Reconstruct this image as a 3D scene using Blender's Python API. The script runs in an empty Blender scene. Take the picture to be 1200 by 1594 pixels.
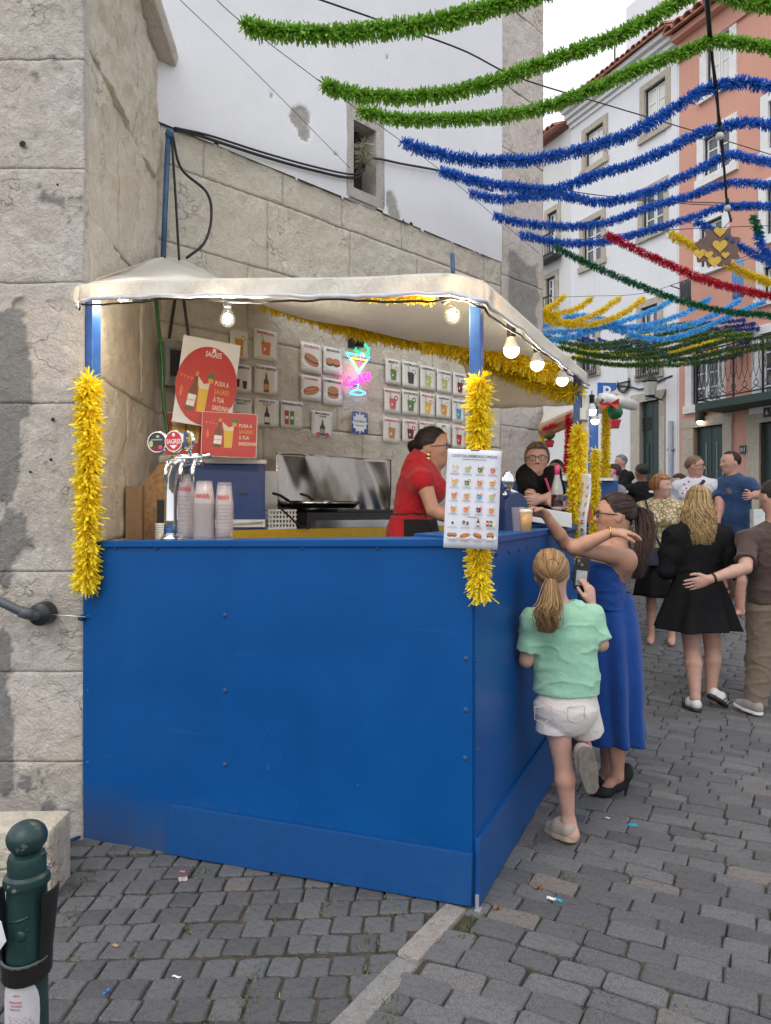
import bpy, bmesh, math, random
import numpy as np
from mathutils import Vector, Matrix
random.seed(7); RNG = np.random.default_rng(7)
SC = bpy.context.scene; COL = SC.collection

# ---------------------------------------------------------------- camera, sky, sun, exposure
F = 1130.0; CZ = 1.5
cam_d = bpy.data.cameras.new('camera'); cam = bpy.data.objects.new('camera', cam_d); COL.objects.link(cam)
cam.location = (0, 0, CZ); cam.rotation_euler = (math.radians(90), 0, 0)
cam_d.sensor_fit = 'HORIZONTAL'; cam_d.sensor_width = 36; cam_d.lens = 36*F/1200
cam_d.clip_start = 0.05; cam_d.clip_end = 500
SC.camera = cam
SUN_EL, SUN_AZ = math.radians(52), math.radians(205)
wd = bpy.data.worlds.new('World'); SC.world = wd; wd.use_nodes = True
nt = wd.node_tree; nt.nodes.clear()
sky = nt.nodes.new('ShaderNodeTexSky'); sky.sky_type = 'NISHITA'; sky.sun_disc = False
sky.sun_elevation = SUN_EL; sky.sun_rotation = SUN_AZ; sky.air_density = 1.0; sky.dust_density = 4.0; sky.ozone_density = 1.0
hs = nt.nodes.new('ShaderNodeHueSaturation'); hs.inputs['Saturation'].default_value = 0.28
bg = nt.nodes.new('ShaderNodeBackground'); bg.inputs['Strength'].default_value = 0.13
wo = nt.nodes.new('ShaderNodeOutputWorld')
mxs = nt.nodes.new('ShaderNodeMix'); mxs.data_type = 'RGBA'; mxs.inputs[0].default_value = 0.72; mxs.inputs[7].default_value = (8.3, 8.6, 9.2, 1)   # even overcast veil
nt.links.new(sky.outputs[0], hs.inputs['Color']); nt.links.new(hs.outputs[0], mxs.inputs[6]); nt.links.new(mxs.outputs[2], bg.inputs[0]); nt.links.new(bg.outputs[0], wo.inputs[0])
sd = bpy.data.lights.new('sun', 'SUN'); sd.energy = 0.6; sd.angle = math.radians(40); sd.color = (1, .97, .93)
sun = bpy.data.objects.new('sun', sd); COL.objects.link(sun)
sv = Vector((math.sin(SUN_AZ)*math.cos(SUN_EL), math.cos(SUN_AZ)*math.cos(SUN_EL), math.sin(SUN_EL)))
sun.rotation_euler = sv.to_track_quat('Z', 'Y').to_euler(); sun.location = (0, -4, 12)
SC.view_settings.view_transform = 'Standard'; SC.view_settings.look = 'None'
SC.view_settings.gamma = 1; SC.view_settings.exposure = 0.38
SC.view_settings.use_curve_mapping = False

# ---------------------------------------------------------------- helpers: space
def P(px, py, d): return Vector(((px-600)/F*d, d, CZ-(py-797)/F*d))
class Frame:
    """vertical plane: local X along u, local Y into the wall, local Z up"""
    def __init__(s, o, u):
        s.o = Vector((o[0], o[1], 0)); s.u = Vector((u[0], u[1], 0)).normalized(); s.n = Vector((0,0,1)).cross(s.u)
        s.m = Matrix(((s.u.x, s.n.x, 0, s.o.x), (s.u.y, s.n.y, 0, s.o.y), (0, 0, 1, 0), (0, 0, 0, 1)))
    def pix(s, px, py, b=0.0):
        r = (px-600)/F; o = s.o + s.n*b
        t = (r*o.y-o.x)/(s.u.x-r*s.u.y); d = o.y+t*s.u.y
        return t, CZ-(py-797)/F*d
    def w(s, a, b, z): return s.o + s.u*a + s.n*b + Vector((0,0,z))
def gz(x, y):
    """height of the sloping street"""
    z = 0.052 + 0.058*min(0.0, max(-2.2, x-0.3))
    if y > 5.4: z += 0.13*min(y-5.4, 3.4)
    if y > 8.8: z += 0.19*min(y-8.8, 3.0)
    if y > 11.8: z += 0.05*min(y-11.8, 8)
    return z
CORNER = (0.325, 2.66)
FR = Frame((-1.435, 3.449), (0.912, -0.409)); FRW = 1.927
SI = Frame(CORNER, (0.409, 0.912))
BW = Frame((-1.58, 5.10), (0.7071, 0.7071))
PL = Frame((-3.4, 3.46), (1, 0)); PLW = 3.4-1.437
PS = Frame((-1.437, 3.46), (-0.0875, 1.0)); PSW = 1.655
FA = Frame((0.363*16, 16.0), (0.418, -0.908))

# ---------------------------------------------------------------- helpers: noise
def _hash(ix, iy, iz, seed):
    h = (ix.astype(np.int64)*374761393 + iy.astype(np.int64)*668265263 + iz.astype(np.int64)*2147483647 + seed*974711) & 0x7fffffff
    h = ((h ^ (h >> 13))*1274126177) & 0x7fffffff
    return ((h ^ (h >> 16)) & 0xffff)/65535.0
def vnoise(p, seed=0):
    i = np.floor(p); f = p-i; f = f*f*(3-2*f); x, y, z = i[:,0], i[:,1], i[:,2]; r = 0
    for dx in (0,1):
        for dy in (0,1):
            for dz in (0,1):
                w = (f[:,0] if dx else 1-f[:,0])*(f[:,1] if dy else 1-f[:,1])*(f[:,2] if dz else 1-f[:,2])
                r = r + w*_hash(x+dx, y+dy, z+dz, seed)
    return r*2-1
def fbm(p, octs=4, seed=0, gain=.5):
    r = 0; a = 1.0
    for o in range(octs): r = r + a*vnoise(p*(2.03**o)+o*7.3, seed+o); a *= gain
    return r

# ---------------------------------------------------------------- helpers: objects
def link(o, parent=None):
    COL.objects.link(o)
    if parent is not None: o.parent = parent
    return o
def tag(o, label=None, cat=None, group=None, kind=None):
    if label: o['label'] = label
    if cat: o['category'] = cat
    if group: o['group'] = group
    if kind: o['kind'] = kind
    return o
def thing(name, label, cat, m=None, loc=None, group=None):
    o = bpy.data.objects.new(name, None); o.empty_display_size = .05; COL.objects.link(o)
    if m is not None: o.matrix_world = m
    if loc is not None: o.location = loc
    return tag(o, label, cat, group)
def copy_tree(o, parent=None):
    c = o.copy(); link(c)
    if parent is not None: c.parent = parent
    for ch in [k for k in o.children]: copy_tree(ch, c)
    return c
class MB:
    """mesh collector"""
    def __init__(s): s.v = []; s.f = []; s.mi = []; s.cur = 0
    def add(s, vs, fs):
        n = len(s.v); s.v.extend([tuple(v) for v in vs])
        for f in fs: s.f.append(tuple(i+n for i in f)); s.mi.append(s.cur)
        return s
    def box(s, a, b, jit=0):
        x0,y0,z0 = a; x1,y1,z1 = b
        vs = [(x0,y0,z0),(x1,y0,z0),(x1,y1,z0),(x0,y1,z0),(x0,y0,z1),(x1,y0,z1),(x1,y1,z1),(x0,y1,z1)]
        if jit: vs = [tuple(c+random.uniform(-jit,jit) for c in v) for v in vs]
        return s.add(vs, [(0,3,2,1),(4,5,6,7),(0,1,5,4),(1,2,6,5),(2,3,7,6),(3,0,4,7)])
    def tube(s, pts, r, n=8, caps=True):
        pts = [Vector(p) for p in pts]; m = len(pts)
        rs = r if isinstance(r, (list, tuple)) else [r]*m
        t0 = (pts[1]-pts[0]).normalized(); up = Vector((0,0,1)) if abs(t0.z) < .9 else Vector((1,0,0))
        e = t0.cross(up).normalized(); vs = []
        for i in range(m):
            t = (pts[min(i+1,m-1)]-pts[max(i-1,0)]).normalized()
            e = (e - t*e.dot(t)).normalized(); g = t.cross(e)
            for k in range(n):
                a = 2*math.pi*k/n; vs.append(pts[i] + (e*math.cos(a)+g*math.sin(a))*rs[i])
        fs = [(i*n+k, i*n+(k+1)%n, (i+1)*n+(k+1)%n, (i+1)*n+k) for i in range(m-1) for k in range(n)]
        if caps: fs += [tuple(range(n-1,-1,-1)), tuple((m-1)*n+k for k in range(n))]
        return s.add(vs, fs)
    def lathe(s, prof, n=20, c=(0,0,0), axis='z', close=True):
        vs = []; c = Vector(c)
        for (r, z) in prof:
            for k in range(n):
                a = 2*math.pi*k/n
                p = Vector((r*math.cos(a), r*math.sin(a), z))
                if axis == 'y': p = Vector((p.x, p.z, -p.y))
                if axis == 'x': p = Vector((p.z, p.x, p.y))
                vs.append(c+p)
        m = len(prof)
        fs = [(i*n+k, i*n+(k+1)%n, (i+1)*n+(k+1)%n, (i+1)*n+k) for i in range(m-1) for k in range(n)]
        if close: fs += [tuple(range(n-1,-1,-1)), tuple((m-1)*n+k for k in range(n))]
        return s.add(vs, fs)
    def ball(s, c, r, n=12, sq=(1,1,1)):
        m = max(5, n//2+1)
        prof = [(max(1e-4,math.sin(math.pi*i/m)), -math.cos(math.pi*i/m)) for i in range(m+1)]
        vs = []; c = Vector(c)
        for (q, z) in prof:
            for k in range(n):
                a = 2*math.pi*k/n; vs.append(c+Vector((q*math.cos(a)*r*sq[0], q*math.sin(a)*r*sq[1], z*r*sq[2])))
        fs = [(i*n+k, i*n+(k+1)%n, (i+1)*n+(k+1)%n, (i+1)*n+k) for i in range(m) for k in range(n)]
        return s.add(vs, fs)
    def prism(s, poly, y0, y1):
        """poly in local x,z; extruded y0..y1"""
        n = len(poly); vs = [(p[0], y0, p[1]) for p in poly]+[(p[0], y1, p[1]) for p in poly]
        fs = [tuple(range(n)), tuple(range(2*n-1, n-1, -1))]+[(i, n+i, n+(i+1)%n, (i+1)%n) for i in range(n)]
        return s.add(vs, fs)
    def mesh(s, name, mats, smooth=False, recalc=True):
        me = bpy.data.meshes.new(name); me.from_pydata(s.v, [], s.f)
        for m in (mats if isinstance(mats, (list, tuple)) else [mats]): me.materials.append(m)
        if any(s.mi): me.polygons.foreach_set('material_index', s.mi)
        if recalc:
            bm = bmesh.new(); bm.from_mesh(me); bmesh.ops.recalc_face_normals(bm, faces=bm.faces); bm.to_mesh(me); bm.free()
        if smooth:
            me.shade_smooth()
            if smooth == 'auto':
                try: me.set_sharp_from_angle(angle=math.radians(40))
                except Exception: pass
        me.update(); return me
    def build(s, name, mats, parent=None, smooth=False, m=None, bevel=0, recalc=True):
        me = s.mesh(name, mats, smooth, recalc)
        if bevel:
            bm = bmesh.new(); bm.from_mesh(me)
            ed = [e for e in bm.edges if len(e.link_faces) == 2 and e.calc_face_angle(0) > .5]
            bmesh.ops.bevel(bm, geom=ed, offset=bevel, segments=2, affect='EDGES', profile=.6); bm.to_mesh(me); bm.free()
        o = bpy.data.objects.new(name, me); link(o, parent)
        if m is not None: o.matrix_world = m
        return o
def np_obj(name, v, f, mats, parent=None, smooth=True, m=None, mi=None, attrs=None):
    """fast object from numpy vertices and (quad or tri) faces"""
    me = bpy.data.meshes.new(name); v = np.asarray(v, dtype=np.float32); f = np.asarray(f, dtype=np.int32)
    k = f.shape[1]; nf = len(f)
    me.vertices.add(len(v)); me.vertices.foreach_set('co', v.ravel())
    me.loops.add(nf*k); me.loops.foreach_set('vertex_index', f.ravel())
    me.polygons.add(nf); me.polygons.foreach_set('loop_start', np.arange(0, nf*k, k, dtype=np.int32))
    if mi is not None: me.polygons.foreach_set('material_index', np.asarray(mi, dtype=np.int32))
    me.polygons.foreach_set('use_smooth', np.full(nf, bool(smooth)))
    for mm in (mats if isinstance(mats, (list, tuple)) else [mats]): me.materials.append(mm)
    for an, av in (attrs or {}).items():
        at = me.attributes.new(an, 'FLOAT', 'POINT'); at.data.foreach_set('value', np.asarray(av, dtype=np.float32))
    me.update(calc_edges=True); me.validate()
    o = bpy.data.objects.new(name, me); link(o, parent)
    if m is not None: o.matrix_world = m
    return o
def spline(pts, n):
    """Catmull-Rom through points"""
    p = np.array([tuple(q) for q in pts], dtype=float); p = np.vstack([2*p[0]-p[1], p, 2*p[-1]-p[-2]])
    segs = len(p)-3; out = []
    for u in np.linspace(0, segs-1e-9, n):
        i = int(u); t = u-i; a, b, c, d = p[i], p[i+1], p[i+2], p[i+3]
        out.append(.5*(2*b+(c-a)*t+(2*a-5*b+4*c-d)*t*t+(3*b-a-3*c+d)*t**3))
    return np.array(out)
_txt = {}
def text_geo(s, size, xs=1.0, align='CENTER', bold=0.0):
    """lettering as flat verts/faces in x,z"""
    key = (s, bold)
    if key not in _txt:
        cu = bpy.data.curves.new('t', 'FONT'); cu.body = s; cu.size = 1; cu.fill_mode = 'FRONT'; cu.resolution_u = 2; cu.offset = bold
        o = bpy.data.objects.new('t', cu); COL.objects.link(o)
        dg = bpy.context.evaluated_depsgraph_get(); me = bpy.data.meshes.new_from_object(o.evaluated_get(dg))
        _txt[key] = ([(v.co.x, v.co.y) for v in me.vertices], [tuple(p.vertices) for p in me.polygons])
        bpy.data.objects.remove(o); bpy.data.curves.remove(cu); bpy.data.meshes.remove(me)
    vs, fs = _txt[key]
    if not vs: return [], []
    x0 = min(v[0] for v in vs); x1 = max(v[0] for v in vs); c = (x0+x1)/2 if align == 'CENTER' else (x0 if align == 'LEFT' else x1)
    return [((v[0]-c)*size*xs, v[1]*size) for v in vs], fs
def put_text(mb, s, x, z, y, size, xs=1.0, align='CENTER', bold=0.0, fit=None, shear=0.0):
    vs, fs = text_geo(s, size, xs, align, bold)
    if not vs: return
    if fit:
        w = max(v[0] for v in vs)-min(v[0] for v in vs); k = fit/w
        vs = [(v[0]*k, v[1]) for v in vs]
    mb.add([(x+v[0], y, z+v[1]+shear*v[0]) for v in vs], fs)

# ---------------------------------------------------------------- materials
class NB:
    def __init__(s, name):
        s.m = bpy.data.materials.new(name); s.m.use_nodes = True; s.t = s.m.node_tree; s.t.nodes.clear()
        s.out = s.n('ShaderNodeOutputMaterial'); s.b = s.n('ShaderNodeBsdfPrincipled'); s.l(s.b.outputs[0], s.out.inputs[0])
        s.co = s.n('ShaderNodeTexCoord').outputs['Object']
    def n(s, t, **k):
        x = s.t.nodes.new(t)
        for a, b in k.items(): setattr(x, a, b)
        return x
    def l(s, a, b): s.t.links.new(a, b)
    def noise(s, scale, detail=4, rough=.6, dist=0, co=None, sc=None):
        x = s.n('ShaderNodeTexNoise'); x.inputs['Scale'].default_value = scale; x.inputs['Detail'].default_value = detail
        x.inputs['Roughness'].default_value = rough; x.inputs['Distortion'].default_value = dist
        c = co or s.co
        if sc is not None:
            mp = s.n('ShaderNodeMapping'); mp.inputs['Scale'].default_value = sc; s.l(c, mp.inputs[0]); c = mp.outputs[0]
        s.l(c, x.inputs['Vector']); return x.outputs['Fac']
    def ramp(s, fac, stops):
        r = s.n('ShaderNodeValToRGB'); e = r.color_ramp.elements
        while len(e) < len(stops): e.new(.5)
        for i, (p, c) in enumerate(stops):
            e[i].position = p; e[i].color = (*c, 1) if isinstance(c, (tuple, list)) else (c, c, c, 1)
        s.l(fac, r.inputs[0]); return r.outputs[0]
    def mix(s, fac, a, b, mode='MIX'):
        x = s.n('ShaderNodeMix', data_type='RGBA', blend_type=mode)
        for i, v in ((0, fac), (6, a), (7, b)):
            if isinstance(v, (int, float)): x.inputs[i].default_value = v
            elif isinstance(v, (tuple, list)): x.inputs[i].default_value = (*v, 1)
            else: s.l(v, x.inputs[i])
        return x.outputs[2]
    def math(s, op, a, b=0.0):
        x = s.n('ShaderNodeMath', operation=op)
        for i, v in ((0, a), (1, b)):
            if isinstance(v, (int, float)): x.inputs[i].default_value = v
            else: s.l(v, x.inputs[i])
        return x.outputs[0]
    def attr(s, n): return s.n('ShaderNodeAttribute', attribute_name=n).outputs['Fac']
    def rnd(s): return s.n('ShaderNodeObjectInfo').outputs['Random']
    def bump(s, h, st, dist=.01):
        x = s.n('ShaderNodeBump'); x.inputs['Strength'].default_value = st; x.inputs['Distance'].default_value = dist
        s.l(h, x.inputs['Height']); s.l(x.outputs[0], s.b.inputs['Normal'])
    def set(s, **k):
        for a, v in k.items():
            i = s.b.inputs[a.replace('_', ' ')] if a.replace('_', ' ') in s.b.inputs else s.b.inputs[a]
            if isinstance(v, (int, float)): i.default_value = v
            elif isinstance(v, (tuple, list)): i.default_value = v if len(i.default_value) == 3 else (*v, 1)
            else: s.l(v, i)
        return s
_M = {}
def hexc(h):
    h = h.lstrip('#'); return tuple(((int(h[i:i+2],16)/255+.055)/1.055)**2.4 if int(h[i:i+2],16) > 10 else int(h[i:i+2],16)/255/12.92 for i in (0,2,4))
def mk(name, c, rough=.6, var=.12, scale=12, bump=.0, bscale=60, metal=0.0, spec=.5, bdist=.004, **k):
    if name in _M: return _M[name]
    if isinstance(c, str): c = hexc(c)
    b = NB(name); n = b.noise(scale, 5)
    lo = tuple(x*(1-var) for x in c); hi = tuple(min(1, x*(1+var)) for x in c)
    b.set(**{'Base Color': b.ramp(n, [(.3, lo), (.7, hi)]), 'Roughness': rough, 'Metallic': metal, 'Specular IOR Level': spec})
    b.set(**k)
    if bump: b.bump(b.noise(bscale, 5), bump, bdist)
    _M[name] = b.m; return b.m
def emit(name, c, st):
    if name in _M: return _M[name]
    b = NB(name); b.set(**{'Base Color': c, 'Emission Color': c, 'Emission Strength': st, 'Roughness': .4}); _M[name] = b.m; return b.m
def glass(name, c=(1,1,1), rough=.05, alpha=.3, ior=1.45):
    """thin clear plastic or bulb glass: mostly see-through with a gloss"""
    if name in _M: return _M[name]
    b = NB(name); b.set(**{'Base Color': c, 'Roughness': rough, 'Alpha': alpha, 'IOR': ior}); _M[name] = b.m; return b.m

def m_cloth(name, c, var=.08, rough=.85, weave=900, fold=.0, sheen=.15):
    if name in _M: return _M[name]
    if isinstance(c, str): c = hexc(c)
    b = NB(name); n = b.noise(9, 5)
    b.set(**{'Base Color': b.ramp(n, [(.3, tuple(x*(1-var) for x in c)), (.7, tuple(min(1,x*(1+var)) for x in c))]), 'Roughness': rough,
             'Sheen Weight': sheen, 'Specular IOR Level': .25})
    b.bump(b.math('ADD', b.noise(14, 4, .55, 1.2), b.math('MULTIPLY', b.noise(weave, 2), .12)), .45, .02); _M[name] = b.m; return b.m
def m_skin(name, c):
    if name in _M: return _M[name]
    if isinstance(c, str): c = hexc(c)
    b = NB(name); n = b.noise(26, 4); n3 = b.noise(5.5, 3)
    sk = b.ramp(n, [(.3, (c[0]*.90, c[1]*.82, c[2]*.80)), (.7, c)]); sk = b.mix(b.ramp(n3, [(.45, 0.), (.7, .45)]), sk, (c[0]*.98, c[1]*.74, c[2]*.70)); sk = b.mix(b.ramp(b.noise(140, 2), [(.66, 0.), (.76, .35)]), sk, (c[0]*.62, c[1]*.5, c[2]*.45))
    b.set(**{'Base Color': sk, 'Roughness': b.ramp(n, [(.3, .42), (.7, .58)]), 'Subsurface Weight': .12, 'Subsurface Scale': .01,
             'Subsurface Radius': (1.0, .35, .2), 'Specular IOR Level': .4})
    b.bump(b.noise(350, 3), .12, .002); _M[name] = b.m; return b.m
def m_hair(name, c0, c1, c2=None):
    if name in _M: return _M[name]
    c0, c1 = [hexc(c) if isinstance(c, str) else c for c in (c0, c1)]
    b = NB(name); r = b.attr('rnd'); st = [(.0, c0), (.8, c1)]
    if c2: st = [(.0, c0), (.5, c1), (1., hexc(c2))]
    b.set(**{'Base Color': b.ramp(r, st), 'Roughness': .42, 'Specular IOR Level': .45}); _M[name] = b.m; return b.m
def m_tinsel(name, c, trans=.33):
    if name in _M: return _M[name]
    c = hexc(c) if isinstance(c, str) else c
    b = NB(name); r = b.attr('rnd')
    colr = b.ramp(r, [(0, tuple(x*.72 for x in c)), (.6, c), (1, tuple(min(1, x*1.25+.02) for x in c))])
    b.set(**{'Base Color': colr, 'Roughness': .38, 'Specular IOR Level': .5})
    tr = b.n('ShaderNodeBsdfTranslucent'); b.l(colr, tr.inputs[0]); mx = b.n('ShaderNodeMixShader'); mx.inputs[0].default_value = trans
    b.l(b.b.outputs[0], mx.inputs[1]); b.l(tr.outputs[0], mx.inputs[2]); b.l(mx.outputs[0], b.out.inputs[0]); _M[name] = b.m; return b.m

# ================================================================ materials of the place
def m_stone(name, c, dark, stain=(.30,.22,.15), rough=.85, bumpk=1.0, crack=.35):
    b = NB(name)
    n1 = b.noise(1.7, 6, .65); n2 = b.noise(9, 6, .7, .4); n3 = b.noise(60, 5, .7)
    base = b.ramp(n2, [(.25, tuple(x*.82 for x in c)), (.5, c), (.8, tuple(min(1, x*1.14) for x in c))])
    base = b.mix(b.ramp(n1, [(.42, 0.), (.68, .55)]), base, tuple(x*y for x, y in zip(c, (.84, .78, .66))))
    v = b.n('ShaderNodeTexVoronoi', feature='DISTANCE_TO_EDGE'); v.inputs['Scale'].default_value = 2.1
    wv = b.n('ShaderNodeVectorMath', operation='ADD'); nn = b.n('ShaderNodeTexNoise'); nn.inputs['Scale'].default_value = 4.5; nn.inputs['Detail'].default_value = 6
    b.l(b.co, nn.inputs[0]); b.l(b.co, wv.inputs[0]); b.l(nn.outputs['Color'], wv.inputs[1]); b.l(wv.outputs[0], v.inputs['Vector'])
    ck = b.ramp(v.outputs[0], [(.0, 1.), (.014, .0)]); ck = b.math('MULTIPLY', ck, b.ramp(b.noise(2.4, 3), [(.5, 0.), (.62, 1.)]))
    pits = b.ramp(n3, [(.30, 1.), (.42, 0.)])
    pits = b.math('MULTIPLY', pits, b.ramp(b.noise(5, 4), [(.4, .1), (.65, .9)]))
    base = b.mix(b.math('MULTIPLY', pits, .62), base, dark)
    base = b.mix(b.math('MULTIPLY', ck, crack), base, dark)
    base = b.mix(b.ramp(b.noise(3.3, 5, .75, 1.5), [(.62, 0.), (.8, .25)]), base, stain)
    pt = b.attr('patch'); base = b.mix(pt, base, b.ramp(n2, [(.3, (.24,.23,.22)), (.7, (.37,.355,.34))]))
    base = b.mix(b.ramp(b.rnd(), [(0, 0.), (1, .10)]), base, (.40,.35,.28))
    b.set(**{'Base Color': base, 'Roughness': rough, 'Specular IOR Level': .25})
    h = b.math('ADD', b.math('MULTIPLY', n3, .55), b.math('SUBTRACT', b.math('MULTIPLY', b.noise(22, 6, .75, .6), 1.0), b.math('MULTIPLY', ck, .5)))
    b.bump(h, min(1, .95*bumpk), .030); return b.m
M_STONE_A = m_stone('limewashed_stone', (.74,.675,.62), (.13,.105,.09), bumpk=1.25)
M_STONE_B = m_stone('cream_stone', (.76,.69,.575), (.17,.13,.09), bumpk=.9)
M_STONE_C = m_stone('cream_wall_stone', (.80,.735,.62), (.17,.13,.09), bumpk=1.1)
M_JOINT = mk('old_mortar', (.30,.27,.24), .95, .25, 14, .6, 60)
def m_plaster(name, c, streak=.12):
    b = NB(name); n = b.noise(1.1, 6, .6); n2 = b.noise(26, 5, .7)
    base = b.ramp(n, [(.3, tuple(x*.93 for x in c)), (.7, c)])
    base = b.mix(b.ramp(n2, [(.25, .5), (.38, 0.)]), base, tuple(x*.82 for x in c))
    base = b.mix(b.ramp(b.noise(1.0, 5, .7, 0, sc=(7, 7, .5)), [(.55, 0.), (.8, streak*3)]), base, tuple(x*.7 for x in c))
    base = b.mix(b.attr('patch'), base, b.ramp(n2, [(.3, (.30,.28,.26)), (.7, (.42,.40,.37))]))
    b.set(**{'Base Color': base, 'Roughness': .9, 'Specular IOR Level': .2})
    b.bump(b.math('ADD', n2, b.math('MULTIPLY', b.noise(5, 4), 1.2)), .35, .008); return b.m
M_PLASTER = m_plaster('white_lime_plaster', (.78,.78,.80), .05)
M_FWHITE = m_plaster('white_facade_paint', (.74,.74,.76), .1)
M_FPINK = m_plaster('salmon_facade_paint', (.61,.32,.245), .12)
M_FSTONE = m_stone('weathered_stone_trim', (.54,.485,.41), (.14,.12,.1))
M_WFRAME = mk('white_joinery', (.72,.72,.72), .45, .05)
M_GREEN = mk('dark_green_paint', (.012,.035,.032), .4, .2, 20)
M_IRON = mk('black_iron', (.015,.016,.017), .45, .2, 30)
M_TILE = mk('terracotta', (.36,.15,.10), .85, .4, 9, .4, 60)
M_PANE = mk('window_glass', (.06,.07,.08), .06, .2, 3, spec=.9)
M_PANEW = mk('shuttered_glass', (.66,.64,.58), .22, .08, 3, spec=.6)
M_ZINC = mk('grey_pipe', (.30,.32,.36), .5, .12)

# ================================================================ ground, street, forecourt
def m_sett(name, c):
    b = NB(name); r = b.rnd(); n = b.noise(45, 6, .75); n2 = b.noise(9, 4)
    base = b.ramp(r, [(0, tuple(x*.74 for x in c)), (.5, c), (.93, tuple(x*1.25 for x in c)), (1, (c[0]*1.6, c[1]*1.35, c[2]*1.15))])
    base = b.mix(b.ramp(n, [(.35, .55), (.5, 0.)]), base, tuple(x*.45 for x in c))
    base = b.mix(b.ramp(n, [(.60, 0.), (.72, .5)]), base, tuple(min(1, x*2.0) for x in c))
    n4 = b.noise(230, 3, .8); base = b.mix(b.ramp(n4, [(.40, .6), (.52, 0.)]), base, tuple(x*.35 for x in c)); base = b.mix(b.ramp(n4, [(.58, 0.), (.72, .6)]), base, tuple(min(1, x*2.6) for x in c))
    base = b.mix(b.ramp(n2, [(.5, 0.), (.8, .35)]), base, (.20,.17,.13))
    b.set(**{'Base Color': base, 'Roughness': b.ramp(n2, [(.3, .55), (.7, .8)]), 'Specular IOR Level': .4})
    b.bump(b.math('ADD', b.math('ADD', n, b.math('MULTIPLY', n4, .5)), b.math('MULTIPLY', b.noise(18, 5), 1.2)), .9, .012); return b.m
M_SETT = m_sett('grey_granite', (.172,.174,.181)); M_SETT2 = m_sett('dark_granite', (.145,.149,.157))
M_KERB = m_sett('pale_granite', (.30,.29,.28))
def m_dirt():
    b = NB('joint_dirt'); n = b.noise(9, 6, .7); n2 = b.noise(120, 4, .7)
    base = b.ramp(n, [(.3, (.030,.040,.014)), (.48, (.052,.046,.026)), (.6, (.10,.075,.05)), (.75, (.17,.14,.11))])
    base = b.mix(b.ramp(n2, [(.55, 0.), (.75, .6)]), base, (.22,.19,.15))
    b.set(**{'Base Color': base, 'Roughness': .95}); b.bump(n2, .8, .01); return b.m
M_DIRT = m_dirt()
def sheet(name, x0, x1, y0, y1, res, dz, mat, inside=None, label=None):
    xs = np.arange(x0, x1+1e-6, res); ys = np.arange(y0, y1+1e-6, res)
    v = [(x, y, gz(x, y)+dz) for y in ys for x in xs]; nx = len(xs); f = []
    for j in range(len(ys)-1):
        for i in range(nx-1):
            cx, cy = xs[i]+res/2, ys[j]+res/2
            if inside is None or inside(cx, cy): f.append((j*nx+i, j*nx+i+1, (j+1)*nx+i+1, (j+1)*nx+i))
    o = np_obj(name, v, f, mat, smooth=True); return tag(o, kind='structure')
sheet('ground', -40, 60, -20, 80, 2.0, -.10, M_DIRT)
KD = Vector((.344, .554, 0)).normalized(); K0 = Vector((-.118-.08, 2.066-.13, 0))
def right_of_kerb(x, y): return (x-K0.x)*KD.y-(y-K0.y)*KD.x > 0.0 if y < 2.75 else True
street = sheet('street', -1.8, 9.0, -1.0, 20.0, .2, -.014, M_DIRT, None)
tag(street, 'grey granite setts in staggered rows along the sloping street')
fore = sheet('pavement', -3.4, .4, .8, 3.6, .1, -.010, M_DIRT, lambda x, y: not right_of_kerb(x+.02, y))
tag(fore, 'small square dark setts with weedy joints before the kiosk front')
def sett_mesh(name, l, w, mat, seed):
    r = random.Random(seed); out = []; n = 8
    for sx, sy in ((1,1),(-1,1),(-1,-1),(1,-1)):
        c0, c1 = r.uniform(.004,.014), r.uniform(.004,.012); X = sx*(l/2-r.uniform(0,.005)); Y = sy*(w/2-r.uniform(0,.006)); p = (X, Y-sy*c1); q = (X-sx*c0, Y)
        out += [p, q] if sx*sy > 0 else [q, p]
    mb = MB(); tilt = (r.uniform(-.05,.05), r.uniform(-.07,.07)); vs = []
    for (q, dz, z) in ((0,0,-.06), (0,0,-.005), (.006,0,.0)):
        for (x, y) in out:
            m = math.hypot(x, y); k = 1-q/m; vs.append((x*k, y*k, z+(tilt[0]*x+tilt[1]*y+(r.uniform(-.0015,.0015) if z < -.001 else 0) if z > -.05 else 0)))
    vs.append((0, 0, .0004))
    fs = [(i*n+k, i*n+(k+1)%n, (i+1)*n+(k+1)%n, (i+1)*n+k) for i in range(2) for k in range(n)]+[(2*n+k, 2*n+(k+1)%n, 3*n) for k in range(n)]
    mb.add(vs, fs); me = mb.mesh(name, mat, smooth=True); me.polygons.foreach_set('use_smooth', [False]*len(me.polygons)); return me
KIO = [(-1.6,3.40),(.36,2.60),(1.55,5.3),(.6,6.2)]
def in_poly(x, y, poly):
    c = False; n = len(poly)
    for i in range(n):
        (x0,y0),(x1,y1) = poly[i], poly[(i+1)%n]
        if (y0 > y) != (y1 > y) and x < (x1-x0)*(y-y0)/(y1-y0)+x0: c = not c
    return c
KIN = [(-1.5,3.62),(.30,2.82),(1.38,5.1),(.9,6.4),(-1.3,5.2)]
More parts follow.
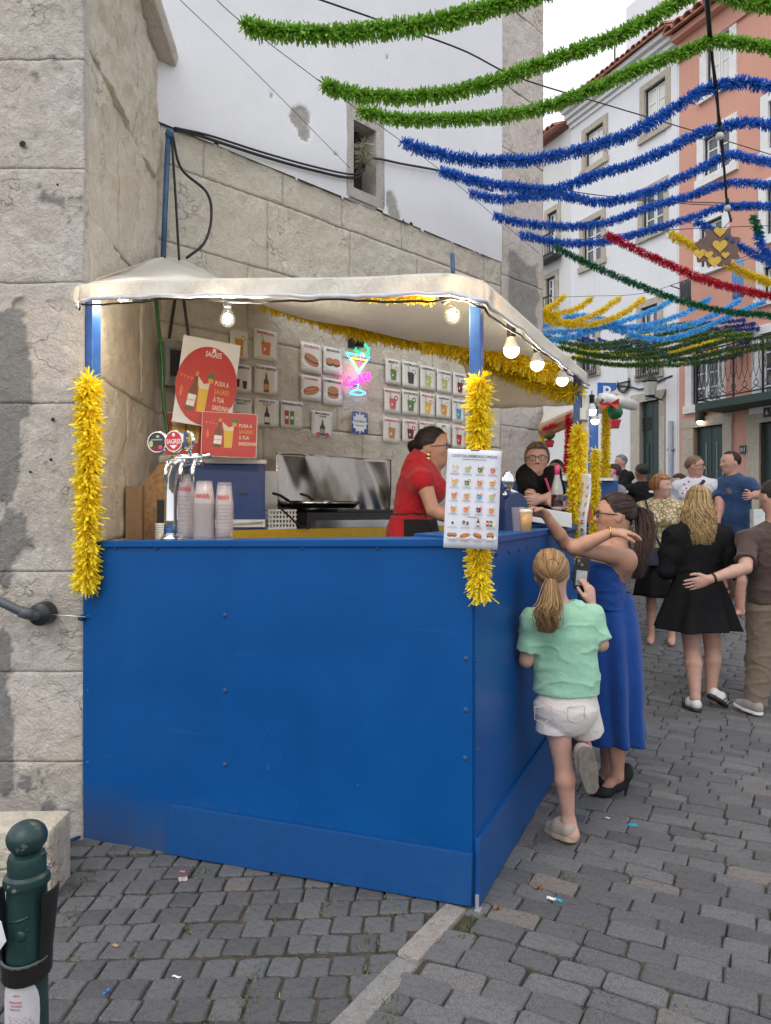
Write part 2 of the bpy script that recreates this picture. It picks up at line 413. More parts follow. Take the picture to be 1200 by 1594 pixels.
def pave(parent, e1, e2, L, Wd, origin, rng_i, rng_j, stag, ok, meshes, name, limit=300):
    spots = []
    r = random.Random(11)
    for j in range(*rng_j):
        sh = (r.random() if stag else r.uniform(-.12,.12))*L; wob = r.uniform(-.009,.009)
        i = rng_i[0]; x = rng_i[0]*L+sh
        while x < rng_i[1]*L:
            ll = L*r.uniform(.78, 1.22) if stag else L*r.uniform(.9, 1.1)
            c = origin + e1*(x+ll/2) + e2*(j*Wd+wob+.012*math.sin(x*2.3+j*.4)); x += ll
            if ok(c.x, c.y): spots.append((c.x, c.y, ll, r.random()))
    def size(s):
        return s[1]
    spots.sort(key=size)
    vis = [s for s in spots if abs(s[0]/max(.1,s[1])) < .56 and 797+(CZ-gz(s[0],s[1]))/s[1]*F < 1600]
    near = set(id(s) for s in vis[:limit]); rest = []
    ang = math.atan2(e1.y, e1.x)
    for s in spots:
        x, y, ll, q = s
        gx = (gz(x+.05,y)-gz(x-.05,y))/.1; gy = (gz(x,y+.05)-gz(x,y-.05))/.1
        me = meshes[int(q*len(meshes))]
        up = Vector((-gx,-gy,1)).normalized(); ux = Vector((math.cos(ang+(q-.5)*.09), math.sin(ang+(q-.5)*.09), 0)); ux = (ux-up*ux.dot(up)).normalized(); uy = up.cross(ux)
        m = Matrix(((ux.x,uy.x,up.x,x),(ux.y,uy.y,up.y,y),(ux.z,uy.z,up.z,gz(x,y)+(q*7%1-.5)*.009),(0,0,0,1))) @ Matrix.Diagonal((ll/L*.992, .975+.04*(q*13%1), 1, 1))
        if id(s) in near:
            o = bpy.data.objects.new(name, me); link(o, parent); o.matrix_world = m
        else: rest.append((me, m))
    if rest:
        V = []; Fc = []; n0 = 0
        for me, m in rest:
            nv = len(me.vertices); co = np.empty(nv*3, dtype=np.float32); me.vertices.foreach_get('co', co); co = co.reshape(-1,3)
            mm = np.array(m); V.append(co@mm[:3,:3].T+mm[:3,3])
            n = 8; Fc += [(n0+i*n+k, n0+i*n+(k+1)%n, n0+(i+1)*n+(k+1)%n, n0+(i+1)*n+k) for i in range(2) for k in range(n)]+[(n0+16+k, n0+16+(k+1)%n, n0+24) for k in range(n)]
            n0 += nv
        mb = MB(); mb.v = [tuple(p) for p in np.vstack(V)]; mb.f = [tuple(dict.fromkeys(f)) for f in Fc]; mb.mi = [0]*len(mb.f)
        mb.build('setts', meshes[0].materials[0], parent, True, recalc=False)['kind'] = 'stuff'
SE1 = Vector((.875,-.485,0)).normalized(); SE2 = Vector((.485,.875,0)).normalized()
sm1 = [sett_mesh('sett', .175, .096, M_SETT, k) for k in range(9)]
def ok_street(x, y):
    if y < .7 or y > 15 or x > .62*y+.6 or x < -1.0: return False
    if (x-K0.x)*KD.y-(y-K0.y)*KD.x < .012 and y < 2.8: return False
    return not in_poly(x, y, KIN) and not (y > 2.8 and x < .2)
pave(street, SE1, SE2, .175, .096, Vector((.33,2.66,0)), (-20, 68), (-30, 150), True, ok_street, sm1, 'sett')
sm2 = [sett_mesh('sett', .105, .105, M_SETT2, 50+k) for k in range(9)]
def ok_fore(x, y):
    return y > .8 and y < 3.6 and x > -1.9 and (x-K0.x)*KD.y-(y-K0.y)*KD.x < -.02 and not in_poly(x, y, KIN) and not (y > 3.38 and x < -1.40)
E1 = Vector((.995,-.06,0)).normalized(); E2 = Vector((.03,1,0)).normalized()
pave(fore, E1, E2, .107, .107, Vector((-.3,2.6,0)), (-20, 9), (-18, 11), False, ok_fore, sm2, 'sett')
kerb = thing('kerb', 'pale stone kerb strip running from the kiosk corner towards the camera', 'kerb'); del kerb['category']; kerb['kind'] = 'structure'
s0 = 0
for L in (.36, .44, .5, .5):
    mb = MB(); q0 = K0+KD*(.87-s0-L+.004); 
    mb.box((-.042,0,-.1),(.042,L-.004,.013), .002); o = mb.build('kerb_stone', M_KERB, kerb, bevel=.008)
    ang = math.atan2(KD.y, KD.x)-math.pi/2
    o.location = (q0.x, q0.y, gz(q0.x,q0.y)); o.rotation_euler = (0,0,ang); s0 += L

# weeds and dry litter in the joints
def weeds():
    V = []; Fc = []; rn = []; r = random.Random(5); spots = []
    # clumps read off the photograph
    for px, py, k in ((320,1337,60),(125,1345,50),(110,1390,30),(518,1393,45),(622,1415,35),(575,1460,30),(665,1465,35),(285,1420,35),(600,1555,40),(195,1470,35),(380,1540,50),(725,1450,20),(610,1580,40),(855,1230,40),(845,1210,30),(905,1440,25),(940,1550,30),(1040,1415,15),(870,1370,15),(140,1335,30),(395,1500,30),(560,1500,30),(330,1560,30),(680,1440,25),(740,1432,25),(90,1330,25),(655,1370,20),(180,1370,20)):
        d = (CZ-.05)*F/(py-797); spots.append(((px-600)/F*d, d, k))
    for i in range(420):
        d = 1.9+r.random()*2.6; x = r.uniform(-.5,.5)*d; spots.append((x, d, r.randint(5,16)))
    for (x, y, k) in spots:
        if in_poly(x, y, KIN): continue
        for i in range(k):
            bx, by = x+r.gauss(0,.022), y+r.gauss(0,.022); z = gz(bx,by)-.008; a = r.uniform(0,6.28); h = r.uniform(.006,.020) if k > 17 else r.uniform(.003,.010); w = r.uniform(.0015,.0035)
            dx, dy = math.cos(a), math.sin(a); l = r.uniform(.005,.022); n = len(V)
            V += [(bx-dy*w,by+dx*w,z),(bx+dy*w,by-dx*w,z),(bx+dx*l*.5+dy*w*.8,by+dy*l*.5-dx*w*.8,z+h*.7),(bx+dx*l*.5-dy*w*.8,by+dy*l*.5+dx*w*.8,z+h*.7),(bx+dx*l+dy*.0006,by+dy*l-dx*.0006,z+h),(bx+dx*l-dy*.0006,by+dy*l+dx*.0006,z+h)]
            Fc += [(n,n+1,n+2,n+3),(n+3,n+2,n+4,n+5)]; q = r.random(); rn += [q]*6
    b = NB('weed_green'); b.set(**{'Base Color': b.ramp(b.attr('rnd'), [(0,(.03,.05,.012)),(.7,(.065,.10,.028)),(1,(.20,.19,.08))]), 'Roughness': .6})
    o = np_obj('weeds', V, Fc, b.m, smooth=False, attrs={'rnd': rn}); tag(o, 'green weeds and grass sprouting in joints between the setts', 'weeds', kind='stuff')
weeds()

# ================================================================ stone faces
def rough_face(name, fr, a0, a1, z0, z1, res, mat, parent, seed=0, amp=.012, b0=0.0, thick=.06, patch=None, edge=.003, rnd_=.0018):
    """one hewn block: dense front, rounded arrises, plain sides; built in the frame's own space"""
    na = max(2, int((a1-a0)/res)); nz = max(2, int((z1-z0)/res))
    A, Z = np.meshgrid(np.linspace(a0, a1, na+1), np.linspace(z0, z1, nz+1)); A = A.ravel(); Z = Z.ravel()
    p = np.stack([A*3+seed, Z*3, np.full_like(A, seed*1.7)], 1)
    d = fbm(p, 3, seed)*amp + fbm(p*5, 4, seed+9, .6)*amp*.45
    e = np.minimum(np.minimum(A-a0, a1-A), np.minimum(Z-z0, z1-Z)); en = edge*(1+.8*vnoise(p*6, seed+3))
    rd = np.clip(1-e/np.maximum(en, .003), 0, 1)**2*rnd_
    pt = np.zeros_like(A)
    if patch is not None:
        pt = patch(A, Z, seed); d = d*(1-.7*pt)+.006*pt
    Y = b0-d+rd; V = np.stack([A, Y, Z], 1); n = na+1
    idx = np.arange((na+1)*(nz+1)).reshape(nz+1, na+1)
    f = np.stack([idx[:-1,:-1].ravel(), idx[:-1,1:].ravel(), idx[1:,1:].ravel(), idx[1:,:-1].ravel()], 1)
    rim = np.concatenate([idx[0,:], idx[1:,-1], idx[-1,-2::-1], idx[-2:0:-1,0]])
    bk = V[rim].copy(); bk[:,1] = b0+thick; nb = len(V); V = np.vstack([V, bk]); k = len(rim); ii = np.arange(k); jj = (ii+1)%k
    f = np.vstack([f, np.stack([rim[ii], nb+ii, nb+jj, rim[jj]], 1)])
    pt = np.concatenate([pt, pt[rim]])
    return np_obj(name, V, f, mat, parent, True, attrs={'patch': pt}, m=fr.m if parent is None else None)
# --- the buttress on the left: face towards the camera and its flank
butt = thing('stone_buttress', 'tall limewashed stone buttress with grey cement patches at the picture\'s left edge', 'wall', m=PL.m)
PSm = PL.m.inverted() @ PS.m
def grey_patch(A, Z, seed):
    px = 600+(A-3.4)/3.46*F; py = 797+(CZ-Z)/3.46*F
    nz = fbm(np.stack([A*4, Z*4, A*0], 1), 5, 77, .6)
    m = -np.ones_like(A)
    for cx, cy, rx, ry in ((14,560,26,90),(36,600,12,50),(8,720,22,80),(16,660,14,50),(24,830,34,45),(8,870,16,40),(4,1020,14,40),(4,1160,16,90)):
        m = np.maximum(m, 1-((px-cx)/rx)**2-((py-cy)/ry)**2)
    return np.clip((m+nz*.95+.25*fbm(np.stack([A*40, Z*40, A*0], 1), 3, 5))*9, 0, 1)
def zpx(py, d=3.46): return CZ-(py-797)/F*d
js = [-260, -80, 92, 262, 440, 628, 890, 1046, 1185, 1340]
for k in range(len(js)-1):
    o = rough_face('stone_block', PL, 1.05 if k % 2 else .75, PLW, zpx(js[k+1])+.001, zpx(js[k])-.001, .014, M_STONE_A, None, seed=20, amp=.013, patch=grey_patch)
    o.parent = butt; o.matrix_parent_inverse = Matrix(); o.matrix_basis = Matrix()
    a = 1.05 if k % 2 else .75
    o = rough_face('stone_block', PL, .0, a-.006, zpx(js[k+1])+.001, zpx(js[k])-.001, .05, M_STONE_A, None, seed=40+k, amp=.013)
    o.parent = butt; o.matrix_basis = Matrix()
js2 = [-130, 270, 430, 640, 830, 1050, 1330]
zs2 = [4.66, 3.75, 2.95, 2.18, 1.35, .5, -.2]
for k in range(len(zs2)-1):
    c = [.95, .6, 1.1, .75, 1.0, .7][k]
    for (a, b) in ((.062, c-.003), (c+.001, PSW)):
        o = rough_face('stone_block', PS, a, b, zs2[k+1]+.001, zs2[k]-.001, .022, M_STONE_B, None, seed=60+k*2+int(a), amp=.014 if k != 0 else .03)
        o.parent = butt; o.matrix_basis = PSm
mb = MB(); c0, c1 = PLW-.08, PLW-.08-.0875*1.64; mb.add([(0,.06,-.3),(c0,.06,-.3),(c1,1.7,-.3),(0,1.7,-.3),(0,.06,4.6),(c0,.06,4.6),(c1,1.7,4.6),(0,1.7,4.6)], [(0,3,2,1),(4,5,6,7),(0,1,5,4),(1,2,6,5),(2,3,7,6),(3,0,4,7)]); mb.build('core', M_JOINT, butt)
mb = MB(); poly = [(-.10,4.66),(-.115,4.72),(-.10,4.80),(-.03,4.84),(.5,4.85),(.5,4.66)]
vs = [(PSW+.04, p[0], p[1]) for p in poly]+[(.02, p[0], p[1]) for p in poly]; n = len(poly)
mb.add(vs, [tuple(range(n)), tuple(range(2*n-1,n-1,-1))]+[(i,n+i,n+(i+1)%n,(i+1)%n) for i in range(n)])
o = mb.build('coping', M_STONE_A, butt, bevel=.01); o.matrix_basis = PSm
# --- the long back wall: stone below, white plaster above
back = thing('plastered_wall', 'tall white plastered wall with bare cream stone base behind the kiosk', 'wall', m=BW.m)
ZB = 4.23; A1 = BW.pix(780, 400)[0]; A2 = BW.pix(845, 400)[0]; ZT = 9.5
wa0, wz1 = BW.pix(548, 192); wa1, _ = BW.pix(583, 200); wz0 = BW.pix(565, 300)[1]; wz1 = BW.pix(565, 196)[1]
fa0 = BW.pix(537, 200)[0]; fa1 = BW.pix(595, 200)[0]; fz1 = BW.pix(566, 168)[1]; fz0 = BW.pix(566, 316)[1]
courses = [(3.97, ZB+.01), (3.42, 3.964), (2.85, 3.414), (2.2, 2.844), (1.5, 2.194), (.7, 1.494), (-.1, .694)]
r = random.Random(3)
for k, (z0, z1) in enumerate(courses):
    a = -.25
    while a < A1-.02:
        L = r.uniform(.75,1.25) if k else r.uniform(.5,.9); b = min(A1-.004, a+L)
        if A1-b < .25: b = A1-.004
        o = rough_face('stone_block', BW, a, b-.0015, z0, z1-.0015, .022 if k < 5 else .08, M_STONE_C, None, seed=90, amp=.012, rnd_=.0004)
        o.parent = back; o.matrix_basis = Matrix(); a = b
k = 0; z = -.1
for h in (.9,.8,.85,.75,.9,.6,.8,.7,.9,.7,.8,.7,.75):
    def qp(A, Z, seed):
        nn = fbm(np.stack([A*5, Z*5, A*0], 1), 4, 31, .6); pa, pz = BW.pix(815, 455)
        m = 1-np.maximum(np.abs((A-pa)/.30), np.abs((Z-pz)/.42))
        return np.clip((m*2+nn*.35)*6, 0, 1)*.8
    o = rough_face('quoin_block', BW, A1+.003, A2, z+.002, z+h-.002, .022, M_STONE_Q if 'M_STONE_Q' in globals() else M_STONE_A, None, seed=150+k, amp=.009, b0=-.006, patch=qp)
    o.parent = back; o.matrix_basis = Matrix(); z += h; k += 1
def plaster():
    res = .02; a = np.arange(-.26, A1+1e-6, res); zz = np.arange(ZB-.06, 7.6, res); A, Z = np.meshgrid(a, zz); A1d = A.ravel(); Z1 = Z.ravel()
    p = np.stack([A1d, Z1, A1d*0], 1); n = fbm(p*6, 5, 5, .6)
    m = -np.ones_like(A1d)*2
    for cx, cy, rx, ry in ((466,182,17,20),(472,205,10,16),(607,318,9,20),(612,335,9,12),(560,322,26,14),(575,335,10,8),(700,398,12,6),(420,150,2,3),(600,90,2,3),(520,240,2,3),(590,297,4,7)):
        ca, cz = BW.pix(cx, cy); dd = BW.w(ca,0,0).y; ra = abs(BW.pix(cx+rx, cy)[0]-ca); rz = ry/F*dd
        m = np.maximum(m, 1-((A1d-ca)/ra)**2-((Z1-cz)/rz)**2)
    pt = np.clip((m+n*.5)*8, 0, 1); pt[m < -1.5] = 0
    und = fbm(p*1.2, 3, 8)*.010+n*.0015
    Y = -.016-und*.6+pt*.011
    edge = ZB+.012*fbm(np.stack([A1d*7, A1d*0, A1d*0], 1), 4, 12)
    V = np.stack([A1d, Y, Z1], 1); nx = len(a); idx = np.arange(len(A1d)).reshape(len(zz), nx)
    ca = A[:-1,:-1]+res/2; cz = Z[:-1,:-1]+res/2
    keep = (cz > edge.reshape(Z.shape)[:-1,:-1]) & ~((ca > fa0) & (ca < fa1) & (cz > fz0+.02) & (cz < fz1))
    f = np.stack([idx[:-1,:-1], idx[:-1,1:], idx[1:,1:], idx[1:,:-1]], -1)[keep]
    o = np_obj('plaster', V, f, M_PLASTER, None, True, attrs={'patch': pt}); o.parent = back; o.matrix_basis = Matrix()
plaster()
mb = MB(); mb.box((0,.06,-.3),(fa0,.9,ZT)); mb.box((fa1,.06,-.3),(A2-.01,.9,ZT)); mb.box((fa0,.06,-.3),(fa1,.9,fz0)); mb.box((fa0,.06,fz1),(fa1,.9,ZT)); mb.box((fa0,.55,fz0),(fa1,.9,fz1))
mb.build('core', M_JOINT, back)
wn = MB()
for (a, b, z0, z1) in ((fa0,wa0,fz0,fz1),(wa1,fa1,fz0,fz1),(wa0,wa1,wz1,fz1),(wa0,wa1,fz0,wz0)): wn.box((a,-.022,z0),(b,.5,z1))
nich = wn.build('window', m_stone('pale_window_stone', (.62,.58,.54), (.2,.17,.15)), back)
mb = MB()
for q in (.28,.62): 
    x = wa0+(wa1-wa0)*q; mb.box((x-.02,.12,wz0),(x+.02,.16,wz1))
mb.box((wa0,.17,wz0),(wa1,.2,wz1))
mb.build('bars', mk('old_dark_wood', (.035,.03,.028), .8, .4, 20), nich)

# ================================================================ facades across the street
def facade_wall(name, a0, a1, z0, z1, holes, mat, parent, b0=0.0, rev=.16):
    xs = sorted(set([a0, a1]+[h[0] for h in holes]+[h[1] for h in holes])); zs = sorted(set([z0, z1]+[h[2] for h in holes]+[h[3] for h in holes]))
    xs = [x for x in xs if a0 <= x <= a1]; mb = MB()
    for i in range(len(xs)-1):
        for j in range(len(zs)-1):
            cx, cz = (xs[i]+xs[i+1])/2, (zs[j]+zs[j+1])/2
            if any(h[0] < cx < h[1] and h[2] < cz < h[3] for h in holes): continue
            mb.add([(xs[i],b0,zs[j]),(xs[i+1],b0,zs[j]),(xs[i+1],b0,zs[j+1]),(xs[i],b0,zs[j+1])], [(0,1,2,3)])
    for (h0,h1,g0,g1) in holes:
        mb.add([(h0,b0,g0),(h1,b0,g0),(h1,b0,g1),(h0,b0,g1),(h0,b0+rev,g0),(h1,b0+rev,g0),(h1,b0+rev,g1),(h0,b0+rev,g1)], [(0,1,5,4),(1,2,6,5),(2,3,7,6),(3,0,4,7)])
    mb.add([(a0,b0,z1),(a1,b0,z1),(a1,b0+4,z1),(a0,b0+4,z1),(a0,b0,z0),(a0,b0+4,z0),(a1,b0,z0),(a1,b0+4,z0)], [(0,1,2,3),(0,3,5,4),(1,6,7,2)])
    o = mb.build(name, mat, None, recalc=False); o.parent = parent; return o
def win_rect(pl, pr, pt, pb):
    """opening rectangle from its left, right, top and bottom as read at its centre"""
    c = (pl+pr)/2; return (FA.pix(pl, pt)[0], FA.pix(pr, pt)[0], FA.pix(c, pb)[1], FA.pix(c, pt)[1])
def window(parent, h, stone=M_FSTONE, sw=.14, pane=M_PANE, rows=3, sash=M_WFRAME, ajar=0):
    """h is the outer edge of the surround; returns the hole"""
    a0,a1,z0,z1 = h; s = min(sw, (a1-a0)*.2); mb = MB()
    for (p,q,u,v) in ((a0,a0+s,z0+s,z1-s),(a1-s,a1,z0+s,z1-s),(a0,a1,z1-s,z1)): mb.box((p,-.035,u),(q,.12,v))
    mb.box((a0-.03,-.07,z0),(a1+.03,.12,z0+s))
    w = mb.build('window', stone, None); w.parent = parent
    i0,i1,k0,k1 = a0+s,a1-s,z0+s,z1-s; mb = MB(); t = .034; g = .03
    for (p,q,u,v) in ((i0,i0+g,k0,k1),(i1-g,i1,k0,k1),(i0+g,i1-g,k0,k0+g),(i0+g,i1-g,k1-g,k1)): mb.box((p,.03,u),(q,.11,v))
    mb.build('outer_frame', M_IRON, w); i0 += g; i1 -= g; k0 += g; k1 -= g; mb = MB()
    mid = (i0+i1)/2
    for (p,q) in ((i0,mid-.008),(mid+.008,i1)):
        for (x0,x1,u,v) in ((p,p+t,k0,k1),(q-t,q,k0,k1),(p+t,q-t,k0,k0+t),(p+t,q-t,k1-t,k1)): mb.box((x0,.06,u),(x1,.10,v))
        for r_ in range(1,rows):
            z = k0+(k1-k0)*r_/rows; mb.box((p+t,.066,z-.014),(q-t,.094,z+.014))
    mb.build('sash', sash, w)
    mb = MB(); mb.box((i0+.02,.078,k0+.02),(i1-.02,.086,k1-.02)); mb.build('pane', pane, w)
    return (i0-g-.002,i1+g+.002,k0-g-.002,k1+g+.002)
def eaves(parent, a0, a1, z, n, b=-.42):
    mb = MB(); R = (a1-a0)/n*.56; m = 7; vs = []
    for yy, zz in ((0,0),(.75,.28)):
        for ro in (R, R*.78):
            for k in range(m):
                t = math.pi*k/(m-1); vs.append((-math.cos(t)*ro, yy, zz+math.sin(t)*ro*.9))
    fs = []
    for k in range(m-1): fs += [(k,k+1,2*m+k+1,2*m+k),(m+k+1,m+k,3*m+k,3*m+k+1),(k,m+k,m+k+1,k+1),(2*m+k,2*m+k+1,3*m+k+1,3*m+k)]
    mb.add(vs, fs); me = mb.mesh('roof_tile', M_TILE, True)
    for i in range(n):
        o = bpy.data.objects.new('roof_tile', me); link(o, parent); o.location = (a0+(i+.5)*(a1-a0)/n, b, z+.01*math.sin(i*2.1)); o.rotation_euler = (0,0,.03*math.sin(i*5))
    mb = MB(); mb.add([(a0,b+.02,z-.03),(a1,b+.02,z-.03),(a1,4,z+1.6),(a0,4,z+1.6),(a0,b+.02,z),(a1,b+.02,z),(a1,4,z+1.63),(a0,4,z+1.63)], [(0,3,2,1),(4,5,6,7),(0,1,5,4),(1,2,6,5),(2,3,7,6),(3,0,4,7)])
    mb.build('roof', M_TILE, parent)
aW0 = FA.pix(888, 400)[0]; aB = FA.pix(1057, 400)[0]; aR = aB+6.5; zg = .6
zEW = FA.pix(975, 110)[1]; zEP = FA.pix(1095, 34)[1]
# white building
wb = thing('white_building', 'white painted house with stone window surrounds and tiled eaves across the street', 'building', m=FA.m); holes = []
for (q, pane, rows) in ((win_rect(997,1045,120,212), M_PANEW, 3), (win_rect(906.5,946.5,190,264), M_PANEW, 3), (win_rect(994,1042,285,370), M_PANE, 3), (win_rect(903,943,334,418), M_PANE, 3), (win_rect(992,1032,466,590), M_PANE, 4), (win_rect(900,934,500,588), M_PANE, 4)):
    holes.append(window(wb, q, pane=pane, rows=rows))
dr = (FA.pix(997,700)[0], FA.pix(1027.5,700)[0], zg, FA.pix(1012,624)[1]); holes.append(dr)
facade_wall('wall', aW0, aB, zg-1, zEW, holes, M_FWHITE, wb)
do0, do1, dz1 = FA.pix(983,615)[0], FA.pix(1036,615)[0], FA.pix(1010,611)[1]
mb = MB(); mb.box((do0,-.04,zg),(dr[0],.1,dz1)); mb.box((dr[1],-.04,zg),(do1,.1,dz1)); mb.box((dr[0],-.04,dr[3]),(dr[1],.1,dz1)); mb.build('door_surround', M_FSTONE, wb)
mb = MB(); mid = (dr[0]+dr[1])/2
mb.box((dr[0],.08,zg),(mid-.006,.13,dr[3])); mb.box((mid+.006,.08,zg),(dr[1],.13,dr[3]))
for (p,q) in ((dr[0]+.1,mid-.1),(mid+.1,dr[1]-.1)):
    for z in (.2,1.0,1.75): mb.box((p,.06,zg+z),(q,.08,zg+z+.65))
dro = mb.build('door', M_GREEN, wb, bevel=.004)
mb = MB()
for i in range(6): z = dr[3]-.62+i*.05; mb.box((mid-.30,.05,z),(mid-.06,.06,z+.025))
mb.build('vent', M_IRON, dro)
mb = MB(); mb.box((dr[0]+.2,-.055,dr[3]+.04),(dr[0]+.44,-.041,dr[3]+.22)); pq = mb.build('number_plate', mk('blue_enamel', (.12,.14,.2), .3), wb)
mb = MB(); put_text(mb, '11', dr[0]+.32, dr[3]+.075, -.058, .17); mb.build('lettering', M_WFRAME, pq)
mb = MB()
for i, (o_, h_) in enumerate(((.05,.10),(.12,.10),(.20,.12),(.30,.10))): mb.box((aW0,-o_,zEW-.42+i*.105),(aB,.05,zEW-.42+i*.105+.103))
mb.build('cornice', M_WFRAME, wb)
eaves(wb, aW0-.1, aB, zEW+.02, 22)
mb = MB(); mb.box((aB-.34,-.02,zg),(aB-.03,.02,zEW-.43)); mb.build('pilaster', M_FWHITE, wb)
# railings in the lower windows
for q in (win_rect(995,1030,535,586), win_rect(903,932,548,586)):
    mb = MB(); a0,a1,z0,z1 = q; n = 9
    for i in range(n+1): x = a0+(a1-a0)*i/n; mb.tube([(x,-.10,z0),(x,-.10,z1)], .010, 5)
    for z in (z0+.02,z1): mb.box((a0,-.12,z-.015),(a1,-.09,z+.015))
    for i in range(n):
        x = a0+(a1-a0)*(i+.5)/n; rr = (a1-a0)/n*.42; mb.tube([(x+rr*math.cos(t),-.105,z0+.14+rr*math.sin(t)) for t in np.linspace(0,6.28,9)], .007, 4)
    mb.build('railing', M_IRON, wb)
# terrace room set back on its roof
mb = MB(); a0 = FA.pix(930,150)[0]; a1 = aB+1.0; mb.box((a0,.9,zEW-.2),(a1,1.0,zEW+2.3)); mb.box((a0+.8,1.6,zEW-.2),(a1,3.8,zEW+3.6)); mb.build('terrace_room', M_FWHITE, wb)
mb = MB(); mb.add([(a0+1.0,.9,zEW+2.65),(a1,.9,zEW+2.65),(a1,1.7,zEW+2.95),(a0+1.0,1.7,zEW+2.95),(a0+1.0,.9,zEW+2.69),(a1,.9,zEW+2.69),(a1,1.7,zEW+2.99),(a0+1.0,1.7,zEW+2.99)], [(0,3,2,1),(4,5,6,7),(0,1,5,4),(1,2,6,5),(2,3,7,6),(3,0,4,7)]); mb.build('awning', mk('dark_awning', (.05,.045,.045), .8), wb)
mb = MB(); mb.box((aW0+.3,.6,zEW-.1),(aW0+.9,1.2,zEW+.75)); mb.box((aW0+.25,.55,zEW+.75),(aW0+.95,1.25,zEW+.83)); mb.build('chimney', M_FWHITE, wb)
mb = MB(); x = aW0+.6; mb.tube([(x,.9,zEW+.8),(x,.9,zEW+2.0)], .02, 6); mb.tube([(x-.45,.9,zEW+1.9),(x+.35,.9,zEW+1.8)], .014, 5)
for i in range(5): mb.tube([(x-.4+i*.16,.65,zEW+1.89-i*.02),(x-.4+i*.16,1.15,zEW+1.89-i*.02)], .009, 4)
mb.build('antenna', M_IRON, wb)
# pink building
pb = thing('pink_building', 'salmon pink house with white window surrounds beside the white house', 'building', m=FA.m); holes = []
M_WTRIM = mk('white_trim_paint', (.70,.69,.69), .7, .08, 9, .2)
for (q, pane, rows) in ((win_rect(1090.5,1147.5,44,146), M_PANEW, 2), (win_rect(1086,1148,192,280), M_PANE, 3), (win_rect(1081,1136,330,425), M_PANE, 3), (win_rect(1185,1262,130,235), M_PANE, 3), (win_rect(1182,1256,268,372), M_PANE, 3), (win_rect(1178,1250,395,470), M_PANE, 3), (win_rect(1068,1130,520,640), M_PANE, 4), (win_rect(1172,1252,500,640), M_PANE, 4)):
    holes.append(window(pb, q, stone=M_WTRIM, sw=.16, pane=pane, rows=rows))
doors = []
for (pl, pr, pt, ol, orr, ot) in ((1081,1127,663,1064,1141,648),(1184,1240,655,1164,1262,638)):
    h = (FA.pix(pl,700)[0], FA.pix(pr,700)[0], zg, FA.pix((pl+pr)/2,pt)[1]); holes.append(h)
    o0, o1, oz = FA.pix(ol,ot)[0], FA.pix(orr,ot)[0], FA.pix((ol+orr)/2,ot)[1]; mb = MB()
    mb.box((o0,-.05,zg),(h[0],.1,h[3])); mb.box((h[1],-.05,zg),(o1,.1,h[3])); mb.box((o0-.02,-.06,h[3]),(o1+.02,.1,oz)); mb.build('door_surround', M_FSTONE, pb)
    mb = MB(); mid = (h[0]+h[1])/2
    mb.box((h[0],.08,zg),(mid-.006,.13,h[3])); mb.box((mid+.006,.08,zg),(h[1],.13,h[3]))
    for (p,q) in ((h[0]+.1,mid-.1),(mid+.1,h[1]-.1)): mb.box((p,.06,zg+.2),(q,.08,zg+1.0))
    d_ = mb.build('door', M_GREEN, pb, bevel=.004)
    if pl == 1081:
        mb = MB()
        for (p,q) in ((h[0]+.22,mid-.12),(mid+.12,h[1]-.22)): mb.box((p,.068,h[3]-1.75),(q,.078,h[3]-.32))
        mb.build('pane', mk('lace_glass', (.16,.18,.18), .15, .4, 14, spec=.8), d_)
facade_wall('wall', aB, aR, zg-1, zEP, holes, M_FPINK, pb)
for (px, py, s, w) in ((1160,700,'01',.13),(1198,642,'6',.15)):
    a, z = FA.pix(px, py); mb = MB(); mb.box((a-w/2,-.075,z-w*.6),(a+w/2,-.061,z+w*.6)); o = mb.build('number_plate', M_IRON, pb); mb = MB(); put_text(mb, s, a, z-w*.3, -.078, w*.85, fit=w*(.7 if len(s) > 1 else .35)); mb.build('lettering', M_WFRAME, o)
mb = MB(); mb.box((aB,-.06,zEP-.5),(aR,.02,zEP)); mb.box((aB,-.25,zEP-.12),(aR,-.06,zEP)); mb.build('cornice', M_FPINK, pb)
eaves(pb, aB-.05, aR, zEP+.02, 26)
# balcony with looped iron railing
b0a, zs = FA.pix(1047, 634, -.75); b1a = aR; mb = MB(); mb.box((b0a+.55,-.75,zs-.14),(b1a,-.002,zs)); bal = mb.build('balcony', mk('green_slab', (.03,.06,.05), .7, .2), pb)
mb = MB(); a0 = b0a+.57; zt = zs+.98; n = int((b1a-a0)/.115)
for seg in ('f','s'):
    def q(x, z): return (a0+x, -.72, z) if seg == 'f' else (a0, -.72+x, z)
    Lg = b1a-a0 if seg == 'f' else .7; nn = int(Lg/.115)
    for z in (zs+.06, zt): mb.tube([q(0,z), q(Lg,z)], .014, 5)
    for i in range(nn+1):
        x = i*Lg/nn
        for sg in (-1,1): mb.tube([q(min(Lg,max(0,x+sg*.075*math.sin(t*math.pi))), zs+.30+(zt-zs-.30)*t) for t in np.linspace(0,1,7)], .007, 4)
        if i % 2 == 0 and i < nn:
            for sg in (-1,1): mb.tube([q(min(Lg,max(0,x+.115+sg*(.10-.08*t)*math.cos(t*5))), zs+.08+.2*t) for t in np.linspace(0,1,8)], .008, 4)
        if i % 7 == 0: mb.tube([q(x, zs), q(x, zt+.03)], .02, 5)
rl = mb.build('railing', M_IRON, bal)
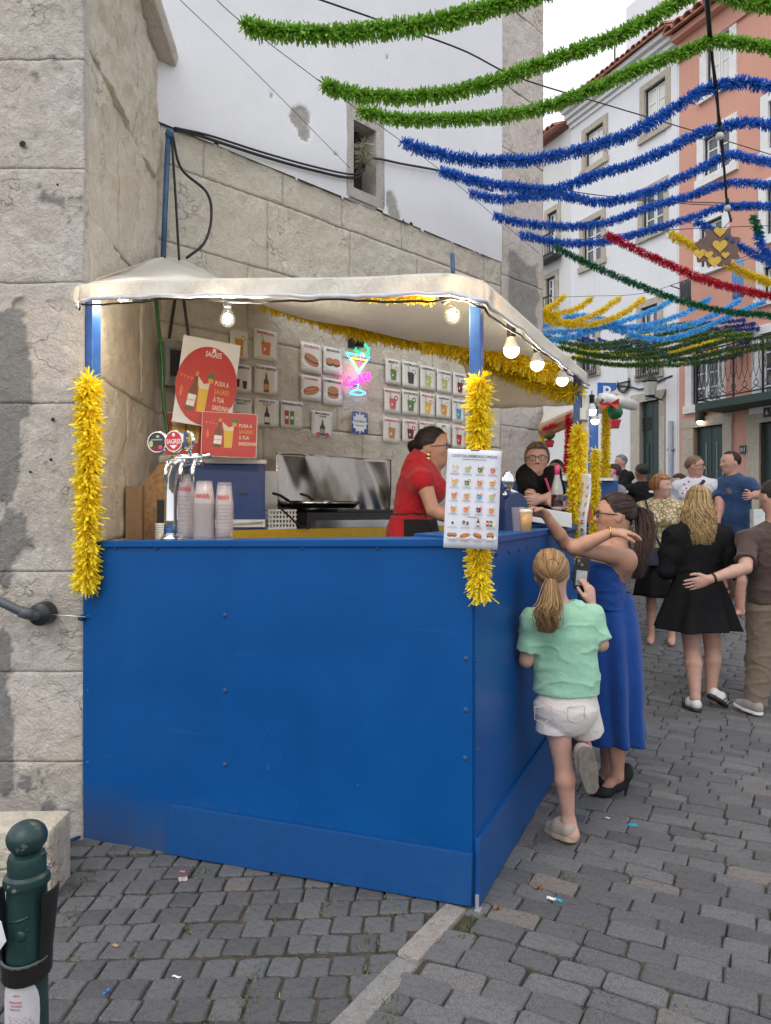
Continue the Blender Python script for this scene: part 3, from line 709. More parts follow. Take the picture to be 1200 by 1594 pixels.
# farther white house at the left of the row
fb = thing('far_white_building', 'narrow white house with small iron balconies just beyond the wall corner', 'building', m=FA.m); holes = []
aF0 = FA.pix(800,300)[0]; zEF = FA.pix(868,213)[1]
for q in (win_rect(848,873,322,408), win_rect(846,870,424,500)):
    holes.append(window(fb, q, pane=M_PANE, rows=4)); mb = MB(); a0,a1,z0,z1 = q; zt = z0+(z1-z0)*.42
    for i in range(9): x = a0-.05+(a1-a0+.1)*i/8; mb.tube([(x,-.32,z0+.1),(x,-.32,zt)], .011, 4)
    for z in (z0+.1,zt): mb.box((a0-.1,-.34,z-.014),(a1+.1,-.30,z+.014))
    mb.box((a0-.12,-.36,z0-.02),(a1+.12,-.075,z0+.05)); mb.build('balcony', M_IRON, fb)
facade_wall('wall', aF0, aW0-.005, zg-1, zEF, holes, m_plaster('cream_facade_paint', (.68,.67,.66), .15), fb)
eaves(fb, aF0, aW0-.12, zEF+.02, 12)
# fixtures on the facades
a, z = FA.pix(1047.5, 640); mb = MB(); mb.tube([(a,-.07,zg),(a,-.07,zs-.16)], .05, 8)
for zz in (zg+.9,zg+2.2): mb.box((a-.07,-.10,zz),(a+.07,0,zz+.05))
tag(mb.build('drainpipe', M_ZINC, None, True, m=FA.m), 'grey metal drainpipe running down between the white and pink houses', 'drainpipe')
def lantern():
    a, z = FA.pix(1031, 604); t = thing('wall_lantern', 'old glazed iron lantern on a bracket beside the green door', 'lantern', m=FA.m)
    mb = MB(); mb.lathe([(.05,z-.22),(.11,z-.2),(.15,z+.1),(.17,z+.12),(.10,z+.22),(.03,z+.27),(.02,z+.36)], 6, (a,-.35,0)); mb.tube([(a,-.3,z-.2),(a+.1,-.12,z-.28),(a+.12,0,z-.05)], .02, 6); mb.build('frame', M_IRON, t)
    mb = MB(); mb.lathe([(.115,z-.185),(.153,z+.09)], 6, (a,-.35,0)); mb.build('pane', mk('milky_glass', (.42,.42,.40), .2), t)
lantern()
def spot():
    a, z = FA.pix(1097, 647); t = thing('wall_lamp', 'small dark wall lamp glowing above the pink house door', 'lamp', m=FA.m)
    mb = MB(); mb.lathe([(.02,z+.2),(.08,z+.17),(.09,z-.12),(.07,z-.12)], 10, (a,-.14,0)); mb.box((a-.03,-.08,z),(a+.03,0,z+.06)); mb.build('shade', M_IRON, t)
    mb = MB(); mb.ball((a,-.14,z-.13), .06, 8); mb.build('bulb', emit('warm_bulb', (1,.85,.6), 6), t)
spot()
def cloth_hang(name, label, cat, px0, px1, py0, py1, mat, b=-.5, bars=True):
    a0, z1 = FA.pix(px0, py0, b); a1, z0 = FA.pix(px1, py1, b); t = thing(name, label, cat, m=FA.m); n = 14; V = []; Fc = []
    for j in range(6):
        for i in range(n+1):
            x = a0+(a1-a0)*i/n; V.append((x, b+.03*math.sin(i*1.7+j*.3)*(j/5), z1-(z1-z0)*j/5+.02*math.sin(i*.9)))
    for j in range(5):
        for i in range(n): k = j*(n+1)+i; Fc.append((k,k+1,k+n+2,k+n+1))
    o = np_obj('cloth', V, Fc, mat, t); md = o.modifiers.new('s','SOLIDIFY'); md.thickness = .006
    mb = MB(); mb.tube([(a0-.3,b,z1+.01),(a1+.3,b,z1+.01)], .006, 4)
    for x in (a0-.25,a1+.25): mb.tube([(x,b,z1+.01),(x,0,z1-.05)], .012, 5)
    mb.build('drying_line', M_IRON, t)
cloth_hang('laundry', 'light blue cloth drying on a line at the pink house', 'laundry', 1139, 1158, 408, 462, m_cloth('laundry_blue', (.12,.25,.48)))
cloth_hang('laundry', 'dark grey cloth drying on a line between the two houses', 'laundry', 1058, 1076, 440, 468, m_cloth('laundry_grey', (.05,.05,.06)))
mb = MB(); a, z = FA.pix(974, 578); mb.box((a-.15,-.10,z-.25),(a+.15,0,z+.25)); tag(mb.build('meter_box', M_FWHITE, None, m=FA.m, bevel=.01), 'small white electricity box on the white house wall', 'box')
def wall_cable():
    pts = [FA.w(*[(lambda q: (q[0], -.03, q[1]))(FA.pix(px, py))][0]) for px, py in ((955,600),(985,603),(1000,606),(1030,592),(1048,585))]
    mb = MB(); mb.tube(spline(pts, 20), .018, 5); a, z = FA.pix(973, 598)
    for rr in (.16,.2): mb.tube([FA.w(a+rr*math.cos(t), -.05, z+rr*math.sin(t)) for t in np.linspace(0,6.28,14)], .016, 5)
    tag(mb.build('wall_cable', M_IRON, None, True), 'black coiled cable fixed along the white house wall', 'cable')
wall_cable()

# ================================================================ the kiosk
def m_bluepaint():
    b = NB('blue_gloss_paint'); n = b.noise(2.2, 5); n2 = b.noise(70, 3, .6); c = (.0012,.070,.255)
    base = b.ramp(n, [(.3, tuple(x*.9 for x in c)), (.7, tuple(x*1.1 for x in c))])
    sp = b.math('MULTIPLY', b.ramp(n2, [(.70, 0.), (.74, 1.)]), b.ramp(b.noise(1.6, 3), [(.45, 0.), (.65, .8)]))
    base = b.mix(sp, base, (.18,.26,.45))
    base = b.mix(b.ramp(b.noise(1, 4, .6, 0, sc=(2.5, 2.5, 24)), [(.66, 0.), (.76, .12)]), base, (.1,.18,.4))
    sx = b.n('ShaderNodeSeparateXYZ'); b.l(b.co, sx.inputs[0]); low = b.ramp(b.math('ADD', sx.outputs[2], b.math('MULTIPLY', b.noise(9, 6, .7), .35)), [(.18, .45), (.42, 0.)])
    base = b.mix(low, base, (.075,.085,.115))
    scr = b.math('MULTIPLY', b.ramp(b.noise(3, 5, .7, 0, sc=(1.2, 1.2, 14)), [(.68, 0.), (.72, 1.)]), b.ramp(b.noise(60, 2), [(.5, 0.), (.6, .35)])); base = b.mix(scr, base, (.10,.19,.42))
    b.set(**{'Base Color': base, 'Roughness': b.ramp(n, [(.3, .34), (.7, .46)]), 'Specular IOR Level': .2})
    b.bump(b.math('ADD', b.noise(7, 3), b.math('MULTIPLY', b.noise(160, 3), .35)), .10, .01); return b.m
M_BLUE = m_bluepaint(); M_BLUE2 = mk('blue_worn_paint', (.001,.064,.23), .5, .10, 30, .2, 60)
M_BLUEP = mk('blue_post_paint', (.03,.12,.40), .4, .15, 20)
M_CANVAS = None
def m_canvas():
    b = NB('cream_canvas'); n = b.noise(3, 5); c = (.87,.83,.74)
    colr = b.ramp(n, [(.3, tuple(x*.92 for x in c)), (.7, c)]); colr = b.mix(b.ramp(b.noise(14, 5, .7), [(.64, 0.), (.8, .12)]), colr, (.34,.28,.2))
    b.set(**{'Base Color': colr, 'Roughness': .7, 'Specular IOR Level': .3})
    b.bump(b.math('ADD', b.math('ADD', b.noise(5, 4, .5, 1.), b.math('MULTIPLY', b.noise(2.2, 5, .6, 2.5, sc=(6, 1, 2)), 1.3)), b.math('MULTIPLY', b.noise(700, 2), .05)), .42, .03)
    tr = b.n('ShaderNodeBsdfTranslucent'); b.l(colr, tr.inputs[0]); mx = b.n('ShaderNodeMixShader'); mx.inputs[0].default_value = .28
    b.l(b.b.outputs[0], mx.inputs[1]); b.l(tr.outputs[0], mx.inputs[2]); b.l(mx.outputs[0], b.out.inputs[0]); return b.m
M_CANVAS = m_canvas()
M_STEEL = mk('steel', (.62,.61,.60), .22, .06, 8, .05, 30, metal=1)
M_CHROME = mk('chrome', (.75,.75,.76), .06, .04, 5, metal=1)
M_BLACK = mk('black_plastic', (.014,.014,.015), .45, .2, 30)
M_WHITE = mk('white_plastic', (.72,.72,.70), .4, .05)
M_PAPER = mk('white_paper', (.76,.76,.78), .45, .03, 5, .06, 9)
M_WOOD = mk('chipboard', (.30,.17,.08), .8, .45, 35, .3, 90)
M_PLY = mk('brown_board', (.22,.13,.07), .7, .3, 6, .2, 40)
def slab(mb, fr_pts):
    """hexahedron from 4 bottom + 4 top points"""
    mb.add(fr_pts, [(0,3,2,1),(4,5,6,7),(0,1,5,4),(1,2,6,5),(2,3,7,6),(3,0,4,7)])
def fz(a): return 1.363+(1.403-1.363)*a/FRW          # counter height along the front
def szt(a): return 1.403+.004*a                       # along the side
kiosk = thing('kiosk', 'blue painted drinks kiosk with cream canvas canopy against the stone wall', 'kiosk', m=Matrix.Translation((.0,3.6,.02)))
def kp(mb, name, mat, fr, **k):
    return mb.build(name, mat, kiosk, m=fr.m, **k)
# front panel: bowed 2 mm so its gloss is not a mirror
def panel(fr, a0, a1, z0f, z1f, b0, b1, na, nzv, name, mat):
    V = []; Fc = []
    for b, sgn in ((b0, 1), (b1, 0)):
        for j in range(nzv+1):
            for i in range(na+1):
                a = a0+(a1-a0)*i/na; z = z0f(a)+(z1f(a)-z0f(a))*j/nzv
                V.append((a, b-(.004*math.sin(a*3.1+1)*math.sin(z*2.7) if sgn else 0), z))
    w = na+1; N = w*(nzv+1)
    for j in range(nzv):
        for i in range(na): k = j*w+i; Fc.append((k,k+1,k+w+1,k+w)); Fc.append((N+k,N+k+w,N+k+w+1,N+k+1))
    rim = [i for i in range(w)]+[j*w+na for j in range(1,nzv+1)]+[nzv*w+i for i in range(na-1,-1,-1)]+[j*w for j in range(nzv-1,0,-1)]
    for q in range(len(rim)): p, r_ = rim[q], rim[(q+1)%len(rim)]; Fc.append((p, N+p, N+r_, r_))
    mb = MB(); mb.add(V, Fc); return kp(mb, name, mat, fr, smooth='auto')
fp = panel(FR, .0, FRW-.006, lambda a: -.05+.055*a, lambda a: fz(a)-.032, 0, .018, 20, 16, 'front_panel', M_BLUE)
mb = MB()
for (px, py) in ((243,853),(350,852),(472,853),(588,853),(350,958),(350,1075),(350,1190),(725,1025),(725,1105),(724,1180),(137,960),(137,1075),(137,1187),(180,853)):
    a, z = FR.pix(px, py); m2 = MB(); m2.lathe([(.0115,0.001),(.0105,.005),(.006,.008),(.0005,.009)], 10); me = m2.mesh('bolt', M_BLUE, True)
    o = bpy.data.objects.new('bolt', me); link(o, fp); o.matrix_basis = Matrix.Translation((a, .003, z)) @ Matrix.Rotation(math.radians(90), 4, 'X')
mb = MB(); slab(mb, [(0,-.012,fz(0)-.030),(FRW+.004,-.012,fz(FRW)-.030),(FRW+.004,.03,fz(FRW)-.030),(0,.03,fz(0)-.030),(0,-.012,fz(0)),(FRW+.004,-.012,fz(FRW)),(FRW+.004,.03,fz(FRW)),(0,.03,fz(0))])
kp(mb, 'edge_rail', M_BLUE, FR, bevel=.004)
mb = MB(); slab(mb, [(.03,.031,fz(0)-.034),(FRW,.031,fz(FRW)-.034),(FRW-.2,.40,fz(FRW)-.034),(.03,.40,fz(0)-.034),(.03,.031,fz(0)-.006),(FRW,.031,fz(FRW)-.006),(FRW-.2,.40,fz(FRW)-.006),(.03,.40,fz(0)-.006)])
kp(mb, 'counter_top', M_BLUE2, FR)
# plinth board on the front, hung low to the falling ground
q = [FR.pix(265,1252,-.018), FR.pix(735,1330,-.018), FR.pix(733,1411,-.018), FR.pix(258,1329,-.018)]
mb = MB(); vs = [(a,-.020,z) for a,z in q]+[(a,-.002,z) for a,z in q]; mb.add(vs, [(0,1,2,3),(7,6,5,4),(0,4,5,1),(1,5,6,2),(2,6,7,3),(3,7,4,0)]); kp(mb, 'plinth_board', M_BLUE2, FR, bevel=.002)
# side panels
S1 = 1.57; S2 = 2.55
panel(SI, .012, S1-.003, lambda a: .03, lambda a: szt(a)-.030, 0, .018, 14, 14, 'side_panel', M_BLUE)
panel(SI, S1+.003, S2, lambda a: .03, lambda a: szt(a)-.045, .012, .03, 8, 10, 'side_panel', M_BLUE)
mb = MB(); slab(mb, [(.004,-.012,szt(0)-.028),(S1,-.012,szt(S1)-.028),(S1,.40,szt(S1)-.028),(.40,.40,szt(.4)-.028),(.004,-.012,szt(0)+.001),(S1,-.012,szt(S1)+.001),(S1,.40,szt(S1)+.001),(.40,.40,szt(.4)+.001)]); kp(mb, 'counter_top', M_BLUE, SI, bevel=.003)
mb = MB(); slab(mb, [(S1+.004,.0,szt(S1)-.028),(S2,.0,szt(S2)-.028),(S2,.40,szt(S2)-.028),(S1+.004,.40,szt(S1)-.028),(S1+.004,.0,szt(S1)+.008),(S2,.0,szt(S2)+.008),(S2,.40,szt(S2)+.008),(S1+.004,.40,szt(S1)+.008)]); kp(mb, 'counter_top', M_BLUE, SI, bevel=.003)
q = [(.006,.300),(S2,.325),(S2,.05),(.002,.058)]
mb = MB(); vs = [(a,-.020,z) for a,z in q]+[(a,-.002,z) for a,z in q]; mb.add(vs, [(0,1,2,3),(7,6,5,4),(0,4,5,1),(1,5,6,2),(2,6,7,3),(3,7,4,0)]); kp(mb, 'plinth_board', M_BLUE2, SI, bevel=.002)
mb = MB(); m2 = MB(); m2.lathe([(.010,0.001),(.009,.005),(.0005,.008)], 8); me = m2.mesh('bolt', M_BLUE, True)
for a, z in ((.03,.95),(.03,.62),(.5,1.33),(.68,1.33),(.85,1.33),(.3,1.33)):
    o = bpy.data.objects.new('bolt', me); link(o, kiosk); o.matrix_world = SI.m @ Matrix.Translation((a, .001, z)) @ Matrix.Rotation(math.radians(90), 4, 'X')
mb = MB(); mb.box((.003,.006,.05),(.030,.05,1.36)); mb.build('corner_batten', M_BLUE2, kiosk, m=SI.m)
mb = MB(); mb.box((-.006,-.018,.045),(.008,-.006,.10)); mb.box((-.02,-.028,.045),(.014,-.006,.052)); mb.build('corner_bracket', M_ZINC, kiosk, m=SI.m)
# posts
zl = FR.pix(135,468)[1]; mb = MB(); mb.box((-.018,.02,-.05),(.034,.075,zl+.05)); kp(mb, 'post', M_BLUEP, FR, bevel=.003)
zr = SI.pix(748,462,.03)[1]; mb = MB(); mb.box((.004,-.022,1.406),(.048,.020,zr-.02)); kp(mb, 'post', M_BLUEP, SI, bevel=.003)
a2, z2 = SI.pix(906,590,.02); mb = MB(); mb.box((a2-.03,.02,.05),(a2+.03,.075,z2+.05)); kp(mb, 'post', M_BLUEP, SI, bevel=.003)
mb = MB(); mb.box((a2-.04,-.025,z2-.50),(a2+.03,.015,z2-.12)); mb.box((a2-.16,-.03,z2-.30),(a2-.045,.01,z2-.22)); kp(mb, 'junction_box', M_WHITE, SI, bevel=.004)
mb = MB(); slab(mb, [(0.06,.42,-.1),(FRW-.3,.42,-.1),(FRW-.3,2.6,-.1),(.06,1.4,-.1),(0.06,.42,.34),(FRW-.3,.42,.34),(FRW-.3,2.6,.34),(.06,1.4,.34)]); kp(mb, 'floor', M_PLY, FR)
mb = MB(); slab(mb, [(.4,.45,-.1),(S2,.45,-.1),(S2,1.6,-.1),(.4,1.6,-.1),(.4,.45,.341),(S2,.45,.341),(S2,1.6,.341),(.4,1.6,.341)]); kp(mb, 'floor', M_PLY, SI)
# canopy
def canopy():
    ft = [P(116,448,3.34), P(140,442,3.40), P(262,436,3.26), P(400,434,3.06), P(550,433,2.86), P(690,427,2.66), P(752,438,2.57)]
    bk = [P(190,419,3.95), P(262,399,5.06), P(310,415,5.35), P(410,470,5.70), P(570,512,5.65), P(740,556,5.55), P(915,583,4.95)]
    ns, ntt = 64, 24; fa = spline(ft, ns+1); ba = spline(bk, ns+1); V = []; Fc = []
    for j in range(ntt+1):
        t = j/ntt
        for i in range(ns+1):
            s = i/ns; p = fa[i]*(1-t)+ba[i]*t
            p[2] -= (.01+.11*min(1,max(0,(s-.35)*3)))*math.sin(math.pi*t)*math.sin(math.pi*min(1,s*1.1)) ; V.append(p)
    V = np.array(V); nz = fbm(np.stack([V[:,0]*3.5+V[:,1]*2, V[:,1]*1.3-V[:,0], V[:,0]*0], 1), 3, 4); edge = np.array([min(j, ntt-j)/ntt for j in range(ntt+1) for i in range(ns+1)])
    V[:,2] += nz*.015*np.clip(edge*4, .15, 1)
    w = ns+1
    for j in range(ntt):
        for i in range(ns): k = j*w+i; Fc.append((k,k+1,k+w+1,k+w))
    o = np_obj('canopy', V, Fc, M_CANVAS, kiosk, m=Matrix()); md = o.modifiers.new('s','SOLIDIFY'); md.thickness = .002
    # valance along front and side edges
    top = [fa[i] for i in range(ns+1)]+[V[j*w+ns] for j in range(1, ntt+1)]
    hts = [ .074 if i > 3 else .06+.012*i for i in range(len(top))]; V2 = []; F2 = []; m = 7
    cen = np.array([.0, 4.2, 0])
    for i, p in enumerate(top):
        a = np.array(top[max(0,i-1)]); b = np.array(top[min(len(top)-1,i+1)]); tdir = b-a; nrm = np.array([tdir[1], -tdir[0], 0]); nrm /= np.linalg.norm(nrm)+1e-9
        if np.dot(nrm, p-cen) < 0: nrm = -nrm
        for k in range(m):
            u = k/(m-1); out = .004*u+.007*math.sin(i*.9+u*2)*u+.005*math.sin(i*2.3)*u
            q = p+nrm*out; V2.append((q[0], q[1], q[2]+.004-hts[i]*u+.0018*math.sin(i*1.3)*u))
    for i in range(len(top)-1):
        for k in range(m-1): z = i*m+k; F2.append((z,z+1,z+m+1,z+m))
    o2 = np_obj('valance', V2, F2, M_CANVAS, o, m=Matrix()); md = o2.modifiers.new('s','SOLIDIFY'); md.thickness = .0025
    mb = MB(); ed = [Vector(V2[i*m+m-1])+Vector((0,-.006,-.004)) for i in range(len(top))]; mb.tube(ed[2:], .009, 6); mb.build('rope_light', mk('white_tube', (.62,.62,.66), .3), o, True, m=Matrix())
    mb = MB(); mb.tube([Vector((p.x, p.y+.03, p.z-.012+.008*math.sin(i*.35))) for i, p in enumerate(ed)][3:], .005, 5); mb.build('power_cable', M_BLACK, o, True, m=Matrix())
    # cloth hanging at the far end
    V3 = []; F3 = []; n = 30
    for j in range(8):
        for i in range(n+1):
            s = i/n; t = P(715+(905-715)*s, 548+(598-548)*s, 5.62-.6*s); bt = P(745+(898-745)*s, 637-6*s, 5.62-.6*s); u = j/7; p = t*(1-u)+bt*u
            V3.append((p.x, p.y+.02*math.sin(i*.8+u)*u, p.z))
    for j in range(7):
        for i in range(n): k = j*(n+1)+i; F3.append((k,k+1,k+n+2,k+n+1))
    o3 = np_obj('back_flap', V3, F3, M_CANVAS, o, m=Matrix()); md = o3.modifiers.new('s','SOLIDIFY'); md.thickness = .006
    return fa, ba, ed
CF, CB, CE = canopy()

# ---------------------------------------------------------------- lamps of the kiosk
M_BULBG = glass('bulb_glass', (.03,.03,.03), .03, .13)
def bulb(px, py, d, lit, label, filament=True, tilt=0.0, power=1.2, r=.034, globe=False, cord=0.0, grp='bare bulbs on the kiosk edge'):
    c = P(px, py, d); t = thing('light_bulb', label, 'bulb', m=Matrix.Translation(c) @ Matrix.Rotation(tilt, 4, 'Y'), group=grp)
    mb = MB(); mb.lathe([(.016,.052),(.019,.058),(.019,.095),(.022,.10),(.021,.118),(.008,.122)], 14); mb.tube([(0,0,.12),(0.002,0,.15+cord)], .004, 5)
    mb.build('socket', M_BLACK, t, 'auto')
    pr = [(r*math.sin(u), -r*math.cos(u)) for u in np.linspace(.02, 2.3, 12)]+[(.015,.052)]
    mb = MB(); mb.lathe(pr, 18, close=False)
    if globe:
        h = MB(); h.lathe([(.0345*math.sin(u), -.0345*math.cos(u)) for u in np.linspace(.02, 1.75, 12)], 18, close=False); h.build('globe', emit('bulb_white', (1,.96,.90), 4.5), t, True)
        h = MB(); h.lathe([(.034,.007),(.030,.022),(.018,.055)], 16, close=False); h.build('neck', mk('white_bulb_neck', (.6,.6,.6), .4), t, True)
    else:
        mb.build('glass', M_BULBG, t, True)
        h = MB()
        for k in range(5):
            a = 6.283*k/5; h.tube([(.009*math.cos(a), .009*math.sin(a), -.016),(.011*math.cos(a+.5), .011*math.sin(a+.5), .022)], .0035, 5)
        h.build('filament', lit, t)
    L = bpy.data.lights.new('bulb_light', 'POINT'); L.energy = power; L.color = (1,.88,.68) if lit is not WARM else (1,.70,.38); L.shadow_soft_size = .04
    lo = bpy.data.objects.new('bulb_light', L); link(lo, t); lo.location = (0,0,0)
    return t
COOL = emit('filament_white', (1,.97,.9), 9); WARM = emit('filament_warm', (1,.50,.13), 9)
bulb(354, 497, 3.16, COOL, 'clear bulb with white filament hanging below the canopy\'s front edge', power=18)
bulb(705, 491, 2.70, WARM, 'clear bulb glowing orange, tilted at the kiosk\'s right post', tilt=-.45, power=13)
bulb(190, 465, 3.50, COOL, 'lit bulb half hidden by the canopy edge beside the left post', power=5, tilt=1.5)
for i, (px, py, d, l) in enumerate(((796,545,3.14,'white globe bulb nearest the kiosk corner post'), (836,567,3.62,'white globe bulb in the middle of the three on the canopy\'s side'), (875,592,4.20,'white globe bulb next to the white junction box'))):
    bulb(px, py, d, COOL, l, globe=True, power=7)
for i, (px, py, d, l) in enumerate(((921,640,5.3,'topmost small white globe bulb beyond the second blue post'), (926,655,6.2,'middle one of three small globe bulbs beyond the second post'), (924,667,6.6,'lowest small white globe bulb above the yellow garland'))):
    bulb(px, py, d, COOL, l, globe=True, power=.6)

# ---------------------------------------------------------------- printed sheets
PAL = {k: mk('ink_'+k, c, .5, .06, 4) for k, c in dict(red=(.50,.03,.04), dark=(.03,.03,.035), amber=(.62,.27,.04), brown=(.16,.06,.025), green=(.10,.20,.04), lime=(.42,.46,.16), pink=(.62,.10,.11), orange=(.68,.18,.04),
      blue=(.04,.30,.50), bun=(.48,.22,.08), wine=(.16,.015,.025), white=(.78,.78,.78), grey=(.30,.30,.31), yellow=(.70,.45,.05), navy=(.02,.06,.25), cream=(.70,.62,.48), sagres=(.50,.035,.035), leaf=(.05,.16,.05)).items()}
PK = list(PAL)
class Print:
    """flat print: coloured shapes a hair apart, in local x,z"""
    def __init__(s): s.mb = MB(); s.y = -.0012
    def ink(s, c): s.mb.cur = PK.index(c); s.y -= .00006; return s
    def poly(s, c, pts): s.ink(c); s.mb.add([(x, s.y, z) for x, z in pts], [tuple(range(len(pts)))]); return s
    def rect(s, c, x0, z0, x1, z1): return s.poly(c, [(x0,z0),(x1,z0),(x1,z1),(x0,z1)])
    def disc(s, c, x, z, r, rz=None, n=14, rot=0):
        rz = rz or r; return s.poly(c, [(x+r*math.cos(t)*math.cos(rot)-rz*math.sin(t)*math.sin(rot), z+r*math.cos(t)*math.sin(rot)+rz*math.sin(t)*math.cos(rot)) for t in np.linspace(0, 2*math.pi, n, endpoint=False)])
    def text(s, c, t, x, z, size, fit=None, align='CENTER', bold=.012, shear=0): s.ink(c); put_text(s.mb, t, x, z, s.y, size, 1, align, bold, fit, shear); return s
    def glass(s, x, z, w, h, c, garn=None, straw=True):
        s.poly('cream', [(x-w*.40,z-h*.02),(x+w*.40,z-h*.02),(x+w*.56,z+h*1.04),(x-w*.56,z+h*1.04)])
        s.poly(c, [(x-w*.36,z+h*.02),(x+w*.36,z+h*.02),(x+w*.49,z+h*.88),(x-w*.49,z+h*.88)])
        s.poly('dark' if c in ('dark',) else 'white', [(x-w*.2,z+h*.3),(x-w*.02,z+h*.34),(x-w*.05,z+h*.5),(x-w*.22,z+h*.46)])
        if straw: s.poly('dark', [(x-w*.25,z+h*.75),(x-w*.19,z+h*.75),(x-w*.36,z+h*1.35),(x-w*.42,z+h*1.35)])
        if garn: s.disc(garn, x+w*.45, z+h*.95, w*.26); s.disc('white', x+w*.45, z+h*.95, w*.13)
        return s
    def bottle(s, x, z, w, h, c='brown', lab='cream', rot=0):
        pts = [(-.5,0),(.5,0),(.5,.55),(.18,.72),(.18,1),(-.18,1),(-.18,.72),(-.5,.55)]; cs, sn = math.cos(rot), math.sin(rot)
        T = lambda u, v: (x+u*w*cs-v*h*sn, z+u*w*sn+v*h*cs)
        s.poly(c, [T(*p) for p in pts]); s.poly(lab, [T(-.46,.12),T(.46,.12),T(.46,.42),T(-.46,.42)]); s.poly('amber', [T(-.18,.9),T(.18,.9),T(.18,1.02),T(-.18,1.02)]); return s
    def burger(s, x, z, w, kind):
        s.disc('white', x, z-w*.10, w*.62, w*.24, 18)
        if kind == 'dog': s.disc('bun', x, z, w*.52, w*.22, 14, .25); s.disc('red', x, z+w*.05, w*.50, w*.10, 12, .25); s.disc('yellow', x, z+w*.06, w*.4, w*.03, 8, .25); s.disc('bun', x, z-w*.11, w*.46, w*.11, 12, .25)
        elif kind == 'two':
            for dx in (-.22,.2): s.disc('brown', x+dx*w, z-w*.02, w*.27, w*.16); s.disc('bun', x+dx*w, z+w*.10, w*.27, w*.15)
        elif kind == 'roll': s.disc('bun', x, z-w*.05, w*.46, w*.2, 14, -.3); s.disc('brown', x, z+w*.04, w*.46, w*.13, 12, -.3); s.disc('bun', x, z+w*.14, w*.42, w*.15, 14, -.3)
        else: s.disc('bun', x, z-w*.1, w*.36, w*.13); s.disc('brown', x, z, w*.38, w*.08); s.disc('leaf', x, z+w*.05, w*.40, w*.06); s.disc('bun', x, z+w*.2, w*.36, w*.20)
        return s
    def cans(s, x, z, w, h):
        for i, c in enumerate(('red','green','cream')): s.rect(c, x-w*.5+w*.36*i, z, x-w*.5+w*.36*i+w*.28, z+h*(1 if i < 2 else 1.15)); s.rect('white', x-w*.46+w*.36*i, z+h*.4, x-w*.26+w*.36*i, z+h*.6)
        return s
    def build(s, parent, name='print'): return s.mb.build(name, [PAL[k] for k in PK], parent, recalc=False)
def wall_sheet(x0, x1, y0, y1, title, fn, tc='dark', label='', titles2=None):
    cx, cy = (x0+x1)/2, (y0+y1)/2; a0, _ = BW.pix(x0, cy, -.012); a1, _ = BW.pix(x1, cy, -.012); ac, zc = BW.pix(cx, cy, -.012); d = BW.w(ac,-.012,0).y
    w = (a1-a0)*.97; h = (y1-y0)/F*d*.93; t = thing('menu_poster', label, 'poster', m=BW.m @ Matrix.Translation((ac, -.020, zc)) @ Matrix.Rotation(random.uniform(-.012,.012), 4, 'Y'), group='price posters taped to the stone wall')
    mb = MB(); n = 6; vs = []; ph = random.random()*6
    for j in range(n+1):
        for i in range(n+1): x = -w/2+w*i/n; z = -h/2+h*j/n; vs.append((x, .0015+.0008*math.sin(x*30+ph), z))
    mb.add(vs, [(j*(n+1)+i, j*(n+1)+i+1, (j+1)*(n+1)+i+1, (j+1)*(n+1)+i) for j in range(n) for i in range(n)])
    o = mb.build('sheet', M_PAPER2, t, True); md = o.modifiers.new('s','SOLIDIFY'); md.thickness = .0008; md.offset = 1
    p = Print()
    if title: p.text(tc, title, 0, h*.34 if not titles2 else h*.37, h*.125, fit=min(w*.90, len(title)*h*.09), bold=.03)
    if titles2: p.text(tc, titles2, 0, h*.27, h*.09, fit=min(w*.7, len(titles2)*h*.07), bold=.02)
    fn(p, w, h); p.build(t)
    for sx in (-1,1): mb = MB(); mb.box((sx*w*.5-.02,-.0022,h*.5-.012),(sx*w*.5+.02,-.0006,h*.5+.016)); mb.build('tape', M_FILM, t)
M_PAPER2 = mk('laminated_paper', (.72,.69,.63), .18, .04, 5, .10, 14, spec=.6)
M_FILM = glass('clear_tape', (.9,.9,.88), .06, .12)
G = lambda c, g=None: (lambda p, w, h: p.glass(0, -h*.34, w*.42, h*.50, c, g))
Bt = lambda c='brown', l='cream': (lambda p, w, h: p.bottle(0, -h*.42, w*.22, h*.66, c, l))
Bu = lambda k: (lambda p, w, h: p.burger(0, -h*.08, w*.78, k))
two = lambda p, w, h: (p.glass(-w*.16,-h*.32,w*.22,h*.32,'dark',None,False), p.glass(w*.18,-h*.36,w*.22,h*.32,'dark',None,False))
wall_sheet(357,386,512,560,'',lambda p,w,h:(p.glass(0,-h*.40,w*.5,h*.66,'amber','lime',False), p.disc('brown',0,-h*.12,w*.12,h*.08)),label='poster with a large amber beer glass and lime beside the round red beer poster')
wall_sheet(394,432,512,563,'IMPERIAL',G('orange'),'red','poster headed IMPERIAL showing a glass of orange beer')
wall_sheet(357,391,565,613,'GINJINHA',two,'dark','poster headed GINJINHA with two dark shot glasses')
wall_sheet(395,432,567,616,'LICOR BEIRÃO',Bt('brown','amber'),'dark','poster headed LICOR BEIRÃO showing a brown liqueur bottle')
wall_sheet(358,392,618,664,'VINHO TINTO',lambda p,w,h:(p.glass(-w*.15,-h*.36,w*.25,h*.36,'wine',None,False),p.glass(w*.2,-h*.36,w*.25,h*.36,'cream',None,False)),'dark','poster headed VINHO TINTO BRANCO partly behind the red beer poster','BRANCO')
wall_sheet(395,434,620,666,'VINHO DO',Bt('dark','cream'),'dark','poster headed VINHO DO PORTO showing a dark wine bottle','PORTO')
wall_sheet(436,471,623,669,'REFRIGERANTES',lambda p,w,h:p.cans(0,-h*.36,w*.66,h*.5),'dark','poster headed REFRIGERANTES showing soft drink cans')
wall_sheet(467,501,533,583,'COURATO',Bu('roll'),'red','poster headed COURATO showing a meat roll on a plate')
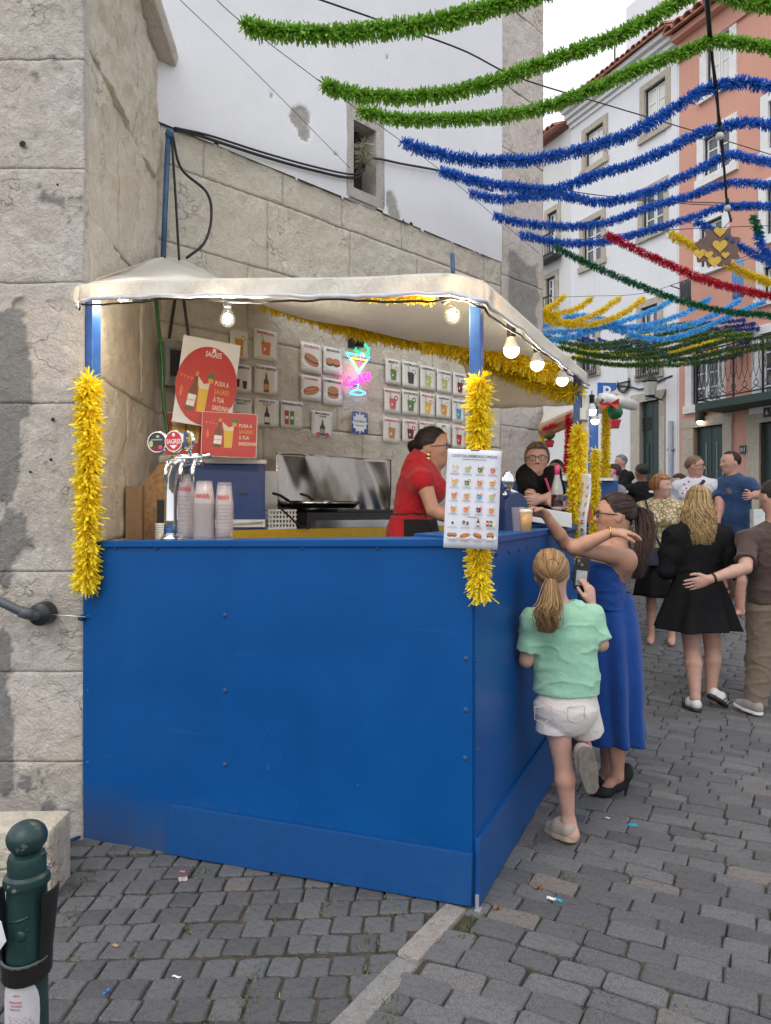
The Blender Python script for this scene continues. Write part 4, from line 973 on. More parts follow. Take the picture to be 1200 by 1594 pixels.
wall_sheet(502,533,540,585,'BIFANAS',Bu('two'),'dark','poster headed BIFANAS showing two small rolls')
wall_sheet(467,500,584,626,'CACHORRO',Bu('dog'),'red','poster headed CACHORRO showing a hot dog')
wall_sheet(502,533,588,633,'HAMBÚRGUER',Bu('burger'),'dark','poster headed HAMBÚRGUER showing a tall burger')
wall_sheet(484,518,639,683,'MACIEIRA',lambda p,w,h:(p.bottle(0,-h*.42,w*.24,h*.6,'dark','grey'),p.disc('red',-w*.2,-h*.4,w*.1),p.disc('red',w*.22,-h*.4,w*.1)),'dark','poster headed MACIEIRA CREAM showing a black bottle','CREAM')
def alf(p, w, h):
    p.rect('navy',-w*.5,-h*.5,w*.5,h*.5); p.disc('white',0,0,w*.42,h*.38,16)
    for i in range(12): t = i*math.pi/6; p.disc('white',w*.42*math.cos(t),h*.42*math.sin(t),w*.05)
    p.text('navy','ALFAMAR',0,h*.02,h*.14,fit=w*.72); p.rect('blue',-w*.28,-h*.14,w*.28,-h*.10)
wall_sheet(546,572,640,677,'',alf,label='blue and white tile style plaque reading ALFAMAR below the neon sign')
rows = [((599,624,558,600),'MOJITO',G('green','lime'),'dark'),((625,652,562,606),'CAIPIBLACK',G('dark','grey'),'dark'),((653,678,569,609),'CAIPIRINHA',G('lime','lime'),'dark'),((679,703,576,613),'CAIPIROSKA',G('lime','lime'),'dark'),((704,726,580,619),'SANGRIA',G('wine','wine'),'dark'),
 ((597,624,604,645),'MORANGOSKA',G('pink','red'),'red'),((625,652,607,648),'KIWIROSKA',G('green','leaf'),'dark'),((653,677,611,651),'MARACUJÁ',G('yellow','orange'),'red'),((678,702,615,653),'CAIPIRÃO',G('amber','lime'),'dark'),((703,723,621,660),'ÁGUA TÓNICA',G('blue',None),'dark'),
 ((595,623,649,691),'CAIPIRINHA DE',G('bun',None),'red'),((625,651,652,691),'CAIPIRIZ',G('wine','red'),'red'),((652,677,655,693),'PIÑA COLADA',G('pink',None),'red'),((678,702,658,695),'SEX',G('orange',None),'dark'),((703,724,661,700),'TEQUILA',G('red',None),'red')]
for (q, t, f, c) in rows: wall_sheet(*q, t, f, c, 'cocktail poster headed %s on the wall right of the neon sign' % t)
def film(px0, py0, px1, py1, hgt, label):
    a0, z0 = BW.pix(px0, py0, -.03); a1, z1 = BW.pix(px1, py1, -.03); n = 90; V = []; Fc = []; m = 5
    for i in range(n+1):
        for k in range(m): u = i/n; V.append((a0+(a1-a0)*u, -.026, z0+(z1-z0)*u+hgt*(k/(m-1)-.5)))
    V = np.array(V); nn = fbm(V*np.array([30,1,55]), 3, 6); V[:,1] -= .006*np.abs(nn); V[:,2] += nn*.006
    for i in range(n):
        for k in range(m-1): q = i*m+k; Fc.append((q,q+m,q+m+1,q+1))
    tag(np_obj('clear_film', V, Fc, M_FILM, None, False, m=BW.m), label, 'tape')
film(470,628,596,652,.07,'crinkled clear film strip taped below the food posters'); film(596,645,722,664,.06,'crinkled clear film strip across the middle of the cocktail posters'); film(545,678,700,702,.06,'crinkled clear film strip under the lowest cocktail posters'); film(440,668,520,686,.05,'crinkled clear film strip under the soft drinks poster')

# ---------------------------------------------------------------- neon cocktail sign
def neon():
    d0 = -.07; t = thing('neon_sign', 'glowing neon cocktail glass sign with green palm on the stone wall', 'sign', m=BW.m)
    def N(px, py): a, z = BW.pix(px, py, d0); return (a, d0, z)
    def tubes(name, mat, paths, r=.006):
        mb = MB()
        for p in paths: mb.tube(spline([N(*q) for q in p], max(6, len(p)*4)) if len(p) > 2 else [N(*q) for q in p], r, 6)
        mb.build(name, mat, t, True)
    cy = emit('neon_cyan', (.05,.65,1), 2.6); gr = emit('neon_green', (0,.9,.25), 2.2); pk = emit('neon_pink', (1,.03,.45), 2.6); ye = emit('neon_yellow', (1,.55,.05), 2.4)
    tubes('glass_outline', cy, [[(539,549),(575,556)],[(575,556),(558,581)],[(558,581),(539,549)],[(557,596),(557,607)],[(545,612),(550,608),(558,607),(566,610),(568,613),(557,615),(546,613)]])
    tubes('drink_outline', ye, [[(546,557),(571,561)],[(571,561),(558,577)],[(558,577),(546,557)]])
    tubes('palm', gr, [[(553,546),(555,540),(560,541),(562,536),(566,538),(569,536),(571,541),(575,543),(572,547),(574,551),(569,550),(567,554),(564,549),(559,551),(557,547),(553,546)],[(567,553),(572,556)]])
    tubes('straw', pk, [[(561,553),(562,550),(566,552),(565,556),(561,553)],[(563,557),(560,570)]], .006)
    tubes('script', pk, [[(546,590),(542,587),(539,592),(540,599),(546,600)],[(548,594),(546,598),(550,599),(551,594),(548,594)],[(557,590),(553,594),(556,597),(559,595)],[(560,584),(560,595),(563,590),(561,590),(565,595)],[(567,580),(567,592)],[(564,584),(571,582)],[(570,588),(570,592),(574,588),(574,593)],[(575,580),(574,584),(577,588)]], .008)
    mb = MB(); a0,z0 = BW.pix(538,534,d0+.03); a1,z1 = BW.pix(578,616,d0+.03)
    for q in ((546,556),(570,560),(557,600),(566,540)): p = N(*q); mb.tube([p,(p[0],-.015,p[2])], .006, 5)
    mb.build('standoff', M_BLACK, t)
    L = bpy.data.lights.new('neon_light','POINT'); L.energy = .7; L.color = (.9,.25,.6); L.shadow_soft_size = .1; lo = bpy.data.objects.new('neon_light', L); link(lo, t); lo.location = N(560,585)
neon()
mb = MB(); a, z = BW.pix(553,524,-.06); mb.box((a-.05,-.14,z-.10),(a+.03,-.02,z+.08)); mb.tube([(a,-.06,z),(a+.25,-.10,z+.02),(a+.32,-.1,z+.06)], .03, 8); tag(mb.build('floodlight', M_BLACK, None, True, m=BW.m), 'small black floodlight fixed under the canopy above the neon sign', 'lamp')

# ---------------------------------------------------------------- things inside the kiosk
CAM_Y = lambda px: math.atan2((px-600)/F, 1)
def card(px, py, d, yaw=0.0, pitch=0.0, roll=0.0): return Matrix.Translation(P(px, py, d)) @ Matrix.Rotation(yaw, 4, 'Z') @ Matrix.Rotation(pitch, 4, 'X') @ Matrix.Rotation(roll, 4, 'Y')
def sagres_art(p, x, z, w, h):
    """bottle, beer glass, headgear and the four line slogan"""
    p.bottle(x-w*.22, z-h*.34, w*.15, h*.60, 'brown', 'white', -.10); p.text('red','SAGRES',x-w*.21,z-h*.19,h*.035,fit=w*.12)
    p.poly('yellow', [(x-w*.09,z-h*.34),(x+w*.05,z-h*.34),(x+w*.07,z+h*.02),(x-w*.10,z+h*.02)]); p.poly('cream', [(x-w*.10,z+h*.02),(x+w*.07,z+h*.02),(x+w*.08,z+h*.12),(x-w*.02,z+h*.09),(x-w*.13,z+h*.2),(x-w*.12,z+h*.1)])
    p.disc('leaf', x+w*.09, z+h*.22, w*.06, h*.06); p.rect('amber', x+w*.05, z+h*.12, x+w*.13, z+h*.19)
    for i, (s, c) in enumerate((('PUXA A','cream'),('SAGRES','amber'),('À TUA','cream'),('SARDINHA','cream'))): p.text(c, s, x+w*.17, z+h*(.10-.125*i), h*.105, fit=w*(.24,.26,.19,.33)[i], align='LEFT', bold=.02)
    for i in range(4): p.poly('orange', [(x-w*.44+i*w*.06,z+h*.2-i*h*.01),(x-w*.39+i*w*.06,z+h*.19-i*h*.01),(x-w*.415+i*w*.06,z+h*.15-i*h*.01)])
    p.disc('orange', x-w*.39, z-h*.06, w*.025, h*.09, 10)
def big_poster():
    w, h = .36, .56; t = thing('beer_poster', 'large white board with a round red beer advert leaning on the blue chest', 'poster', m=card(322, 596, 4.62, .30, -.06, .13))
    mb = MB(); mb.box((-w/2,0,-h/2),(w/2,.012,h/2)); mb.build('board', M_PAPER, t)
    p = Print(); p.disc('sagres', .0, -.02, .19, .255, 32); 
    p.text('white','SAGRES',.02,.17,.05,fit=.10); p.disc('white',.02,.215,.012); sagres_art(p,-.01,-.05,.36,.42); p.disc('leaf',.06,-.235,.05,.02); p.build(t)
big_poster()
def small_poster():
    w, h = .34, .28; t = thing('beer_poster', 'square red beer advert with bottle standing on the blue chest', 'poster', m=card(357, 677, 4.55, .22, -.05, .03))
    mb = MB(); mb.box((-w/2,0,-h/2),(w/2,.008,h/2)); mb.build('board', M_PAPER, t)
    p = Print(); p.rect('sagres',-w*.49,-h*.49,w*.49,h*.49); sagres_art(p,-.0,.02,.34,.30); p.build(t)
small_poster()
def third_poster():
    w, h = .26, .28; t = thing('beer_poster', 'red advert with two foaming beer glasses behind the round tap badges', 'poster', m=card(290, 677, 4.70, .25, -.05, .05))
    mb = MB(); mb.box((-w/2,0,-h/2),(w/2,.008,h/2)); mb.build('board', M_PAPER, t)
    p = Print(); p.rect('sagres',-w*.49,-h*.49,w*.49,h*.49)
    for x in (-.05,.04): p.poly('yellow',[(x-.035,-.05),(x+.035,-.05),(x+.042,.08),(x-.042,.08)]); p.disc('cream',x,.085,.05,.03); p.text('brown','SAGR',x,.01,.02,fit=.05)
    p.disc('orange',-.10,-.02,.012,.05,10); p.poly('yellow',[(.07,.12),(.11,.12),(.11,.08)]); p.build(t)
third_poster()
# blue cold chest under the posters
def chest():
    c = P(362, 770, 4.75); t = thing('cold_chest', 'blue upright cold chest with white lid and handle beside the taps', 'fridge', m=Matrix.Translation((c.x,c.y,.34)) @ Matrix.Rotation(.22, 4, 'Z'))
    top = CZ-(714-797)/F*4.7-.34; mb = MB(); mb.box((-.29,0,0),(.21,.45,top-.03)); mb.build('body', mk('chest_blue', (.012,.045,.20), .4, .1), t, bevel=.008)
    mb = MB(); mb.box((-.30,-.01,top-.03),(.22,.46,top)); mb.build('lid', M_WHITE, t, bevel=.006)
    mb = MB(); z = CZ-(816-797)/F*4.72-.34; mb.box((-.12,-.035,z-.02),(.21,-.002,z+.03)); mb.tube([(-.10,-.03,z+.0),(.05,-.05,z+.012),(.19,-.045,z+.02)], .012, 6); mb.build('handle', M_WHITE, t, bevel=.004)
    mb = MB(); mb.tube([(.04,-.006,top-.22),(.10,-.008,top-.222)], .006, 6); mb.build('badge', M_STEEL, t)
chest()
# beer tap with three round badges
def tap():
    a, _ = FR.pix(268, 835, .16); base = FR.w(a, .16, fz(a)-.006); s = base.y/F
    t = thing('beer_tap', 'chrome swan neck beer tap with three round badges on the front counter', 'beer tap', m=Matrix.Translation(base) @ Matrix.Rotation(-.35, 4, 'Z'))
    mb = MB(); mb.lathe([(.055,0),(.052,.015),(.040,.03)], 20); mb.tube([(0,0,.02),(0,0,.10),(.0,0,.22),(.008,0,.30),(.035,-.005,.355),(.08,-.01,.375),(.14,-.015,.375),(.175,-.015,.36)], [.040,.036,.034,.036,.038,.034,.024,.018], 16); mb.build('column', M_CHROME, t, True)
    mb = MB(); mb.tube([(-.05,-.01,.385),(.17,-.03,.385)], .022, 12); mb.build('manifold', M_CHROME, t, True)
    for i, (x, c, rot) in enumerate(((-.045,'dark',.15),(.055,'red',.0),(.135,'dark',-.45))):
        r = .052 if i < 2 else .048; h = MB(); h.lathe([(r,0),(r,.012),(r*.9,.018),(.002,.018)], 22); h2 = h.build('badge', M_CHROME, t, 'auto'); h2.matrix_basis = Matrix.Translation((x, -.035-.01*i, .462)) @ Matrix.Rotation(rot, 4, 'Z') @ Matrix.Rotation(math.radians(90), 4, 'X')
        p = Print(); p.y = 0
        p.disc('white',0,0,r*.94,None,24); p.disc(c,0,0,r*.86,None,24)
        if i == 1: p.text('white','SAGRES',0,-.011,.030,fit=r*1.5); p.disc('white',0,.03,.008); p.poly('white',[(-.022,-.018),(.022,-.018),(.0,-.036)])
        elif i == 0: p.disc('wine',.005,-.03,.03,.014); p.disc('lime',-.03,-.008,.010,.016); p.disc('pink',.018,-.024,.010); p.rect('grey',-.028,.008,.028,.014); p.disc('lime',.004,.026,.009,.006)
        else: p.text('white','BANDIDA',0,.002,.020,fit=r*1.35); p.text('white','DO POMAR',0,-.016,.014,fit=r*1.2)
        o = p.build(t, 'badge_face'); o.matrix_basis = Matrix.Translation((x, -.0545-.01*i, .462)) @ Matrix.Rotation(rot, 4, 'Z')
    for x in (.02,.10,.165):
        h = MB(); h.tube([(x,-.03,.375),(x,-.06,.36),(x+.008,-.085,.33),(x+.012,-.088,.27)], [.012,.011,.010,.009], 10); h.build('spout', M_CHROME, t, True)
    h = MB(); h.tube([(.135,-.04,.39),(.135,-.06,.43)], .008, 8); h.tube([(.15,-.03,.385),(.23,-.03,.395)], .009, 8); h.build('handle', M_CHROME, t, True)
tap()
M_CUP = glass('clear_cup', (.80,.70,.70), .12, .14); M_CUPR = mk('cup_red_print', (.5,.08,.08), .4)
def cup_stack(px, ytop, n, label, r=.044, b=.14):
    a, _ = FR.pix(px, 838, b); base = FR.w(a, b, fz(a)-.006); d = base.y; H = (838-ytop)/F*d
    t = thing('cup_stack', label, 'cups', m=Matrix.Translation(base) @ Matrix.Rotation(random.uniform(-.02,.02), 4, 'X'), group='stacks of clear cups on the counter')
    ch = .105; pitch = (H-ch)/(n-1)
    mb = MB(); mb.lathe([(r*.98,0),(r,.004),(r*.97,.008),(r*.70,ch),(r*.66,ch)], 18); me = mb.mesh('cup', M_CUP, True)
    pr = Print(); 
    for i in range(n):
        o = bpy.data.objects.new('cup', me); link(o, t); o.location = (random.uniform(-.0006,.0006),0,i*pitch)
    h = MB(); 
    for k in range(9):
        u = -2.2+.16*k; rr = r*.90; h.add([((rr+.0008)*math.cos(u+x), (rr+.0008)*math.sin(u+x), (n-1)*pitch+.028+z+.004*math.sin(k*3)) for x, z in ((0,0),(.11,0),(.11,.016),(0,.02))], [(0,1,2,3)])
    h.build('print', M_CUPR, t)
cup_stack(290, 735, 12, 'leftmost stack of clear plastic cups behind the tap'); cup_stack(318, 745, 24, 'tallest ribbed stack of clear cups in the middle', r=.050, b=.10); cup_stack(349, 748, 11, 'slim stack of clear cups nearest the blue chest')
# boards, cartons and cups behind the tap
def upright(name, label, cat, px, pt, pb, d, w, th, mat, poly=None, yaw=0.2):
    z1 = CZ-(pt-797)/F*d; z0 = CZ-(pb-797)/F*d; m = card(px, pb, d, yaw); mb = MB(); h = z1-z0
    if poly: mb.prism([(x*w, z*h) for x, z in poly], 0, th)
    else: mb.box((-w/2,0,0),(w/2,th,h))
    return tag(mb.build(name, mat, None, m=m, bevel=.002), label, cat)
upright('chipboard_offcut', 'angled raw chipboard offcut leaning behind the beer tap', 'board', 238, 712, 850, 4.3, .17, .02, M_WOOD, [(-.5,0),(.5,0),(.5,1),(.35,1),(-.45,.62)], .5)
upright('cardboard_box', 'brown cardboard box standing at the left end inside', 'box', 208, 756, 850, 4.15, .09, .12, mk('cardboard', (.26,.16,.09), .8, .15, 20, .1))
o = upright('drink_carton', 'black carton with white lettering behind the tap', 'carton', 252, 778, 850, 4.1, .055, .05, M_BLACK); p = Print(); p.text('white','VO',0,.1,.03,fit=.04); p.build(o)
def paper_cups():
    c = P(250, 836, 4.0); t = thing('cup_stack', 'short stack of white paper cups below the black carton', 'cups', m=Matrix.Translation(c)); h = MB(); h.lathe([(.030,0),(.032,.004),(.029,.012),(.029,.012)], 14); me = h.mesh('cup', M_WHITE, True)
    for i in range(8): o = bpy.data.objects.new('cup', me); link(o, t); o.location = (0,0,-.02+.012*i)
paper_cups()
def meter():
    a, z = BW.pix(264, 567, -.1); t = thing('meter_box', 'grey electric meter box hanging by two cables in the corner', 'meter box', m=BW.m @ Matrix.Translation((a+.06, -.16, z)))
    h = MB(); h.box((-.12,0,-.15),(.12,.12,.15)); h.box((-.13,-.01,-.16),(.13,.0,-.10)); h.box((-.13,-.01,.10),(.13,.0,.16)); h.build('case', mk('grey_plastic', (.30,.31,.29), .5), t, bevel=.006)
    h = MB(); h.box((-.09,-.012,-.09),(.09,-.001,.09)); h.build('window', mk('dark_window', (.03,.035,.035), .15), t)
    h = MB(); h.tube([(-.07,.05,.16),(-.01,.05,.55),(.0,.05,.6)], .010, 6); h.tube([(.09,.05,.16),(.03,.05,.55),(.02,.05,.6)], .010, 6); h.build('cable', M_BLACK, t)
meter()
mb = MB(); mb.tube(spline([P(243,468,4.6),P(246,500,4.6),P(252,560,4.6),P(254,620,4.6),P(262,680,4.6)], 24), .012, 6); tag(mb.build('green_cable', mk('green_flex', (.02,.12,.03), .4), None, True), 'green cable hanging down in the corner beside the meter', 'cable')
# steel splash sheet and griddle
def splash():
    a0, z1 = BW.pix(430, 703, -.25); a1, _ = BW.pix(607, 708, -.25); z0 = BW.pix(520, 830, -.25)[1]; n = 60; m = 24; V = []; Fc = []
    for j in range(m+1):
        for i in range(n+1): V.append((a0+(a1-a0)*i/n, -.25, z0+(z1-z0)*j/m))
    V = np.array(V); q = fbm(np.stack([V[:,0]*4.5+V[:,2]*1.5, V[:,2]*2.2, V[:,0]*0], 1), 2, 3); V[:,1] += q*.020
    for j in range(m):
        for i in range(n): k = j*(n+1)+i; Fc.append((k,k+1,k+n+2,k+n+1))
    o = np_obj('splash_sheet', V, Fc, mk('brushed_steel', (.30,.27,.24), .17, .08, 30, metal=1), None, m=BW.m); md = o.modifiers.new('s','SOLIDIFY'); md.thickness = .003
    tag(o, 'wavy stainless steel sheet standing behind the griddle', 'splashback')
    t = thing('work_bench', 'low work bench with yellow cloth front along the wall', 'bench', m=BW.m)
    b0, zb = BW.pix(412, 822, -.75); b1, _ = BW.pix(690, 822, -.75); zb = 1.385; h = MB(); h.box((b0-.3,-.80,zb-.03),(b1,-.28,zb)); h.build('top', M_STEEL, t)
    h = MB(); nn = 40; vs = []
    for j in range(5):
        for i in range(nn+1): vs.append((b0-.3+(b1-b0+.3)*i/nn, -.815+.012*math.sin(i*1.1)*(j/4), zb+.0-.5*j/4))
    h.add(vs, [(j*(nn+1)+i, j*(nn+1)+i+1, (j+1)*(nn+1)+i+1, (j+1)*(nn+1)+i) for j in range(4) for i in range(nn)]); h.build('cloth', mk('yellow_oilcloth', (.55,.36,.02), .4, .1), t, True)
    g = thing('griddle', 'black gas griddle with steel trays below the splashback', 'griddle', m=BW.m)
    g0, gz_ = BW.pix(455, 800, -.55); g1, _ = BW.pix(660, 790, -.55); h = MB(); h.box((g0,-.72,zb+.001),(g1,-.30,zb+.11)); h.box((g0+.3,-.70,zb+.11),(g1+.02,-.32,zb+.135)); h.build('body', M_BLACK, g, bevel=.006)
    h = MB()
    h.box((g0+.02,-.80,zb+.002),(g1-.02,-.722,zb+.05)); h.box((g0+.03,-.795,zb+.05),(g1-.03,-.73,zb+.056))
    h.build('tray', M_STEEL, g)
    for (px, py, r, lab, dr) in ((522,791,.20,'wide dark frying pan standing on the griddle',.4),(480,797,.18,'shallow steel pan tilted at the griddle\'s left',-.5)):
        a, _ = BW.pix(px, py, -.5); k = thing('frying_pan', lab, 'pan', m=BW.m @ Matrix.Translation((a,-.5,zb+.145)))
        h = MB(); h.lathe([(.01,.0),(r*.72,0),(r,.05),(r*1.02,.052),(r*.74,.006),(.01,.006)], 24); h.build('pan', M_STEEL if dr < 0 else mk('dark_steel', (.16,.15,.15), .3, metal=1), k, True)
        h = MB(); h.tube([(-r,0,.05),(-r-.12,-.05,.09),(-r-.2,-.08,.10)], .010, 6); h.build('handle', M_BLACK, k, True)
    a, z = BW.pix(426, 805, -.6); k = thing('basket', 'white slatted plastic basket on the bench beside the chest', 'basket', m=BW.m @ Matrix.Translation((a,-.6,zb)))
    h = MB()
    for i in range(9): x = -.11+.22*i/8; h.box((x-.006,-.10,.0),(x+.006,-.095,.13))
    for zz in (.0,.03,.06,.09,.12): h.box((-.12,-.104,zz),(.12,-.0955,zz+.012)); h.box((-.12,.09,zz),(.12,.10,zz+.012)); h.box((-.12,-.095,zz),(-.11,.09,zz+.012)); h.box((.11,-.095,zz),(.12,.09,zz+.012))
    h.build('slats', M_WHITE, k)
    mb = MB(); a, z = BW.pix(450, 815, -.8); mb.tube([(a-.12,-.83,zb+.16),(a+.05,-.85,zb+.02),(a+.12,-.86,zb-.0)], .007, 6); tag(mb.build('tongs', M_BLACK, None, m=BW.m), 'black handled tongs leaning beside the white basket', 'tongs')
    mb = MB(); a, z = BW.pix(420, 770, -.3); mb.box((a-.07,-.30,zb+.05),(a+.07,-.27,zb+.42)); tag(mb.build('white_board', M_WHITE, None, m=BW.m, bevel=.003), 'white board standing between the chest and steel sheet', 'board')
splash()
# menu sheet on the corner post
def menu_sheet(name, label, m, w, h, wav, title=True, rows=True):
    t = thing(name, label, 'menu', m=m); n = 16; V = []; Fc = []
    for j in range(n+1):
        for i in range(7): x = -w/2+w*i/6; z = -h/2+h*j/n; V.append((x+ (z*-.0), wav(x,z)+.0015, z))
    for j in range(n):
        for i in range(6): k = j*7+i; Fc.append((k,k+1,k+8,k+7))
    o = np_obj('sheet', V, Fc, mk('menu_paper', (.72,.73,.80), .25, .02, 5, .03, 10, spec=.55), t); md = o.modifiers.new('s','SOLIDIFY'); md.thickness = .0008; md.offset = 1
    p = Print()
    if title: p.text('dark','COCKTAILS/BEBIDAS/COMIDAS',0,h*.42,h*.040,fit=w*.84, bold=0); p.rect('grey',-w*.22,h*.398,w*.22,h*.404)
    ic = [['cream','lime','green','pink'],['yellow','green','orange','amber'],['orange','amber','blue','lime'],['amber','orange','wine','orange'],['dot','shots','bottle','cans'],['two','dog','roll','burger']]
    for r_ in range(6):
        for c_ in range(4):
            x = (c_-1.5)*w*.235; z = h*(.285-.135*r_); k = ic[r_][c_]
            if k in ('two','dog','roll','burger'): p.burger(x, z+h*.02, w*.19, k)
            elif k == 'cans': p.cans(x, z-h*.015, w*.17, h*.06)
            elif k == 'bottle': p.bottle(x, z-h*.02, w*.05, h*.09, 'dark')
            elif k == 'shots': p.glass(x-w*.03,z,w*.05,h*.04,'wine',None,False); p.glass(x+w*.04,z-h*.01,w*.05,h*.04,'wine',None,False)
            elif k == 'dot': p.disc('dark',x,z+h*.01,w*.022,h*.014)
            else: p.glass(x, z-h*.012, w*.095, h*.052, k, ('lime','orange','red')[(r_+c_)%3], c_ % 2 == 0)
            if title: p.rect('grey' if (r_+c_)%3 else 'red', x-w*.08, z-h*.034, x+w*.08, z-h*.030); p.rect('grey', x-w*.09, z-h*.044, x+w*.09, z-h*.041)
    if not rows: pass
    p.rect('dark', -w*.08, h*.485, w*.08, h*.497) if title else None
    p.rect('dark', -w*.08, -h*.185, w*.10, -h*.179) if title else None
    o = p.build(t)
    for v in o.data.vertices: v.co.y += wav(v.co.x, v.co.z)
menu_sheet('menu_sheet', 'white laminated drinks menu fixed on the corner post with garland', card(735.5, 777, 2.555, -.05, .02, .045), .190, .348, lambda x, z: .004*math.sin(z*14)+.003*math.sin(x*20))
menu_sheet('menu_sheet', 'narrow looking curled menu sheet on the second garlanded post', card(898, 787, 4.72, -.95, 0, .08), .19, .42, lambda x, z: .012*math.sin(z*15), title=False)
# second tap, beer glass and what stands on the side counter
def tap2():
    c = P(795, 829, 3.68); t = thing('beer_tap', 'rounded dark blue beer tap with chrome ball on the side counter', 'beer tap', m=Matrix.Translation(c) @ Matrix.Rotation(.5, 4, 'Z'))
    mb = MB(); pr = [(-.075,0),(.075,0),(.075,.12),(.065,.165),(.035,.195),(0,.205),(-.035,.195),(-.065,.165),(-.075,.12)]; mb.prism(pr, -.05, .05); mb.build('tower', mk('tap_navy', (.012,.03,.10), .25), t, bevel=.006)
    mb = MB(); mb.tube([(.078,-.0,.02),(.078,0,.12),(.066,0,.168),(.035,0,.20),(0,0,.21),(-.04,0,.197)], .012, 8); mb.build('trim', M_CHROME, t, True)
    mb = MB(); mb.ball((-.02,0,.262), .042, 16, (1,.6,1.15)); mb.lathe([(.02,.20),(.014,.225),(.02,.235)], 12, (-.02,0,0)); mb.build('badge_ball', M_CHROME, t, True)
    mb = MB(); mb.tube([(-.05,-.02,.19),(-.08,-.05,.19)], .012, 8); mb.build('spout', M_CHROME, t, True)
tap2()
def beer():
    c = P(819, 828, 3.46); t = thing('beer_glass', 'clear plastic cup of golden beer with foam on the side counter', 'beer', m=Matrix.Translation(c)); h = MB(); h.lathe([(.022,.002),(.030,.088)], 20); h.build('beer', mk('beer', (.55,.27,.03), .12, .1, 40, spec=.6, Emission_Strength=0.0), t, True)
    h = MB(); h.lathe([(.0295,.088),(.0315,.100),(.028,.106),(.002,.108)], 20); h.build('foam', mk('foam', (.75,.70,.58), .9, .05, 60, .3), t, True)
    h = MB(); h.lathe([(.0235,0),(.0325,.112),(.0335,.114),(.0335,.116)], 20, close=False); h.build('cup', M_CUP, t, True)
    t = thing('plastic_cup', 'empty clear cup between the blue tap and the beer', 'cup', m=Matrix.Translation(P(806,829,3.50))); h = MB(); h.lathe([(.022,0),(.031,.12),(.032,.122)], 18, close=False); h.build('cup', M_CUP, t, True)
beer()
def bottle(px, py, d, label, liquid=(.03,.012,.012), cap=(.6,.05,.16), H=.26, r=.036):
    t = thing('bottle', label, 'bottle', m=Matrix.Translation(P(px,py,d))); k = H/.26; h = MB(); h.lathe([(r*.9,0),(r,.01*k),(r,.10*k),(r*.9,.13*k),(r*.45,.19*k),(r*.38,.225*k)], 16); h.build('glass', mk('clear_bottle', (.34,.33,.33), .08, spec=.8), t, True)
    h = MB(); h.lathe([(r*1.01,.012*k),(r*1.01,.085*k)], 16); h.build('contents', mk('cola', liquid, .12), t, True); h = MB(); h.lathe([(r*.43,.20*k),(r*.43,.26*k),(r*.3,.262*k)], 12); h.build('cap', mk('pink_cap', cap, .4), t, True)
bottle(867, 792, 4.35, 'glass bottle with pink cap standing on the side counter')
mb = MB(); slab(mb, [tuple(P(826,812,4.0)),tuple(P(890,822,4.2)),tuple(P(890,822,4.4)),tuple(P(826,812,4.3)),tuple(P(826,788,4.0)),tuple(P(890,799,4.2)),tuple(P(890,799,4.4)),tuple(P(826,788,4.3))]); tag(mb.build('white_tray', M_WHITE, None, bevel=.004), 'long white tray box on the counter behind the beer', 'tray')
mb = MB(); mb.box((-.05,0,-.05),(.05,.006,.06)); tag(mb.build('card_stand', mk('orange_card', (.65,.16,.06), .5), None, m=card(908,802,4.9,-.4,0,.15)), 'orange card standing on the counter beside the second post', 'card')
mb = MB(); mb.add([tuple(P(*q)) for q in ((832,800,3.72),(840,802,3.76),(832,822,3.7),(828,818,3.69))], [(0,1,2,3)]); o = mb.build('napkin', M_WHITE, None); o.modifiers.new('s','SOLIDIFY').thickness = .004; bpy.data.objects.remove(o)

# ---------------------------------------------------------------- the next stall
def stall2():
    t = thing('market_stall', 'second blue stall with white awning and red and yellow garlands behind the kiosk', 'stall', m=Matrix.Translation((1.7,6.8,.25)))
    def bx(x0, y0, x1, y1, d0, d1, name, mat): mb = MB(); a, b = P(x0,y1,d0), P(x1,y0,d0); c0, c1 = P(x0,y1,d1), P(x1,y0,d1); mb.add([(a.x,d0,a.z),(b.x,d0,a.z),(c1.x,d1,a.z),(c0.x,d1,a.z),(a.x,d0,b.z),(b.x,d0,b.z),(c1.x,d1,b.z),(c0.x,d1,b.z)], [(0,3,2,1),(4,5,6,7),(0,1,5,4),(1,2,6,5),(2,3,7,6),(3,0,4,7)]); return mb.build(name, mat, t, m=Matrix())
    bx(776,748,962,900,6.4,6.6,'front_panel',M_BLUE2); bx(780,744,955,748,6.35,6.9,'counter_top',M_WHITE)
    mb = MB(); a = P(925,900,6.3); b = P(926,632,6.3); mb.box((a.x-.035,6.3,.25),(a.x+.035,6.37,b.z)); mb.build('post', M_BLUEP, t, m=Matrix())
    V = [tuple(P(*q)) for q in ((842,664,7.2),(960,612,6.1),(990,632,7.8),(850,640,8.8))]; mb = MB(); mb.add(V, [(0,1,2,3)]); o = mb.build('awning', M_CANVAS, t, m=Matrix()); o.modifiers.new('s','SOLIDIFY').thickness = .03
    mb = MB(); mb.tube([P(937,620,6.0),P(960,624,6.2),P(986,631,6.6)], .05, 6); mb.build('awning_roll', M_WHITE, t, True, m=Matrix())
    mb = MB(); mb.tube([P(846,672,7.1),P(885,655,6.6),P(905,648,6.4)], .06, 6); mb.build('beam', mk('orange_ply', (.42,.20,.09), .7, .2), t, m=Matrix())
stall2()
M_PLATE = mk('foil_plate', (.6,.6,.58), .25, .08)
